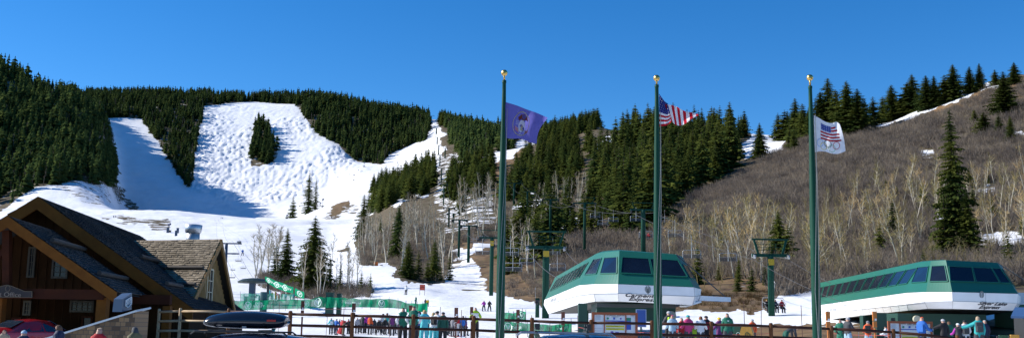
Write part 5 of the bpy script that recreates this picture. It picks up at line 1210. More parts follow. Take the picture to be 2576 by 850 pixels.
def net(T, B_, Y0, Y1, m_, lab, logos=(), npol=8, words=None):
    """T, B_: (column, row) of upper and lower edge; depth runs from Y0 to Y1 left to right"""
    x0, x1 = T[0][0], T[-1][0]; f_ = lambda P, x: float(np.interp(x, [p[0] for p in P], [p[1] for p in P])); n = 48; b = MB()
    Yx = lambda x: Y0+(Y1-Y0)*(x-x0)/(x1-x0)
    def P(x, v, d=0):
        yt, yb = f_(T, x), f_(B_, x); wob = math.sin(x*.21)*.6
        q = at(x, yt+(yb-yt)*v+wob*(1-v), Yx(x)); q.y += .12*math.sin(x*.3+v*2)+d; return q
    g0 = P((x0+x1)/2, 1); r = empty('safety_net', g0); tag(r, lab, 'safety net')
    for i in range(n+1):
        for j in range(5): b.v.append(tuple(P(x0+(x1-x0)*i/n, j/4)-g0))
    for i in range(n):
        for j in range(4): k = i*5+j; b.f.append((k, k+5, k+6, k+1)); b.m.append(0)
    b.build('netting', m_, r)
    for i in range(npol+1):
        x = x0+(x1-x0)*i/npol+math.sin(i*7)*2*(0 < i < npol); a = P(x, 1, .03)-g0; c = P(x, 0, .03)-g0; b = MB(); b.tube([a-Vector((0, 0, .2)), c+(c-a)*.28+Vector((.04*math.sin(i*5), 0, 0))], .022, 4); b.build('net_pole', M_npole, r)
    for x in logos:
        b = MB(); h = abs(f_(B_, x)-f_(T, x)); w_ = h*.33
        for k in range(20):
            a0, a1 = 2*math.pi*k/20, 2*math.pi*(k+1)/20; b.face([P(x+w_*math.cos(a0), .5+.4*math.sin(a0), -.04)-g0, P(x+w_*math.cos(a1), .5+.4*math.sin(a1), -.04)-g0, P(x+w_*.8*math.cos(a1), .5+.33*math.sin(a1), -.04)-g0, P(x+w_*.8*math.cos(a0), .5+.33*math.sin(a0), -.04)-g0])
        for sg in (-1, 1): b.face([P(x+sg*w_*.1, .8, -.04)-g0, P(x+sg*w_*.5, .35, -.04)-g0, P(x+sg*w_*.3, .25, -.04)-g0, P(x+sg*w_*.05, .5, -.04)-g0])
        b.build('oval_emblem', M_netw, r)
    for x, txt, sz in (words or ()):
        c = bpy.data.curves.new('t', 'FONT'); c.body = txt; c.align_x = 'CENTER'; c.align_y = 'CENTER'; c.size = 1; c.space_line = .8
        t_ = bpy.data.objects.new('t', c); me = bpy.data.meshes.new_from_object(t_); h = abs(f_(B_, x)-f_(T, x)); b = MB()
        b.v = [tuple(P(x+v.co.x*sz*h, .5-v.co.y*sz*.95, -.04)-g0) for v in me.vertices]; b.f = [tuple(p.vertices) for p in me.polygons]; b.m = [0]*len(b.f); bpy.data.objects.remove(t_); bpy.data.meshes.remove(me); b.build('net_lettering', M_netw, r)
    return r
net([(589, 757), (640, 755), (700, 753.5), (782, 752.6)], [(589, 770), (610, 779.7), (680, 777), (782, 774.8)], 119, 122, M_net, 'green netting with white emblem and DEER VALLEY print beside the ticket office', (624, 770), 6, ((652, 'DEER\nVALLEY', .36),))
net([(782, 752.6), (800, 746), (860, 748), (913, 752), (960, 751), (994, 752), (1022, 761)], [(782, 774.8), (813, 773), (899, 772), (986, 774), (1022, 777)], 122, 116, M_net, 'long green netting with poles in front of the bare grove', (800, 960), 11, ((888, 'DEER VALLEY', .30),))
net([(1022, 761), (1045, 763), (1075, 762)], [(1022, 785), (1050, 784), (1078, 784)], 108, 106, M_netd, 'bright solid green netting at the right end of the long net', (), 4)
net([(667, 694), (690, 704), (715, 713), (738, 722)], [(667, 706), (690, 722), (715, 732), (738, 738)], 148, 134, M_netd, 'green banner netting running uphill to the bullwheel shelter', (675, 696, 717), 5, ((685, 'DV', .5), (706, 'DV', .5), (727, 'DV', .5)))
net([(742, 724), (752, 728), (766, 735)], [(742, 742), (752, 747), (766, 752)], 132, 128, M_netd, 'short tilted piece of green banner netting below the uphill one', (754,), 2)
net([(605, 737), (640, 737.5), (740, 739)], [(605, 757), (660, 756), (740, 756)], 126, 127, M_net2, 'pale see-through netting behind the skiers gathered at the nets', (), 4)
net([(1269, 785), (1290, 787), (1310, 782), (1323, 783)], [(1269, 805), (1290, 804), (1323, 804)], 68, 68, M_netd, 'green netting right of the first flagpole with a white panel', (1312,), 5)
net([(1269, 807), (1320, 812), (1345, 814), (1395, 817), (1438, 808)], [(1269, 838), (1320, 838), (1395, 838), (1438, 836)], 66, 64, M_net, 'low green netting under the rails right of the first flagpole', (1278,), 6, ((1300, 'DEER', .4), (1415, 'VALLEY', .35)))
# ------------------------------------------------------------------ maze posts, ropes, bins, boards
M_mz = mat('brown_maze_post', (.16, .05, .025), .6, noise=(4, .5, (.10, .03, .015)))
def maze(x, y0, y1, Y, lab, w_=.2, orange=False):
    a, c = at(x, y0, Y), gp(x, Y); r = empty('maze_post', c); tag(r, lab, 'post', 'brown queue posts with white patches'); h = a.z-c.z
    m_ = mat('orange_maze_post', (.5, .17, .03), .6, noise=(4, .5, (.4, .12, .02))) if orange else M_mz
    b = MB(); b.box((0, 0, h*.28), (w_*.5, w_*.5, h*.56)); b.build('post', m_, r); b = MB(); b.box((0, 0, h*.88), (w_*1.05, w_*.7, h*.24)); b.box((0, 0, h*.66), (w_, w_*.6, h*.16)); b.build('sign_block', m_, r)
    b = MB(); b.box((w_*.15, -w_*.38, h*.79), (w_*.5, .02, h*.05)); b.build('white_patch', M_white, r)
for a in ((1185, 771, 800, 70, 'tilted brown queue post left of the lime skier'), (887, 762, 793, 62, 'brown queue post behind the second fence post from the office'), (1031, 767, 790, 62, 'brown queue post between the two green vested men'), (1146, 773, 800, 60, 'brown queue post above the child in a red bib'),
          (1302, 778, 806, 62, 'brown queue post in front of the netting right of the first flagpole'), (1416, 784, 808, 60, 'brown queue post under the tail of the middle terminal')): maze(*a)
maze(2085, 783, 830, 55, 'orange queue post beside the third flagpole', .2, True); maze(2203, 783, 830, 58, 'orange queue post right of the silver helmet skier', .2, True); maze(758, 790-34, 790, 70, 'brown queue post right of the first tall fence post', .2)
for i, (x, Y, h) in enumerate(((1106, 75, 2.2), (1142, 70, 2.0), (1160, 66, 1.9), (862, 70, 2.0), (700, 80, 2.4), (1250, 66, 2.0), (1172, 60, 1.5), (1335, 62, 1.6), (1455, 58, 1.6), (1700, 54, 1.4), (1875, 62, 2.6), (1915, 60, 2.6), (2020, 60, 2.4), (820, 75, 1.6), (980, 75, 1.6), (1640, 80, 2.0))):
    p = gp(x, Y); b = MB(); b.tube([p-Vector((0, 0, .2)), p+Vector((.05*math.sin(i*3), 0, h))], .02, 5)
    tag(b.build('bamboo_pole', M_npole), ['thin dark marker pole standing in the snow', 'thin marker pole in the trampled snow'][0]+' number '+str(i) if False else 'thin dark marker pole standing in the queue area snow', 'marker pole', 'thin marker poles in the snow')
M_rrope = mat('red_rope', (.45, .06, .06), .7)
rope([at(1000, 828, 62), at(1180, 828, 60), at(1300, 826, 60)], 'thin red queue rope in the left queue', 1.5, .012, 'queue_rope', M_rrope)
rope([at(1455, 822, 57), at(1620, 835, 50), at(1780, 838, 50), at(1935, 838, 50)], 'thin red queue rope in front of the right queue', 1.5, .012, 'queue_rope', M_rrope)
rope([at(2095, 838, 50), at(2240, 842, 48), at(2330, 838, 49)], 'thin red queue rope near the third flagpole', 1.5, .012, 'queue_rope', M_rrope)
rope([at(815, 763+14, 78), at(887, 777.5, 77)], 'thin dark line of a gate frame in the snow', 0, .025, 'gate_rail', M_npole)
def board(x0, y0, x1, y1, Y, lab, yaw=0, title='Carpenter Express'):
    A, B_ = at(x0, y1, Y), at(x1, y0, Y); c = Vector(((A.x+B_.x)/2, Y, A.z)); W_, H_ = B_.x-A.x, B_.z-A.z; r = empty('information_board', c); tag(r, lab, 'notice board')
    mo = mat('orange_brown_frame', (.33, .085, .028), .5, noise=(3, .5, (.25, .06, .02))); fw = .11; b = MB()
    for s_ in (-1, 1): b.box((s_*(W_/2-fw/2), 0, H_/2), (fw, .12, H_)); b.box((0, 0, H_/2+s_*(H_/2-fw/2)), (W_-2*fw, .115, fw))
    for t in (.27, .74): b.box((-W_/2+W_*t, 0, H_/2), (.05, .1, H_-2*fw))
    b.build('frame', mo, r); b = MB()
    for s_ in (-1, 1): b.box((s_*W_*.42, .03, -.6), (.12, .1, 1.3))
    b.build('leg', mo, r); b = MB(); b.box((0, .02, H_/2), (W_-fw, .05, H_-fw)); b.build('white_panel', mat('board_white', (.62, .67, .72), .4), r)
    U = lambda t, v, w_, h_, nm, m_: (lambda b: (b.box((-W_/2+W_*t, -.012, H_*v), (W_*w_, .012, H_*h_)), b.build(nm, m_, r)))(MB())
    mbl, mye, mgr, mpu, mgy, mgn = mat('print_blue', (.03, .08, .42), .5), mat('print_yellow_green', (.55, .52, .03), .5), mat('print_green', (.02, .22, .14), .5), mat('print_purple', (.12, .07, .40), .5), mat('print_grey', (.36, .38, .42), .5), M_ink
    U(.505, .665, .43, .035, 'blue_bar', mbl); U(.505, .455, .40, .075, 'yellow_bar', mye); U(.505, .345, .40, .075, 'yellow_bar', mye)
    U(.44, .21, .06, .085, 'purple_sign', mpu); U(.55, .21, .08, .045, 'purple_sign', mpu); U(.80, .74, .105, .12, 'green_block', mgr); U(.80, .50, .105, .34, 'blue_block', mbl)
    for k in range(5): U(.14, .86-.04*k, .10+.02*(k % 2), .010, 'grey_text_line', mgy)
    for k in range(2): U(.14, .36-.1*k, .2, .006, 'grey_text_line', mgy); U(.88, .88-.04*k, .09, .01, 'grey_text_line', mgy); U(.505, .845-.035*k, .16, .01, 'grey_text_line', mgy)
    for k in range(2): U(.46, .46-.11*k, .24, .014, 'dark_text_line', mgy)
    for k, (t, m_) in enumerate(((.345, mgr), (.485, mbl), (.63, mpu))):
        b = MB(); q = Vector((-W_/2+W_*t, -.03, H_*.76)); s_ = .05
        if k == 0: b.tube([q+Vector((0, .02, 0)), q], s_, 10)
        elif k == 1: b.box(q+Vector((0, .01, 0)), (s_*1.7, .02, s_*1.7))
        else: b.box(q+Vector((0, .01, 0)), (s_*1.4, .02, s_*1.4), M=Matrix.Rotation(math.pi/4, 3, 'Y'))
        b.build('trail_symbol', m_, r)
    lettering(title, .12, M_ink, 'title', r, frame(c+Vector((0, -.05, H_*.90))+Vector((W_*.005, 0, 0)), (1, 0, 0), (0, 0, 1)), 0, 1)
    return r
board(1489, 786, 1604, 848, 48, 'orange framed information board in front of the middle terminal')
board(2235, 808, 2345, 868, 50, 'orange framed information board in front of the long terminal', 0, 'Silver Lake Express')
p = at(1613, 778, 52); g_ = gp(1613, 52); r = empty('blue_notice', g_); tag(r, 'narrow blue notice board behind the right edge of the orange framed board', 'sign'); h = p.z-g_.z
b = MB(); b.box((0, 0, h-.42), (.46, .04, .82)); b.build('panel', mat('notice_blue', (.04, .10, .35), .5), r); b = MB()
for s_ in (-1, 1): b.box((s_*.24, -.01, h-.42), (.035, .06, .86)); b.box((0, -.01, h-.42+s_*.42), (.45, .055, .035))
b.build('border', mat('notice_pale_blue', (.3, .38, .55), .5), r); b = MB(); b.box((0, .04, (h-.8)/2), (.08, .06, h-.7)); b.build('post', M_dg2, r)
M_bin = mat('mustard_bin', (.50, .28, .05), .55, noise=(6, .4, (.38, .2, .03))); M_bing = mat('green_bin', (.015, .07, .04), .55)
def bin_(x, Y, ytop, lab, m_, g=None, w_=.58):
    p, q = gp(x, Y), at(x, ytop, Y); h = q.z-p.z; r = empty('recycling_bin', p, -.35); tag(r, lab, 'bin', g); b = MB(); d = .32
    prof = [(-w_/2, 0), (w_/2, 0), (w_/2, h*.74), (w_*.34, h), (-w_*.34, h), (-w_/2, h*.74)]
    b.slab([Vector((x_, -d, z_)) for x_, z_ in prof], 2*d, (0, -1, 0)); b.build('body', m_, r)
    b = MB(); b.box((-w_*.445, 0, h*.86), (.09, .3, .17)); b.build('opening', M_dark, r)
    b = MB()
    for k in range(16):
        a0, a1 = 2*math.pi*k/16, 2*math.pi*(k+1)/16; b.beam((w_*.08+.1*math.cos(a0), -d-.01, h*.62+.13*math.sin(a0)), (w_*.08+.1*math.cos(a1), -d-.01, h*.62+.13*math.sin(a1)), .02, .03, (0, 1, 0))
    b.build('oval_emblem', M_bing if m_ is M_bin else M_netw, r); b = MB(); b.box((0, -d-.012, h*.25), (w_*.55, .02, .14)); b.build('label_plate', M_white, r)
bin_(1880, 50, 818, 'mustard recycling bin below the rail left of the orange skier', M_bin); bin_(1858, 52, 820, 'dark green bin beside the mustard one', M_bing, None, .45)
bin_(2296, 53, 840-3, 'mustard bin left of the black jacket skier with a pole', M_bin); bin_(2556, 51, 841, 'mustard bin at the right edge of the picture', M_bin); bin_(2527, 52, 842, 'dark green bin at the right edge beside a mustard one', M_bing, None, .6); bin_(1345-1, 60, 838, 'dark bin under the rail by the low netting', M_bing, None, .5)
bin_(1688, 49.5, 822, 'mustard bin at the left end of the right queue', M_bin, None, .28)
for x, Y, y0, w_, lab in ((788, 122, 736, .85, 'dark green box cabinet among the bare trees behind the nets'), (1153, 121, 742, .5, 'green cabinet'),):
    if x == 1153: x, Y, y0 = 852, 124, 739
    if x == 788: x = 828
    p, q = gp(x, Y), at(x, y0, Y); b = MB(); h = max(1.2, q.z-p.z); b.box((0, 0, h/2), (w_, .9, h)); b.box((0, 0, h+.03), (w_+.1, 1.0, .06)); o = b.build('cabinet', M_dg2, None, loc=p); tag(o, lab if w_ > .6 else 'small green padded tower post cabinet left of the black dressed figure', 'cabinet')
p = gp(657, 121); q = at(661, 734, 121); b = MB(); b.lathe([(.42, 0), (.42, q.z-p.z), (.3, q.z-p.z+.02)], n=12); tag(b.build('padded_post', mat('dark_teal_pad', (.01, .07, .08), .6), None, loc=gp(661, 121)), 'dark teal padded post among the skiers at the nets', 'post')
b = MB(); q0 = at(693, 733, 122); q1 = at(693, 752, 122); b.beam(q1, q0, .12, .12, (0, 1, 0)); tag(b.build('yellow_marker', M_yel), 'yellow marker post behind the pink clad skier', 'marker')
for x, y, lab in ((1064, 722, 'red rectangular banner on the open snow'), ):
    p = at(1062, 730, 140); r = empty('slow_banner', at(1062, 742, 140)); tag(r, lab, 'banner'); b = MB(); b.box((0, 0, 1.05), (.62, .04, .75)); b.build('red_panel', mat('banner_red', (.6, .10, .06), .7), r); b = MB(); b.tube([(-.33, 0, 0), (-.33, 0, 1.45)], .03, 5); b.tube([(.33, 0, 0), (.33, 0, 1.45)], .03, 5); b.build('pole', M_npole, r)
    lettering('SLOW', .22, mat('banner_print', (.25, .03, .03), .6), 'lettering', r, frame(r.location+Vector((0, -.05, 1.05)), (1, 0, 0), (0, 0, 1)), 0, .9)
for x, y, m_, lab, nm in ((946, 665, mat('flag_orange', (.75, .18, .03), .7), 'small orange tarp marker at the foot of the aspens', 'orange_marker'), (925, 660, M_bing, 'small green pad at the foot of the aspens', 'green_pad')):
    p = gy(x, y, 170, 320); b = MB(); b.box(p+Vector((0, 0, .4)), (.9, .4, .9), .3); b.box(p+Vector((0, 0, .9)), (.6, .3, .25), .3); tag(b.build(nm, m_), lab, 'marker')
# snowmaking guns and small things on the slopes
def snowgun(x, y, lo, hi, h, lab):
    p = gy(x, y, lo, hi); r = empty('snow_gun', p); tag(r, lab, 'snow gun', 'snow guns on the ski runs'); b = MB(); b.tube([(0, 0, 0), (0, 0, h)], .15, 6); b.build('mast', M_dark, r)
    b = MB(); b.tube([(-.5, 0, h), (.7, -.3, h+.5)], [.55, .45], 8); b.build('fan_barrel', mat('gun_blue', (.03, .05, .12), .5), r); b = MB(); b.box((0, 0, .4), (1.6, 1.2, .7)); b.build('base', M_dark, r)
for a in ((812, 488, 650, 900, 5, 'dark snow gun right of the see-through conifer pair'), (806, 497, 650, 900, 2.5, 'low snow gun just below another beside the conifer pair'), (890, 455, 700, 1000, 5, 'snow gun on the groomed run left of the upper wood'), (731, 530, 600, 760, 2.5, 'snow gun left of the small lone conifer'), (722, 534, 600, 760, 2, 'small snow gun at the left end of the snow ridge'),
          (933, 512, 420, 900, 3, 'snow gun at the edge of the wedge wood'), (425, 580, 420, 620, 3.2, 'snow gun above the shingle roof ridge'), (916, 420, 900, 1100, 4, 'snow gun below the triangular forest')): snowgun(*a)
for x, y in ((422, 573), (447, 574), (443, 582)):
    p = gy(x, y+8, 380, 560); b = MB(); b.box(p+Vector((0, 0, 1.0)), (1.0, .8, 2.2), .2); b.box(p+Vector((0, 0, 2.2)), (1.2, 1.0, .15), .2); tag(b.build('slope_cabinet', M_lblue), 'small blue grey cabinet on the snow above the shingle roof', 'cabinet', 'cabinets above the shingle roof')
# shed with a blue roof at the right edge
r = empty('lift_kiosk', gp(2575, 50)); o0 = r.location; tag(r, 'dark glazed kiosk with a blue sloping roof at the right edge', 'kiosk')
a = at(2553, 790, 49); b = MB(); b.box((a.x+2.55-o0.x, 50-o0.y, .8), (3.2, 2.2, 2.3)); b.build('cabin', M_dark, r); b = MB()
for k in range(3): b.box((a.x+.95+1.6*k-o0.x, 48.85-o0.y, .8), (.12, .1, 2.3))
b.box((a.x+2.55-o0.x, 48.84-o0.y, .15), (3.2, .08, .8)); b.build('frame', M_dark, r)
P = [at(2543, 794, 48.4), at(2553, 772, 51.6)]; b = MB(); b.slab([P[0]-o0, P[0]+Vector((5, 0, 0))-o0, P[1]+Vector((5, 0, 0))-o0, P[1]-o0], .1, None); b.build('roof', mat('blue_metal_roof', (.08, .16, .32), .4, .3), r)
r = empty('green_shed', gp(2590, 80)); tag(r, 'green clad shed with snow on its roof beyond the kiosk', 'shed'); o0 = r.location; a, c = at(2562, 790, 80), at(2562, 775, 80); b = MB(); b.box((a.x+4-o0.x, 2, (a.z+c.z)/2-o0.z-1), (8, 4, c.z-a.z+2.6)); b.build('wall', M_tg, r)
b = MB(); b.box((a.x+4-o0.x, 2, c.z-o0.z+.75), (8.4, 4.4, .9)); b.build('snow_cap', mat('roof_snow', (.8, .81, .83), .7, bump=(2, .4)), r)
# ------------------------------------------------------------------ vehicles
def paint_(name, c): 
    M = mat(name, c, .25, .3, noise=(.8, .2, tuple(q*.8 for q in c))); M.node_tree.nodes['Principled BSDF'].inputs['Coat Weight'].default_value = .6; return M
M_tyre = mat('tyre_rubber', (.015, .015, .016), .9); M_rim = mat('alloy_rim', (.4, .41, .43), .35, .8); M_tail = mat('red_lens', (.35, .01, .01), .2); M_lens = mat('clear_lens', (.7, .72, .75), .1)
M_cglass = mat('car_glass', (.015, .025, .04), .06, spec=.9)
def car(name, loc, rz, st, belt, pnt, lab, cat, wheels_x, glass, W_=1.86, rails=False):
    """st: stations along x (front to rear): (x, top height, half width of the top)"""
    r = empty(name, loc, rz); tag(r, lab, cat); b = MB(); sec = []
    for x, zt, wt in st:
        k = len(b.v); bl = min(belt, zt-.04); pts = [(W_/2*.96, .28), (W_/2, .55), (W_/2*.985, bl), (wt+.05, zt-.07), (wt*.86, zt-.015), (wt*.45, zt+.015), (0, zt+.02)]
        ring = [(x, y, z) for y, z in pts]+[(x, -y, z) for y, z in reversed(pts[:-1])]; b.v += ring; sec.append((k, len(ring)))
    for (k0, n), (k1, _) in zip(sec, sec[1:]):
        for j in range(n-1): b.f.append((k0+j, k0+j+1, k1+j+1, k1+j)); b.m.append(0)
        b.f.append((k0+n-1, k0, k1, k1+n-1)); b.m.append(0)
    b.f.append(tuple(range(sec[0][0], sec[0][0]+sec[0][1]))); b.m.append(0); b.f.append(tuple(reversed(range(sec[-1][0], sec[-1][0]+sec[-1][1])))); b.m.append(0)
    body = b.build('body', pnt, r, True); md = body.modifiers.new('b', 'BEVEL'); md.width = .03; md.segments = 2; md.limit_method = 'ANGLE'
    f_ = lambda x, i: float(np.interp(x, sorted(s_[0] for s_ in st), [s_[i] for s_ in sorted(st)]))
    for x0, x1, s0, s1 in glass['side']:
        for sg in (-1, 1):
            P = []
            for x, t in ((x0, .08), (x1, .08), (x1-s1, .9), (x0+s0, .9)):
                zt, wt = f_(x, 1), f_(x, 2); top_z = zt-.09; z = belt+(top_z-belt)*t; y = W_/2*.985+(wt+.05-W_/2*.985)*t+.012; P.append(Vector((x, sg*y, z)))
            b = MB(); b.slab(P, .012, (0, sg, .3)); b.build('window', M_cglass, r)
    for nm, xa, xb in (('windscreen', *glass['front']), ('rear_window', *glass['rear'])):
        za, zb = f_(xa, 1)+.03, f_(xb, 1)+.01; wa, wb = f_(xa, 2)*.92, f_(xb, 2)*.86; b = MB(); sx = .02 if xa > xb else .02; d = 1 if nm == 'windscreen' else -1
        b.slab([Vector((xa, -wa, za))+Vector((d*.02, 0, 0)), Vector((xa, wa, za))+Vector((d*.02, 0, 0)), Vector((xb, wb, zb))+Vector((d*.02, 0, 0.012)), Vector((xb, -wb, zb))+Vector((d*.02, 0, 0.012))], .01, (d*.6, 0, .8)); b.build(nm, M_cglass, r)
    for x in wheels_x:
        for sg in (-1, 1):
            b = MB(); b.tube([(x, sg*(W_/2-.2), .34), (x, sg*(W_/2+.01), .34)], .34, 18); wh = b.build('wheel', M_tyre, r); b = MB(); b.tube([(x, sg*(W_/2), .34), (x, sg*(W_/2+.025), .34)], .22, 10); b.build('rim', M_rim, wh)
    xf, xr = st[0][0], st[-1][0]
    for sg in (-1, 1):
        b = MB(); b.box((xf+.0, sg*W_*.36, .68), (.1, .36, .16)); b.build('headlight', M_lens, r); b = MB(); b.box((xr-.0, sg*W_*.40, .86), (.08, .28, .18)); b.build('tail_light', M_tail, r)
    b = MB(); b.box((xr-.012, 0, .62), (.03, .5, .14)); b.build('number_plate', M_white, r); b = MB(); b.box((xr-.02, 0, .42), (.06, W_*.9, .2)); b.build('bumper', M_dark, r)
    if rails:
        zt = f_(0, 1)
        for sg in (-1, 1): b = MB(); b.tube([(.9, sg*.55, zt+.0), (.8, sg*.56, zt+.07), (-1.3, sg*.56, zt+.06), (-1.4, sg*.55, zt-.01)], .022, 6); b.build('roof_rail', M_dark if pnt.name != 'blue_car_paint' else M_steel, r)
        for x in (.45, -.75): b = MB(); b.beam((x, -.62, zt+.1), (x, .62, zt+.1), .06, .035); b.build('crossbar', M_dark, r)
    return r
suv = [(2.35, .75, .6), (2.25, .92, .68), (1.3, 1.05, .7), (1.15, 1.08, .7), (.55, 1.55, .6), (.25, 1.66, .6), (-.4, 1.71, .6), (-1.2, 1.68, .6), (-1.85, 1.6, .58), (-2.2, 1.12, .66), (-2.3, .8, .68)]
sg_ = dict(side=[(.95, .0, .42, .0), (-.06, -1.0, 0, 0), (-1.06, -1.95, 0, -.25)], front=(1.12, .58), rear=(-2.18, -1.88))
zc = at(560, 834.5, 25.5).z
c1 = car('parked_car', at(590, 834, 25.5)-Vector((0, 0, 1.735)), math.pi, suv, 1.0, paint_('dark_blue_car_paint', (.012, .022, .05)), 'dark blue car carrying the black roof box', 'car', (1.45, -1.4), sg_, rails=True)
c2 = car('parked_car', at(1395, 837.5, 25)-Vector((0, 0, 1.735)), math.pi, suv, 1.0, paint_('blue_car_paint', (.035, .085, .17)), 'blue car with silver edged roof and empty ski racks by the first flagpole', 'car', (1.45, -1.4), sg_, rails=True)
for i, dx in enumerate((-.42, .78)):
    for sg in (-1, 1):
        p = c2.location+Vector((dx, sg*.35, 1.71+.13)); b = MB(); b.box(p, (.09, .55, .05)); b.box(p+Vector((0, 0, .09)), (.07, .5, .035)); b.box(p+Vector((0, -.26, .05)), (.1, .05, .14)); tag(b.build('ski_rack', M_dark), 'black ski rack clamp on the blue car roof', 'ski rack', 'ski rack clamps on the blue car')
sedan = [(2.4, .6, .55), (2.3, .78, .66), (1.15, .95, .7), (.95, .98, .7), (.25, 1.38, .54), (-.3, 1.44, .54), (-.9, 1.38, .54), (-1.6, 1.08, .62), (-2.15, 1.06, .66), (-2.38, .98, .68), (-2.42, .6, .7)]
sgs = dict(side=[(.75, -.2, .5, .0), (-.28, -1.3, 0, -.35)], front=(.92, .28), rear=(-1.58, -.92))
g_ = at(92, 801, 42.5); car('parked_car', Vector((g_.x, 42.5, g_.z-1.46)), RD(62), sedan, .93, paint_('red_car_paint', (.42, .008, .018)), 'shiny red sedan parked before the ticket office porch', 'car', (1.5, -1.45), sgs)
# roof box
rb = empty('roof_box', c1.location+Vector((.28, 0, 1.84))); tag(rb, 'long glossy black roof box on the dark blue car', 'roof box'); b = MB(); sec = []
for x, z0, z1, w_ in ((-1.02, .10, .13, .15), (-.98, .04, .22, .28), (-.85, .0, .30, .36), (-.5, -.02, .37, .41), (0, -.03, .41, .42), (.5, -.03, .39, .42), (.85, -.01, .34, .41), (.98, .06, .30, .38), (1.0, .12, .26, .36)):
    k = len(b.v); zm = z0+(z1-z0)*.42
    for y, z in ((.8, z0), (1, zm-.02), (1, zm+.02), (.88, z1-.07), (.5, z1), (-.5, z1), (-.88, z1-.07), (-1, zm+.02), (-1, zm-.02), (-.8, z0)): b.v.append((x, y*w_, z))
    sec.append(k)
for k0, k1 in zip(sec, sec[1:]):
    for j in range(10): b.f.append((k0+j, k0+(j+1) % 10, k1+(j+1) % 10, k1+j)); b.m.append(0)
b.f.append(tuple(range(sec[0], sec[0]+10))); b.f.append(tuple(reversed(range(sec[-1], sec[-1]+10)))); b.m += [0, 0]
M_gb = mat('glossy_black_shell', (.008, .012, .02), .18, spec=.7); hull = b.build('shell', M_gb, rb, True); md = hull.modifiers.new('s', 'SUBSURF'); md.levels = 1; md.render_levels = 1
b = MB(); b.box((.7, -.425, .18), (.22, .01, .045)); b.build('red_marking', M_tail, rb); b = MB(); b.box((.05, -.40, .02), (.10, .03, .03)); b.build('latch', M_steel, rb)
# ------------------------------------------------------------------ people
M_skin = mat('skin', (.48, .27, .19), .6, noise=(20, .2, (.42, .22, .15)))
def cm(name, c, r=.75): return mat(name, c, r, noise=(9, .35, tuple(q*.72 for q in c)), bump=(18, .25))
COL = dict(black=(.012, .012, .015), charcoal=(.045, .048, .055), grey=(.22, .22, .24), lightgrey=(.42, .43, .45), white=(.72, .74, .76), red=(.50, .015, .02), crimson=(.38, .01, .03), pink=(.52, .04, .17), magenta=(.40, .03, .36), purple=(.16, .03, .16), orange=(.70, .10, .02),
  green=(.008, .15, .09), dgreen=(.006, .085, .055), lime=(.38, .62, .03), teal=(.02, .36, .36), turquoise=(.10, .58, .62), blue=(.02, .14, .50), navy=(.012, .02, .06), lightblue=(.33, .48, .60), yellow=(.75, .50, .02), olive=(.12, .11, .05), brown=(.12, .06, .03), blond=(.50, .36, .17), auburn=(.22, .08, .03), tan=(.40, .30, .20), paleblue=(.5, .6, .68))
def cmat(n): return cm('fabric_'+n, COL[n])
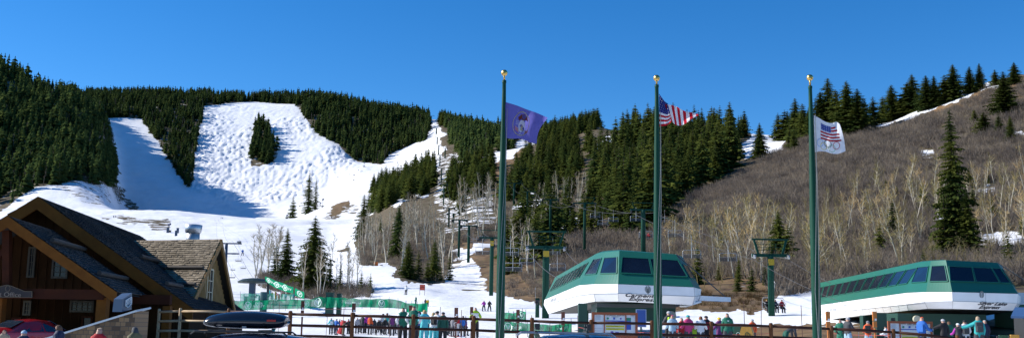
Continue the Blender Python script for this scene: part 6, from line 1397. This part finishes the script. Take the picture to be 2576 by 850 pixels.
def skeleton(pose):
    P = dict(pelvis=(0, 0, .93, .140), belly=(0, .0, 1.12, .128), chest=(0, .0, 1.31, .148), nb=(0, -.01, 1.46, .10), neck=(0, 0, 1.535, .062), head=(0, .025, 1.635, .104), crown=(0, .01, 1.705, .090), nose=(0, .125, 1.625, .016))
    for s_, n in ((-1, 'L'), (1, 'R')):
        P['sh'+n] = (s_*.160, 0, 1.40, .070); P['el'+n] = (s_*.225, -.03, 1.15, .055); P['wr'+n] = (s_*.225, .09, .94, .042); P['ha'+n] = (s_*.22, .14, .89, .038); P['ti'+n] = (s_*.215, .18, .83, .024); P['th'+n] = (s_*.185, .17, .89, .018)
        P['hip'+n] = (s_*.105, 0, .84, .105); P['kn'+n] = (s_*.125, .03, .50, .082); P['an'+n] = (s_*.13, -.02, .13, .070); P['heel'+n] = (s_*.13, -.05, .055, .055); P['toe'+n] = (s_*.14, .17, .05, .048)
    def mv(k, d): P[k] = (P[k][0]+d[0], P[k][1]+d[1], P[k][2]+d[2], P[k][3])
    def setp(k, p): P[k] = (*p, P[k][3])
    up = ['belly', 'chest', 'nb', 'neck', 'head', 'crown', 'nose']+[a+n for n in 'LR' for a in ('sh', 'el', 'wr', 'ha', 'ti', 'th')]
    if pose in ('poles', 'ski'):
        for n, s_ in (('L', -1), ('R', 1)): setp('el'+n, (s_*.25, .08, 1.17)); setp('wr'+n, (s_*.28, .34, 1.10)); setp('ha'+n, (s_*.28, .40, 1.09)); setp('ti'+n, (s_*.26, .43, 1.04)); setp('th'+n, (s_*.25, .41, 1.12))
    if pose == 'arms':
        setp('elL', (-.40, .12, 1.28)); setp('wrL', (-.62, .22, 1.22)); setp('haL', (-.69, .24, 1.20)); setp('tiL', (-.75, .26, 1.17)); setp('thL', (-.69, .27, 1.24))
    if pose == 'hips':
        for n, s_ in (('L', -1), ('R', 1)): setp('el'+n, (s_*.31, -.05, 1.17)); setp('wr'+n, (s_*.22, .08, 1.03)); setp('ha'+n, (s_*.17, .12, 1.01)); setp('ti'+n, (s_*.11, .14, .99)); setp('th'+n, (s_*.17, .13, 1.05))
    if pose in ('walk', 'ski', 'wide'):
        w_ = {'walk': (.0, .22), 'ski': (.07, .06), 'wide': (.17, .05)}[pose]
        for n, s_ in (('L', -1), ('R', 1)):
            mv('kn'+n, (s_*w_[0]*.6, s_*w_[1]*.6+.06, 0)); mv('an'+n, (s_*w_[0], s_*w_[1], 0)); mv('heel'+n, (s_*w_[0], s_*w_[1], 0)); mv('toe'+n, (s_*w_[0], s_*w_[1], 0))
    if pose == 'bend':
        for k in up:
            x, y, z, r_ = P[k]; a = RD(72); dz = z-.93; P[k] = (x, y*math.cos(a)+dz*math.sin(a), .93+dz*math.cos(a)-y*math.sin(a), r_)
        for n, s_ in (('L', -1), ('R', 1)): b_ = P['sh'+n]; setp('el'+n, (s_*.22, b_[1]+.04, b_[2]-.28)); setp('wr'+n, (s_*.2, b_[1]+.10, b_[2]-.50)); setp('ha'+n, (s_*.19, b_[1]+.12, b_[2]-.56)); setp('ti'+n, (s_*.19, b_[1]+.13, b_[2]-.63)); setp('th'+n, (s_*.15, b_[1]+.13, b_[2]-.58))
    if pose == 'sit':
        for n, s_ in (('L', -1), ('R', 1)):
            setp('hip'+n, (s_*.11, .05, .88)); setp('kn'+n, (s_*.13, .47, .86)); setp('an'+n, (s_*.13, .50, .44)); setp('heel'+n, (s_*.13, .47, .37)); setp('toe'+n, (s_*.14, .66, .34))
            setp('el'+n, (s_*.28, .08, 1.14)); setp('wr'+n, (s_*.24, .32, 1.06)); setp('ha'+n, (s_*.22, .38, 1.05)); setp('ti'+n, (s_*.2, .42, 1.0)); setp('th'+n, (s_*.18, .39, 1.08))
    E = [('pelvis', 'belly'), ('belly', 'chest'), ('chest', 'nb'), ('nb', 'neck'), ('neck', 'head'), ('head', 'crown'), ('head', 'nose')]
    for n in 'LR': E += [('nb', 'sh'+n), ('sh'+n, 'el'+n), ('el'+n, 'wr'+n), ('wr'+n, 'ha'+n), ('ha'+n, 'ti'+n), ('wr'+n, 'th'+n), ('pelvis', 'hip'+n), ('hip'+n, 'kn'+n), ('kn'+n, 'an'+n), ('an'+n, 'heel'+n), ('heel'+n, 'toe'+n)]
    return P, E
REG = {}
for n in 'LR': REG.update({'sh'+n: 'jacket', 'el'+n: 'jacket', 'wr'+n: 'jacket', 'ha'+n: 'glove', 'ti'+n: 'glove', 'th'+n: 'glove', 'hip'+n: 'trousers', 'kn'+n: 'trousers', 'an'+n: 'trousers', 'heel'+n: 'boot', 'toe'+n: 'boot'})
REG.update(belly='jacket', chest='jacket', nb='jacket', neck='skin', head='skin', crown='skin', nose='skin', pelvis='jacket')
POSES = {}
def pose_meshes(pose):
    if pose in POSES: return POSES[pose]
    P, E = skeleton(pose); names = list(P); me = bpy.data.meshes.new('sk'); me.from_pydata([P[k][:3] for k in names], [(names.index(a), names.index(b)) for a, b in E], [])
    o = bpy.data.objects.new('sk', me); C.objects.link(o); sk = o.modifiers.new('s', 'SKIN'); sk.use_smooth_shade = True
    for i, k in enumerate(names):
        r_ = P[k][3]*1.08; d = me.skin_vertices[0].data[i]; d.radius = (r_*(1.15 if k in ('belly', 'chest', 'pelvis') else 1), r_*(.82 if k in ('belly', 'chest', 'pelvis') else 1)); d.use_root = (k == 'pelvis')
    su = o.modifiers.new('u', 'SUBSURF'); su.levels = 1; su.render_levels = 1
    bpy.context.view_layer.update(); dg = bpy.context.evaluated_depsgraph_get(); ev = bpy.data.meshes.new_from_object(o.evaluated_get(dg)); bpy.data.objects.remove(o)
    ev.name = 'person_body_'+pose; V_ = np.array([v.co[:] for v in ev.vertices]); Nn = np.array([v.normal[:] for v in ev.vertices])
    segs = [(np.array(P[a][:3]), np.array(P[b][:3]), a, b) for a, b in E]; reg = []
    fc = np.array([np.mean(V_[list(p.vertices)], 0) for p in ev.polygons])
    best = np.full(len(fc), 9e9); lab = np.array(['skin']*len(fc), dtype=object)
    for a, b, na, nb_ in segs:
        d = b-a; t = np.clip(((fc-a)@d)/(d@d), 0, 1); q = a+t[:, None]*d; dist = np.linalg.norm(fc-q, axis=1)-np.where(t < .5, P[na][3], P[nb_][3])*.5
        ra, rb_ = REG[na], REG[nb_]
        if (na, nb_) in (('pelvis', 'hipL'), ('pelvis', 'hipR')): ra = rb_ = 'trousers'
        if na[:2] == 'an': ra = rb_ = 'boot'
        if na[:2] == 'wr': ra = rb_ = 'glove'
        if na[:2] == 'kn': rb_ = 'trousers'
        if (na, nb_) == ('nb', 'neck'): ra = rb_ = 'jacket'
        k = dist < best; best[k] = dist[k]; l = np.where(t < .5, ra, rb_); lab[k] = l[k]
    parts = {}
    hc = np.array(P['head'][:3]); cr = np.array(P['crown'][:3]); axis = (cr-hc)/np.linalg.norm(cr-hc)
    fw = np.array(P['nose'][:3])-hc; fw = fw-axis*(fw@axis); fw /= np.linalg.norm(fw)
    rel = fc-hc; hz = rel@axis; hf = rel@fw
    def sub(name, mask, offs, smooth=True):
        idx_ = np.where(mask)[0]
        if not len(idx_): return None
        used = {}; vs, fs = [], []
        for i in idx_:
            f = []
            for v in ev.polygons[int(i)].vertices:
                if v not in used: used[v] = len(vs); vs.append(tuple(V_[v]+Nn[v]*offs))
                f.append(used[v])
            fs.append(f)
        m_ = bpy.data.meshes.new(name); m_.from_pydata(vs, [], fs); m_.materials.append(M_skin); m_.polygons.foreach_set('use_smooth', [True]*len(fs)); m_.update(); return m_
    sk_ = lab == 'skin'
    for nm, mk, of in (('jacket', lab == 'jacket', .016), ('trousers', lab == 'trousers', .010), ('gloves', lab == 'glove', .008), ('boots', lab == 'boot', .014),
            ('hat', sk_ & (hz > .045), .016), ('hair', sk_ & ((hz > .07) | ((hf < .03) & (hz > -.09))), .012), ('helmet', sk_ & ((hz > .035) | ((hf < .02) & (hz > -.03))), .030), ('long_hair', sk_ & ((hz > .06) | ((hf < .04) & (hz > -.22))), .020)):
        parts[nm] = sub(nm, mk, of)
    b = MB()
    for s_ in (-1, 1): b.ball(hc+fw*.094+axis*.012+np.cross(fw, axis)*s_*.034, .013, 6)
    b.box(Vector(hc+fw*.088-axis*.048), (.04, .012, .01)); m_ = bpy.data.meshes.new('eyes'); m_.from_pydata(b.v, [], b.f); m_.materials.append(M_dark); parts['face_details'] = m_
    ev.materials.clear(); ev.materials.append(M_skin); POSES[pose] = (ev, parts, P); return POSES[pose]
def person(x, ytop, Y, pose, rz, jc, tc_, hd, lab, group=None, H=None, foot=None, seat=None, extra=(), boots='charcoal', gloves='black', wide=1.0):
    ev, parts, P = pose_meshes(pose); top = P['crown'][2]+.1
    if pose == 'bend': top = 1.15
    if seat is not None: base = seat; s_ = (H or 1.72)/1.78
    else:
        base = foot or gp(x, Y); s_ = (H/1.78) if H else (at(x, ytop, Y).z-base.z)/top
    o = bpy.data.objects.new('person', ev); C.objects.link(o); o.location = base; o.scale = (s_*wide, s_*wide, s_); o.rotation_euler.z = rz; tag(o, lab, 'person', group)
    hk, hc = hd
    for nm, key, m_ in (('jacket', 'jacket', cmat(jc)), ('trousers', 'trousers', cmat(tc_)), ('gloves', 'gloves', cmat(gloves)), ('boots', 'boots', cmat(boots)), (hk, hk, cmat(hc)), ('face_details', 'face_details', None)):
        if parts.get(key) is None: continue
        c = bpy.data.objects.new(nm, parts[key]); C.objects.link(c); c.parent = o
        if m_: c.material_slots[0].link = 'OBJECT'; c.material_slots[0].material = m_
    for ex in extra:
        b = MB()
        if ex[0] == 'pack': b.box((0, -.20, 1.25), (.30, .16, .42)); b.box((0, -.28, 1.18), (.24, .06, .24)); q = b.build('backpack', cmat(ex[1]), o); md = q.modifiers.new('b', 'BEVEL'); md.width = .04; md.segments = 3
        elif ex[0] == 'bib': b.box((0, -.165, 1.22), (.30, .03, .34)); q = b.build('bib', cmat(ex[1]), o)
        elif ex[0] == 'vest':
            for nm2 in ('jacket',):
                me = parts['jacket'].copy(); vs = np.array([v.co[:] for v in me.vertices]); keep = [p.vertices[:] for p in me.polygons if max(abs(vs[v][0]) for v in p.vertices) < .23]
                m2 = bpy.data.meshes.new('vest'); m2.from_pydata([tuple(v*np.array([1.04, 1.1, 1])) for v in vs], [], keep); m2.materials.append(cmat(ex[1])); m2.polygons.foreach_set('use_smooth', [True]*len(keep)); q = bpy.data.objects.new('vest', m2); C.objects.link(q); q.parent = o; bpy.data.meshes.remove(me)
        elif ex[0] == 'skis':
            for sg, n in ((-1, 'L'), (1, 'R')):
                tx, ty = P['toe'+n][0], P['toe'+n][1]-.12; b = MB(); b.slab([(tx-.05, ty-.75, .02), (tx+.05, ty-.75, .02), (tx+.05, ty+.8, .02), (tx-.05, ty+.8, .02)], .02, (0, 0, 1)); b.slab([(tx-.05, ty+.8, .02), (tx+.05, ty+.8, .02), (tx+.01, ty+1.0, .12), (tx-.01, ty+1.0, .12)], .02, None); b.build('ski', cmat(ex[1]), o)
        elif ex[0] == 'patch': b.box((.02, -.185, 1.38), (.07, .02, .05)); b.build('jacket_patch', M_netw, o)
    return o
def poles(p, lab, side=1):
    """ski poles stand top-level beside the person that holds them"""
    r_, P = p, POSES
    for s_ in ((-1, 1) if side == 2 else (side,)):
        b = MB(); q = Matrix.Rotation(p.rotation_euler.z, 3, 'Z')@Vector((s_*.30*p.scale.x, .42*p.scale.x, 0))+p.location
        b.tube([q+Vector((0, 0, .02)), q+Vector((0, 0, 1.16*p.scale.z))], .011, 5); b.tube([q+Vector((0, 0, 1.08*p.scale.z)), q+Vector((0, 0, 1.2*p.scale.z))], .02, 6); b.tube([q+Vector((0, 0, .09)), q+Vector((0, 0, .10))], .045, 8)
        tag(b.build('ski_pole', M_steel), lab, 'ski pole', 'ski poles of the waiting skiers')
PI = math.pi
# the queue at the right, close to the fence
R = [
 (1684, 777, 48.5, 'poles', .3, 'charcoal', 'black', ('helmet', 'lightgrey'), 'person with pale grey helmet and charcoal jacket right of the second flagpole', (('pack', 'lime'),)),
 (1692, 786, 47, 'poles', -.1, 'lightblue', 'charcoal', ('hat', 'pink'), 'person in light blue jacket and pink hat right of the second flagpole', ()),
 (1716, 794, 48, 'stand', .4, 'red', 'charcoal', ('hat', 'grey'), 'person in red jacket and grey beanie left of the pink jacket', ()),
 (1732, 787, 47, 'poles', .1, 'pink', 'charcoal', ('helmet', 'teal'), 'person in pink jacket and teal helmet in the right queue', ()),
 (1763.5, 789, 47, 'poles', -.2, 'white', 'charcoal', ('hair', 'auburn'), 'auburn haired person in white jacket in the right queue', ()),
 (1778, 789, 48.5, 'stand', .2, 'black', 'black', ('helmet', 'black'), 'person in black jacket with red trim and dark helmet behind a fence post', (('bib', 'crimson'),)),
 (1811, 793, 47.5, 'poles', .3, 'purple', 'purple', ('helmet', 'yellow'), 'person in purple suit and yellow helmet beside the green jacket', ()),
 (1831, 781.5, 46.5, 'stand', -.1, 'green', 'charcoal', ('hat', 'dgreen'), 'large person in green jacket and green beanie left of the bins', (('patch', 0),)),
 (1894, 798, 54, 'stand', .2, 'orange', 'charcoal', ('helmet', 'lightgrey'), 'person in orange jacket and grey helmet right of the bins', ()),
 (2116, 798, 49.5, 'hips', PI-.5, 'green', 'green', ('hat', 'white'), 'person in green suit and white cap right of the third flagpole', ()),
 (2135, 793, 48, 'poles', -1.0, 'charcoal', 'lightblue', ('helmet', 'lightgrey'), 'person in black puffer jacket and silver helmet holding a pole', ()),
 (2186, 802, 50, 'poles', -.4, 'orange', 'lightblue', ('helmet', 'grey'), 'person in orange red coat and grey helmet left of the framed board', (('pack', 'black'),)),
 (2231, 816, 55, 'poles', .8, 'white', 'black', ('helmet', 'black'), 'person in white jacket half hidden by the framed board', ()),
 (2322, 791, 47, 'poles', -.9, 'blue', 'black', ('hat', 'orange'), 'person in bright blue jacket and orange cap before the long terminal', (('bib', 'blue'),)),
 (2377, 797, 47.5, 'arms', .1, 'black', 'black', ('helmet', 'lightgrey'), 'person in black jacket and grey helmet stretching an arm to a pole', ()),
 (2392, 803, 49, 'stand', .5, 'green', 'dgreen', ('hair', 'brown'), 'person in green jacket just right of the black jacketed one', ()),
 (2414, 808, 48, 'poles', .0, 'magenta', 'lime', ('helmet', 'white'), 'person in magenta jacket with dark vest and lime trousers', (('vest', 'charcoal'),)),
 (2431, 800, 48, 'poles', -.2, 'white', 'black', ('helmet', 'black'), 'person in white jacket with grey backpack and dark helmet', (('pack', 'charcoal'),)),
 (2465, 789, 46.5, 'arms', -.2, 'teal', 'charcoal', ('hair', 'tan'), 'tall bare headed person in teal jacket with small grey pack', (('pack', 'charcoal'),)),
 (2482, 800, 50, 'stand', .3, 'navy', 'black', ('hat', 'white'), 'person in navy jacket and white hat behind the teal jacket', ()),
 (1749, 815, 48, 'stand', .1, 'lime', 'charcoal', ('hat', 'black'), 'child in lime jacket between the pink and white jackets', ()),
 (1703, 812, 49, 'stand', .3, 'crimson', 'charcoal', ('hat', 'crimson'), 'child in dark red suit between light blue and red jackets', ()),
 (1795, 806, 49, 'poles', .1, 'lightblue', 'navy', ('helmet', 'charcoal'), 'child in pale blue jacket right of the fence post by the purple suit', ()),
]
made = []
for x, yt, Y, pose, rz, jc, tc_, hd, lab, ex in R: made.append(person(x, yt, Y, pose, rz, jc, tc_, hd, lab, None, extra=ex, wide=.98))
for i, lab in ((1, 'ski pole of the skier in light blue'), (3, 'ski pole of the skier in pink'), (6, 'ski pole of the skier in purple'), (10, 'silver ski pole of the puffer jacket skier'), (13, 'silver ski pole of the bright blue skier'), (17, 'ski pole of the white jacketed skier with backpack')): poles(made[i], lab, 1)
b = MB(); q = made[14]; h0 = q.location+Vector((-.70*q.scale.x, .24*q.scale.x, 0)); b.tube([h0+Vector((-.12, 0, 0)), h0+Vector((0, 0, 1.22))], .013, 5); tag(b.build('ski_pole', M_steel), 'slanting white ski pole at the stretched arm of the black jacketed skier', 'ski pole')
person(1968, 803, 52, 'bend', -PI/2+.2, 'charcoal', 'dgreen', ('helmet', 'white'), 'person in dark jacket and white helmet bending over right of the right lift tower', None, H=1.72, foot=gp(1976, 52), wide=.98)
# the big four left of the first flagpole
V_L = [
 (1012, 768, 47, 'hips', .35, 'white', 'black', ('hat', 'black'), 'person in green vest over white sleeves with black peaked cap, left one of two', (('vest', 'green'),)),
 (1038.5, 763.5, 46.5, 'hips', -.15, 'white', 'black', ('hat', 'black'), 'person in green vest with white sleeves behind a fence post, right one of two', (('vest', 'green'),)),
 (1053, 776, 49, 'poles', PI-.6, 'blue', 'black', ('hair', 'brown'), 'brown haired person in blue facing the camera beside the green vest', ()),
 (1066, 773.5, 48, 'poles', .2, 'turquoise', 'turquoise', ('long_hair', 'blond'), 'blond person in turquoise ski suit at the fence', ()),
 (1088, 780, 50, 'poles', -.2, 'white', 'turquoise', ('long_hair', 'blond'), 'blond person in white jacket beside the black helmet', ()),
 (1097, 777, 49, 'poles', -.7, 'white', 'turquoise', ('helmet', 'black'), 'person in white jacket and black helmet with light turquoise trousers', (('pack', 'black'),)),
 (1113, 779.5, 48, 'stand', .2, 'dgreen', 'black', ('helmet', 'charcoal'), 'person in bulky dark green jacket and black trousers at the fence', ()),
]
for x, yt, Y, pose, rz, jc, tc_, hd, lab, ex in V_L: person(x, yt, Y, pose, rz, jc, tc_, hd, lab, None, extra=ex, wide=.98)
L_ = [
 (832, 797, 81, 'poles', .5, 'turquoise', 'black', ('helmet', 'lightgrey'), 'child in pale turquoise jacket at the left end of the queue', (('bib', 'white'),)),
 (845, 799, 80, 'poles', -.5, 'blue', 'navy', ('helmet', 'grey'), 'child in bright blue jacket near the left end of the queue', ()),
 (863, 797, 78, 'bend', -1.2, 'black', 'olive', ('hat', 'black'), 'person in dark jacket stooping beside a red bag', ()),
 (858, 802, 82, 'walk', -.9, 'crimson', 'charcoal', ('helmet', 'crimson'), 'child in crimson jacket behind the stooping person', ()),
 (876, 800, 82, 'stand', .9, 'red', 'black', ('helmet', 'charcoal'), 'child in red jacket just left of the second fence post', ()),
 (898, 796, 83, 'stand', .2, 'lightgrey', 'charcoal', ('hat', 'grey'), 'person in light grey jacket just right of the fence post', ()),
 (911, 790, 84, 'poles', -.4, 'charcoal', 'charcoal', ('hat', 'charcoal'), 'person in dark grey jacket left of the magenta one', ()),
 (923, 787.5, 84, 'stand', .2, 'magenta', 'black', ('hat', 'pink'), 'person in magenta jacket and pink hat in the left queue', ()),
 (930, 790, 82, 'stand', -.3, 'orange', 'charcoal', ('hat', 'yellow'), 'person in orange jacket and yellow hat in the left queue', ()),
 (952, 801, 81, 'wide', .3, 'black', 'black', ('helmet', 'grey'), 'child in black with skis spread in a wedge', (('skis', 'lightgrey'),)),
 (963, 785.5, 85, 'poles', .8, 'white', 'black', ('helmet', 'black'), 'person in black and white jacket left of the teal one', ()),
 (972, 784, 83, 'walk', -.6, 'teal', 'charcoal', ('helmet', 'black'), 'person in teal jacket with a pale helmet stepping sideways', ()),
 (980, 793, 84, 'stand', .4, 'grey', 'grey', ('hat', 'charcoal'), 'child in mid grey between teal and mauve jackets', ()),
 (986, 790, 80, 'hips', .2, 'grey', 'charcoal', ('hair', 'brown'), 'brown haired person in mauve grey jacket in the left queue', (('vest', 'purple'),)),
 (998, 792, 86, 'poles', .4, 'white', 'lightgrey', ('hat', 'lightblue'), 'person in white left of the first green vest', ()),
 (1138, 797, 80, 'poles', -.5, 'grey', 'charcoal', ('helmet', 'grey'), 'child in grey jacket left of the red bib', ()),
 (1149, 788.5, 80, 'stand', .6, 'white', 'white', ('helmet', 'charcoal'), 'child in white suit wearing a red bib', (('bib', 'red'), ('skis', 'red'))),
 (1164, 791, 80, 'poles', .2, 'blue', 'charcoal', ('helmet', 'charcoal'), 'child in bright blue jacket between red bib and fence post', (('skis', 'blue'),)),
 (1195, 768.5, 76, 'hips', .2, 'lime', 'black', ('hat', 'grey'), 'person in lime jacket standing behind the fence post left of the flagpole', (('bib', 'white'),)),
 (687.5, 813, 68, 'stand', .5, 'dgreen', 'teal', ('hat', 'charcoal'), 'child in dark green jacket alone on the snow near the roof box', ()),
]
for x, yt, Y, pose, rz, jc, tc_, hd, lab, ex in L_: person(x, yt, Y, pose, rz, jc, tc_, hd, lab, None, extra=ex, H=1.6 if pose == 'bend' else None, wide=.98)
b = MB(); p = gp(861, 79); b.tube([p+Vector((-.15, 0, .1)), p+Vector((.12, 0, 1.1))], [.28, .16], 8); tag(b.build('red_bag', cmat('red')), 'bright red padded bag standing beside the stooping person', 'bag')
for i, (x, yt, Y) in enumerate(((838, 802, 84), (853, 800, 85), (884, 799, 83), (904, 799, 86), (918, 796, 85), (941, 799, 84), (957, 796, 86), (968, 797, 82), (993, 797, 84), (1003, 799, 83), (1080, 799, 82), (1126, 800, 82), (1132, 798, 84), (1158, 800, 85), (1172, 801, 82))):
    person(x, yt, Y, ['poles', 'stand', 'walk', 'hips'][i % 4], (i*1.9) % 6.28-3.14, ['charcoal', 'navy', 'black', 'olive', 'purple'][i % 5], 'charcoal', (['helmet', 'hat'][i % 2], ['charcoal', 'grey', 'navy'][i % 3]), 'small dark clad skier standing in the left queue', 'dark clad skiers in the left queue', wide=.98, extra=((('skis', 'grey'),) if i % 3 == 0 else ()))
# skiers on the lower snow
M_ = [
 (1217, 754, 783, 'ski', .2, 'magenta', 'charcoal', ('helmet', 'grey'), 'skier in magenta jacket left one of a pair on open snow', (('skis', 'black'),)),
 (1231, 754, 783, 'ski', -.1, 'black', 'black', ('helmet', 'grey'), 'skier in black right one of a pair on open snow', (('skis', 'black'),)),
 (1021, 716, 743, 'stand', -.3, 'white', 'charcoal', ('helmet', 'black'), 'skier in white top standing alone left of the red banner', (('skis', 'black'),)),
 (1046, 744, 768, 'stand', 1.2, 'green', 'dgreen', ('hat', 'grey'), 'person in green standing above the end of the solid green netting', ()),
 (1076, 751, 771, 'stand', .4, 'yellow', 'charcoal', ('helmet', 'brown'), 'person in yellow jacket at the right end of the solid netting', ()),
 (1070, 750, 771, 'stand', -.4, 'charcoal', 'charcoal', ('helmet', 'grey'), 'person in dark jacket left of the yellow one by the netting', ()),
 (652, 734, 755, 'bend', 1.4, 'navy', 'navy', ('hat', 'charcoal'), 'person in navy leaning beside the padded post at the nets', ()),
 (678, 725, 752, 'walk', -1.2, 'teal', 'navy', ('hair', 'brown'), 'person in teal jacket striding left at the nets', ()),
 (684, 733, 752, 'stand', .5, 'lime', 'dgreen', ('helmet', 'green'), 'child in lime green beside the striding person', ()),
 (694, 733, 752, 'stand', .2, 'charcoal', 'black', ('helmet', 'charcoal'), 'child in charcoal left of the pink clad one at the nets', ()),
 (702, 737, 754, 'bend', .9, 'pink', 'red', ('hat', 'pink'), 'pink clad child bending at the nets', ()),
 (709, 734, 753, 'walk', .8, 'crimson', 'charcoal', ('helmet', 'grey'), 'person in crimson right of the pink clad child at the nets', ()),
 (718, 737, 754, 'stand', .1, 'lightblue', 'navy', ('helmet', 'charcoal'), 'child in pale blue apart from the group at the nets', ()),
 (731, 737, 754, 'walk', 1.0, 'navy', 'black', ('helmet', 'black'), 'child in dark navy near the tilted banner netting', ()),
 (738, 737, 754, 'stand', -.2, 'blue', 'navy', ('helmet', 'blue'), 'child in bright blue near the tilted banner netting', ()),
 (814, 749, 773, 'bend', -1.0, 'lime', 'green', ('hat', 'white'), 'lime dressed person reaching out behind the green netting', ()),
 (972, 753, 775, 'stand', .1, 'black', 'black', ('hat', 'black'), 'black dressed figure standing behind the long green netting', ()),
 (610, 626, 642, 'ski', PI, 'blue', 'navy', ('helmet', 'blue'), 'blue skier coming down beside the beginner lift chairs', ()),
 (605, 605, 617, 'ski', PI, 'grey', 'charcoal', ('helmet', 'charcoal'), 'grey skier higher up beside the beginner lift', ()),
 (656, 568, 577, 'ski', PI, 'navy', 'charcoal', ('helmet', 'black'), 'tiny dark skier on the shelf of snow above the net grove', ()),
 (286, 541, 549, 'ski', PI, 'navy', 'navy', ('helmet', 'navy'), 'left one of two dark skiers on the snow shelf above the roof ridge', ()),
 (291, 541, 549, 'ski', PI, 'navy', 'navy', ('helmet', 'navy'), 'right one of two dark skiers on the snow shelf above the roof ridge', ()),
 (556, 546, 553, 'ski', PI, 'charcoal', 'grey', ('helmet', 'charcoal'), 'left one of two tiny skiers at the foot of the mogul run', ()),
 (560, 546, 553, 'ski', PI, 'charcoal', 'grey', ('helmet', 'charcoal'), 'right one of two tiny skiers at the foot of the mogul run', ()),
 (834, 543, 551, 'ski', PI, 'charcoal', 'navy', ('helmet', 'charcoal'), 'tiny skier below the brown bank on the snow ridge', ()),
]
for x, yt, yb, pose, rz, jc, tc_, hd, lab, ex in M_:
    p = gy(x, yb, 90, 640) if not (yb < 560) else gy(x, yb, 400, 900)
    person(x, yt, p.y, pose, rz, jc, tc_, hd, lab, None, foot=p, extra=ex, wide=1.15, H=1.55 if pose == 'bend' else None)
for i, (x, y) in enumerate(((1046, 414), (880, 442), (893, 438), (902, 430), (1000, 412), (850, 448), (960, 424))):
    p = gy(x, y, 850, 1200); person(x, 0, p.y, 'ski', PI, ['charcoal', 'navy', 'crimson', 'blue'][i % 4], 'charcoal', ('helmet', 'black'), 'speck of a skier high on the run below the triangular forest', 'specks of skiers high on the run', H=1.75, foot=p, wide=1.3)
# riders
for ci, xs, cols in ((24, (), ()),): pass
nC = len(CH)
RID = {0: [(-.7, 'black', 'black'), (0, 'charcoal', 'black'), (.7, 'black', 'charcoal')], 1: [(-.4, 'black', 'black'), (.5, 'charcoal', 'black')], 2: [(-.45, 'crimson', 'charcoal'), (.5, 'red', 'charcoal')], 3: [(-.75, 'black', 'yellow'), (.15, 'navy', 'white'), (.85, 'crimson', 'black')], 4: [(-.4, 'red', 'black'), (.4, 'charcoal', 'black')]}
wh = ['on the chair left of the first flagpole', 'on the chair close to the first flagpole', 'on the chair behind the middle terminal roof', 'on the chair at the foot of the right lift tower', 'on the chair in front of the slender left tower']
pos = ['left', 'middle', 'right']
for j in range(5):
    ch = CHP[nC+j]
    if j == 3: ch.rotation_euler.z = .12
    for q, (dx, jc, hc) in enumerate(RID[j]):
        Rm = Matrix.Rotation(ch.rotation_euler.z, 3, 'Z'); sp_ = ch.location+Rm@Vector((dx, .12, .06)); s_ = 1.7/1.78; face = ch.rotation_euler.z+(PI)
        sp_ = sp_-Vector((0, 0, (.93-.13)*s_)); person(0, 0, 0, 'sit', face, jc, 'charcoal', ('helmet', hc), (pos[q] if len(RID[j]) == 3 else ('left' if q == 0 else 'right'))+' rider '+wh[j]+' wearing '+jc, None, H=1.7, seat=sp_, wide=.98)
# people in the car park
CP = [
 (139, 808, 32, 'stand', PI/2, 'navy', 'navy', ('hair', 'brown'), 'dark haired person in navy jacket in profile beside the red car', ()),
 (50, 823, 32, 'stand', .4, 'navy', 'navy', ('helmet', 'lightblue'), 'child in navy with a blue and white helmet before the red car', ()),
 (239, 815, 31, 'stand', .05, 'red', 'navy', ('hat', 'tan'), 'person in red jacket and pale cap before the stone wall', ()),
 (331, 812.5, 31.5, 'stand', .9, 'olive', 'charcoal', ('hair', 'charcoal'), 'dark haired person in olive jacket at the right end of the stone wall', ()),
 (3, 822, 36, 'stand', PI+.3, 'tan', 'charcoal', ('hair', 'charcoal'), 'person in beige jacket at the left edge of the picture', ()),
]
for x, yt, Y, pose, rz, jc, tc_, hd, lab, ex in CP: person(x, yt, Y, pose, rz, jc, tc_, hd, lab, None, extra=ex, wide=.98)
q = at(648, 829, 24.2); person(648, 0, 24.2, 'poles', -.6, 'orange', 'charcoal', ('hat', 'black'), 'person in orange jacket mostly hidden behind the roof box car', None, foot=Vector((q.x, 24.8+2.3, -.98)), H=1.70)
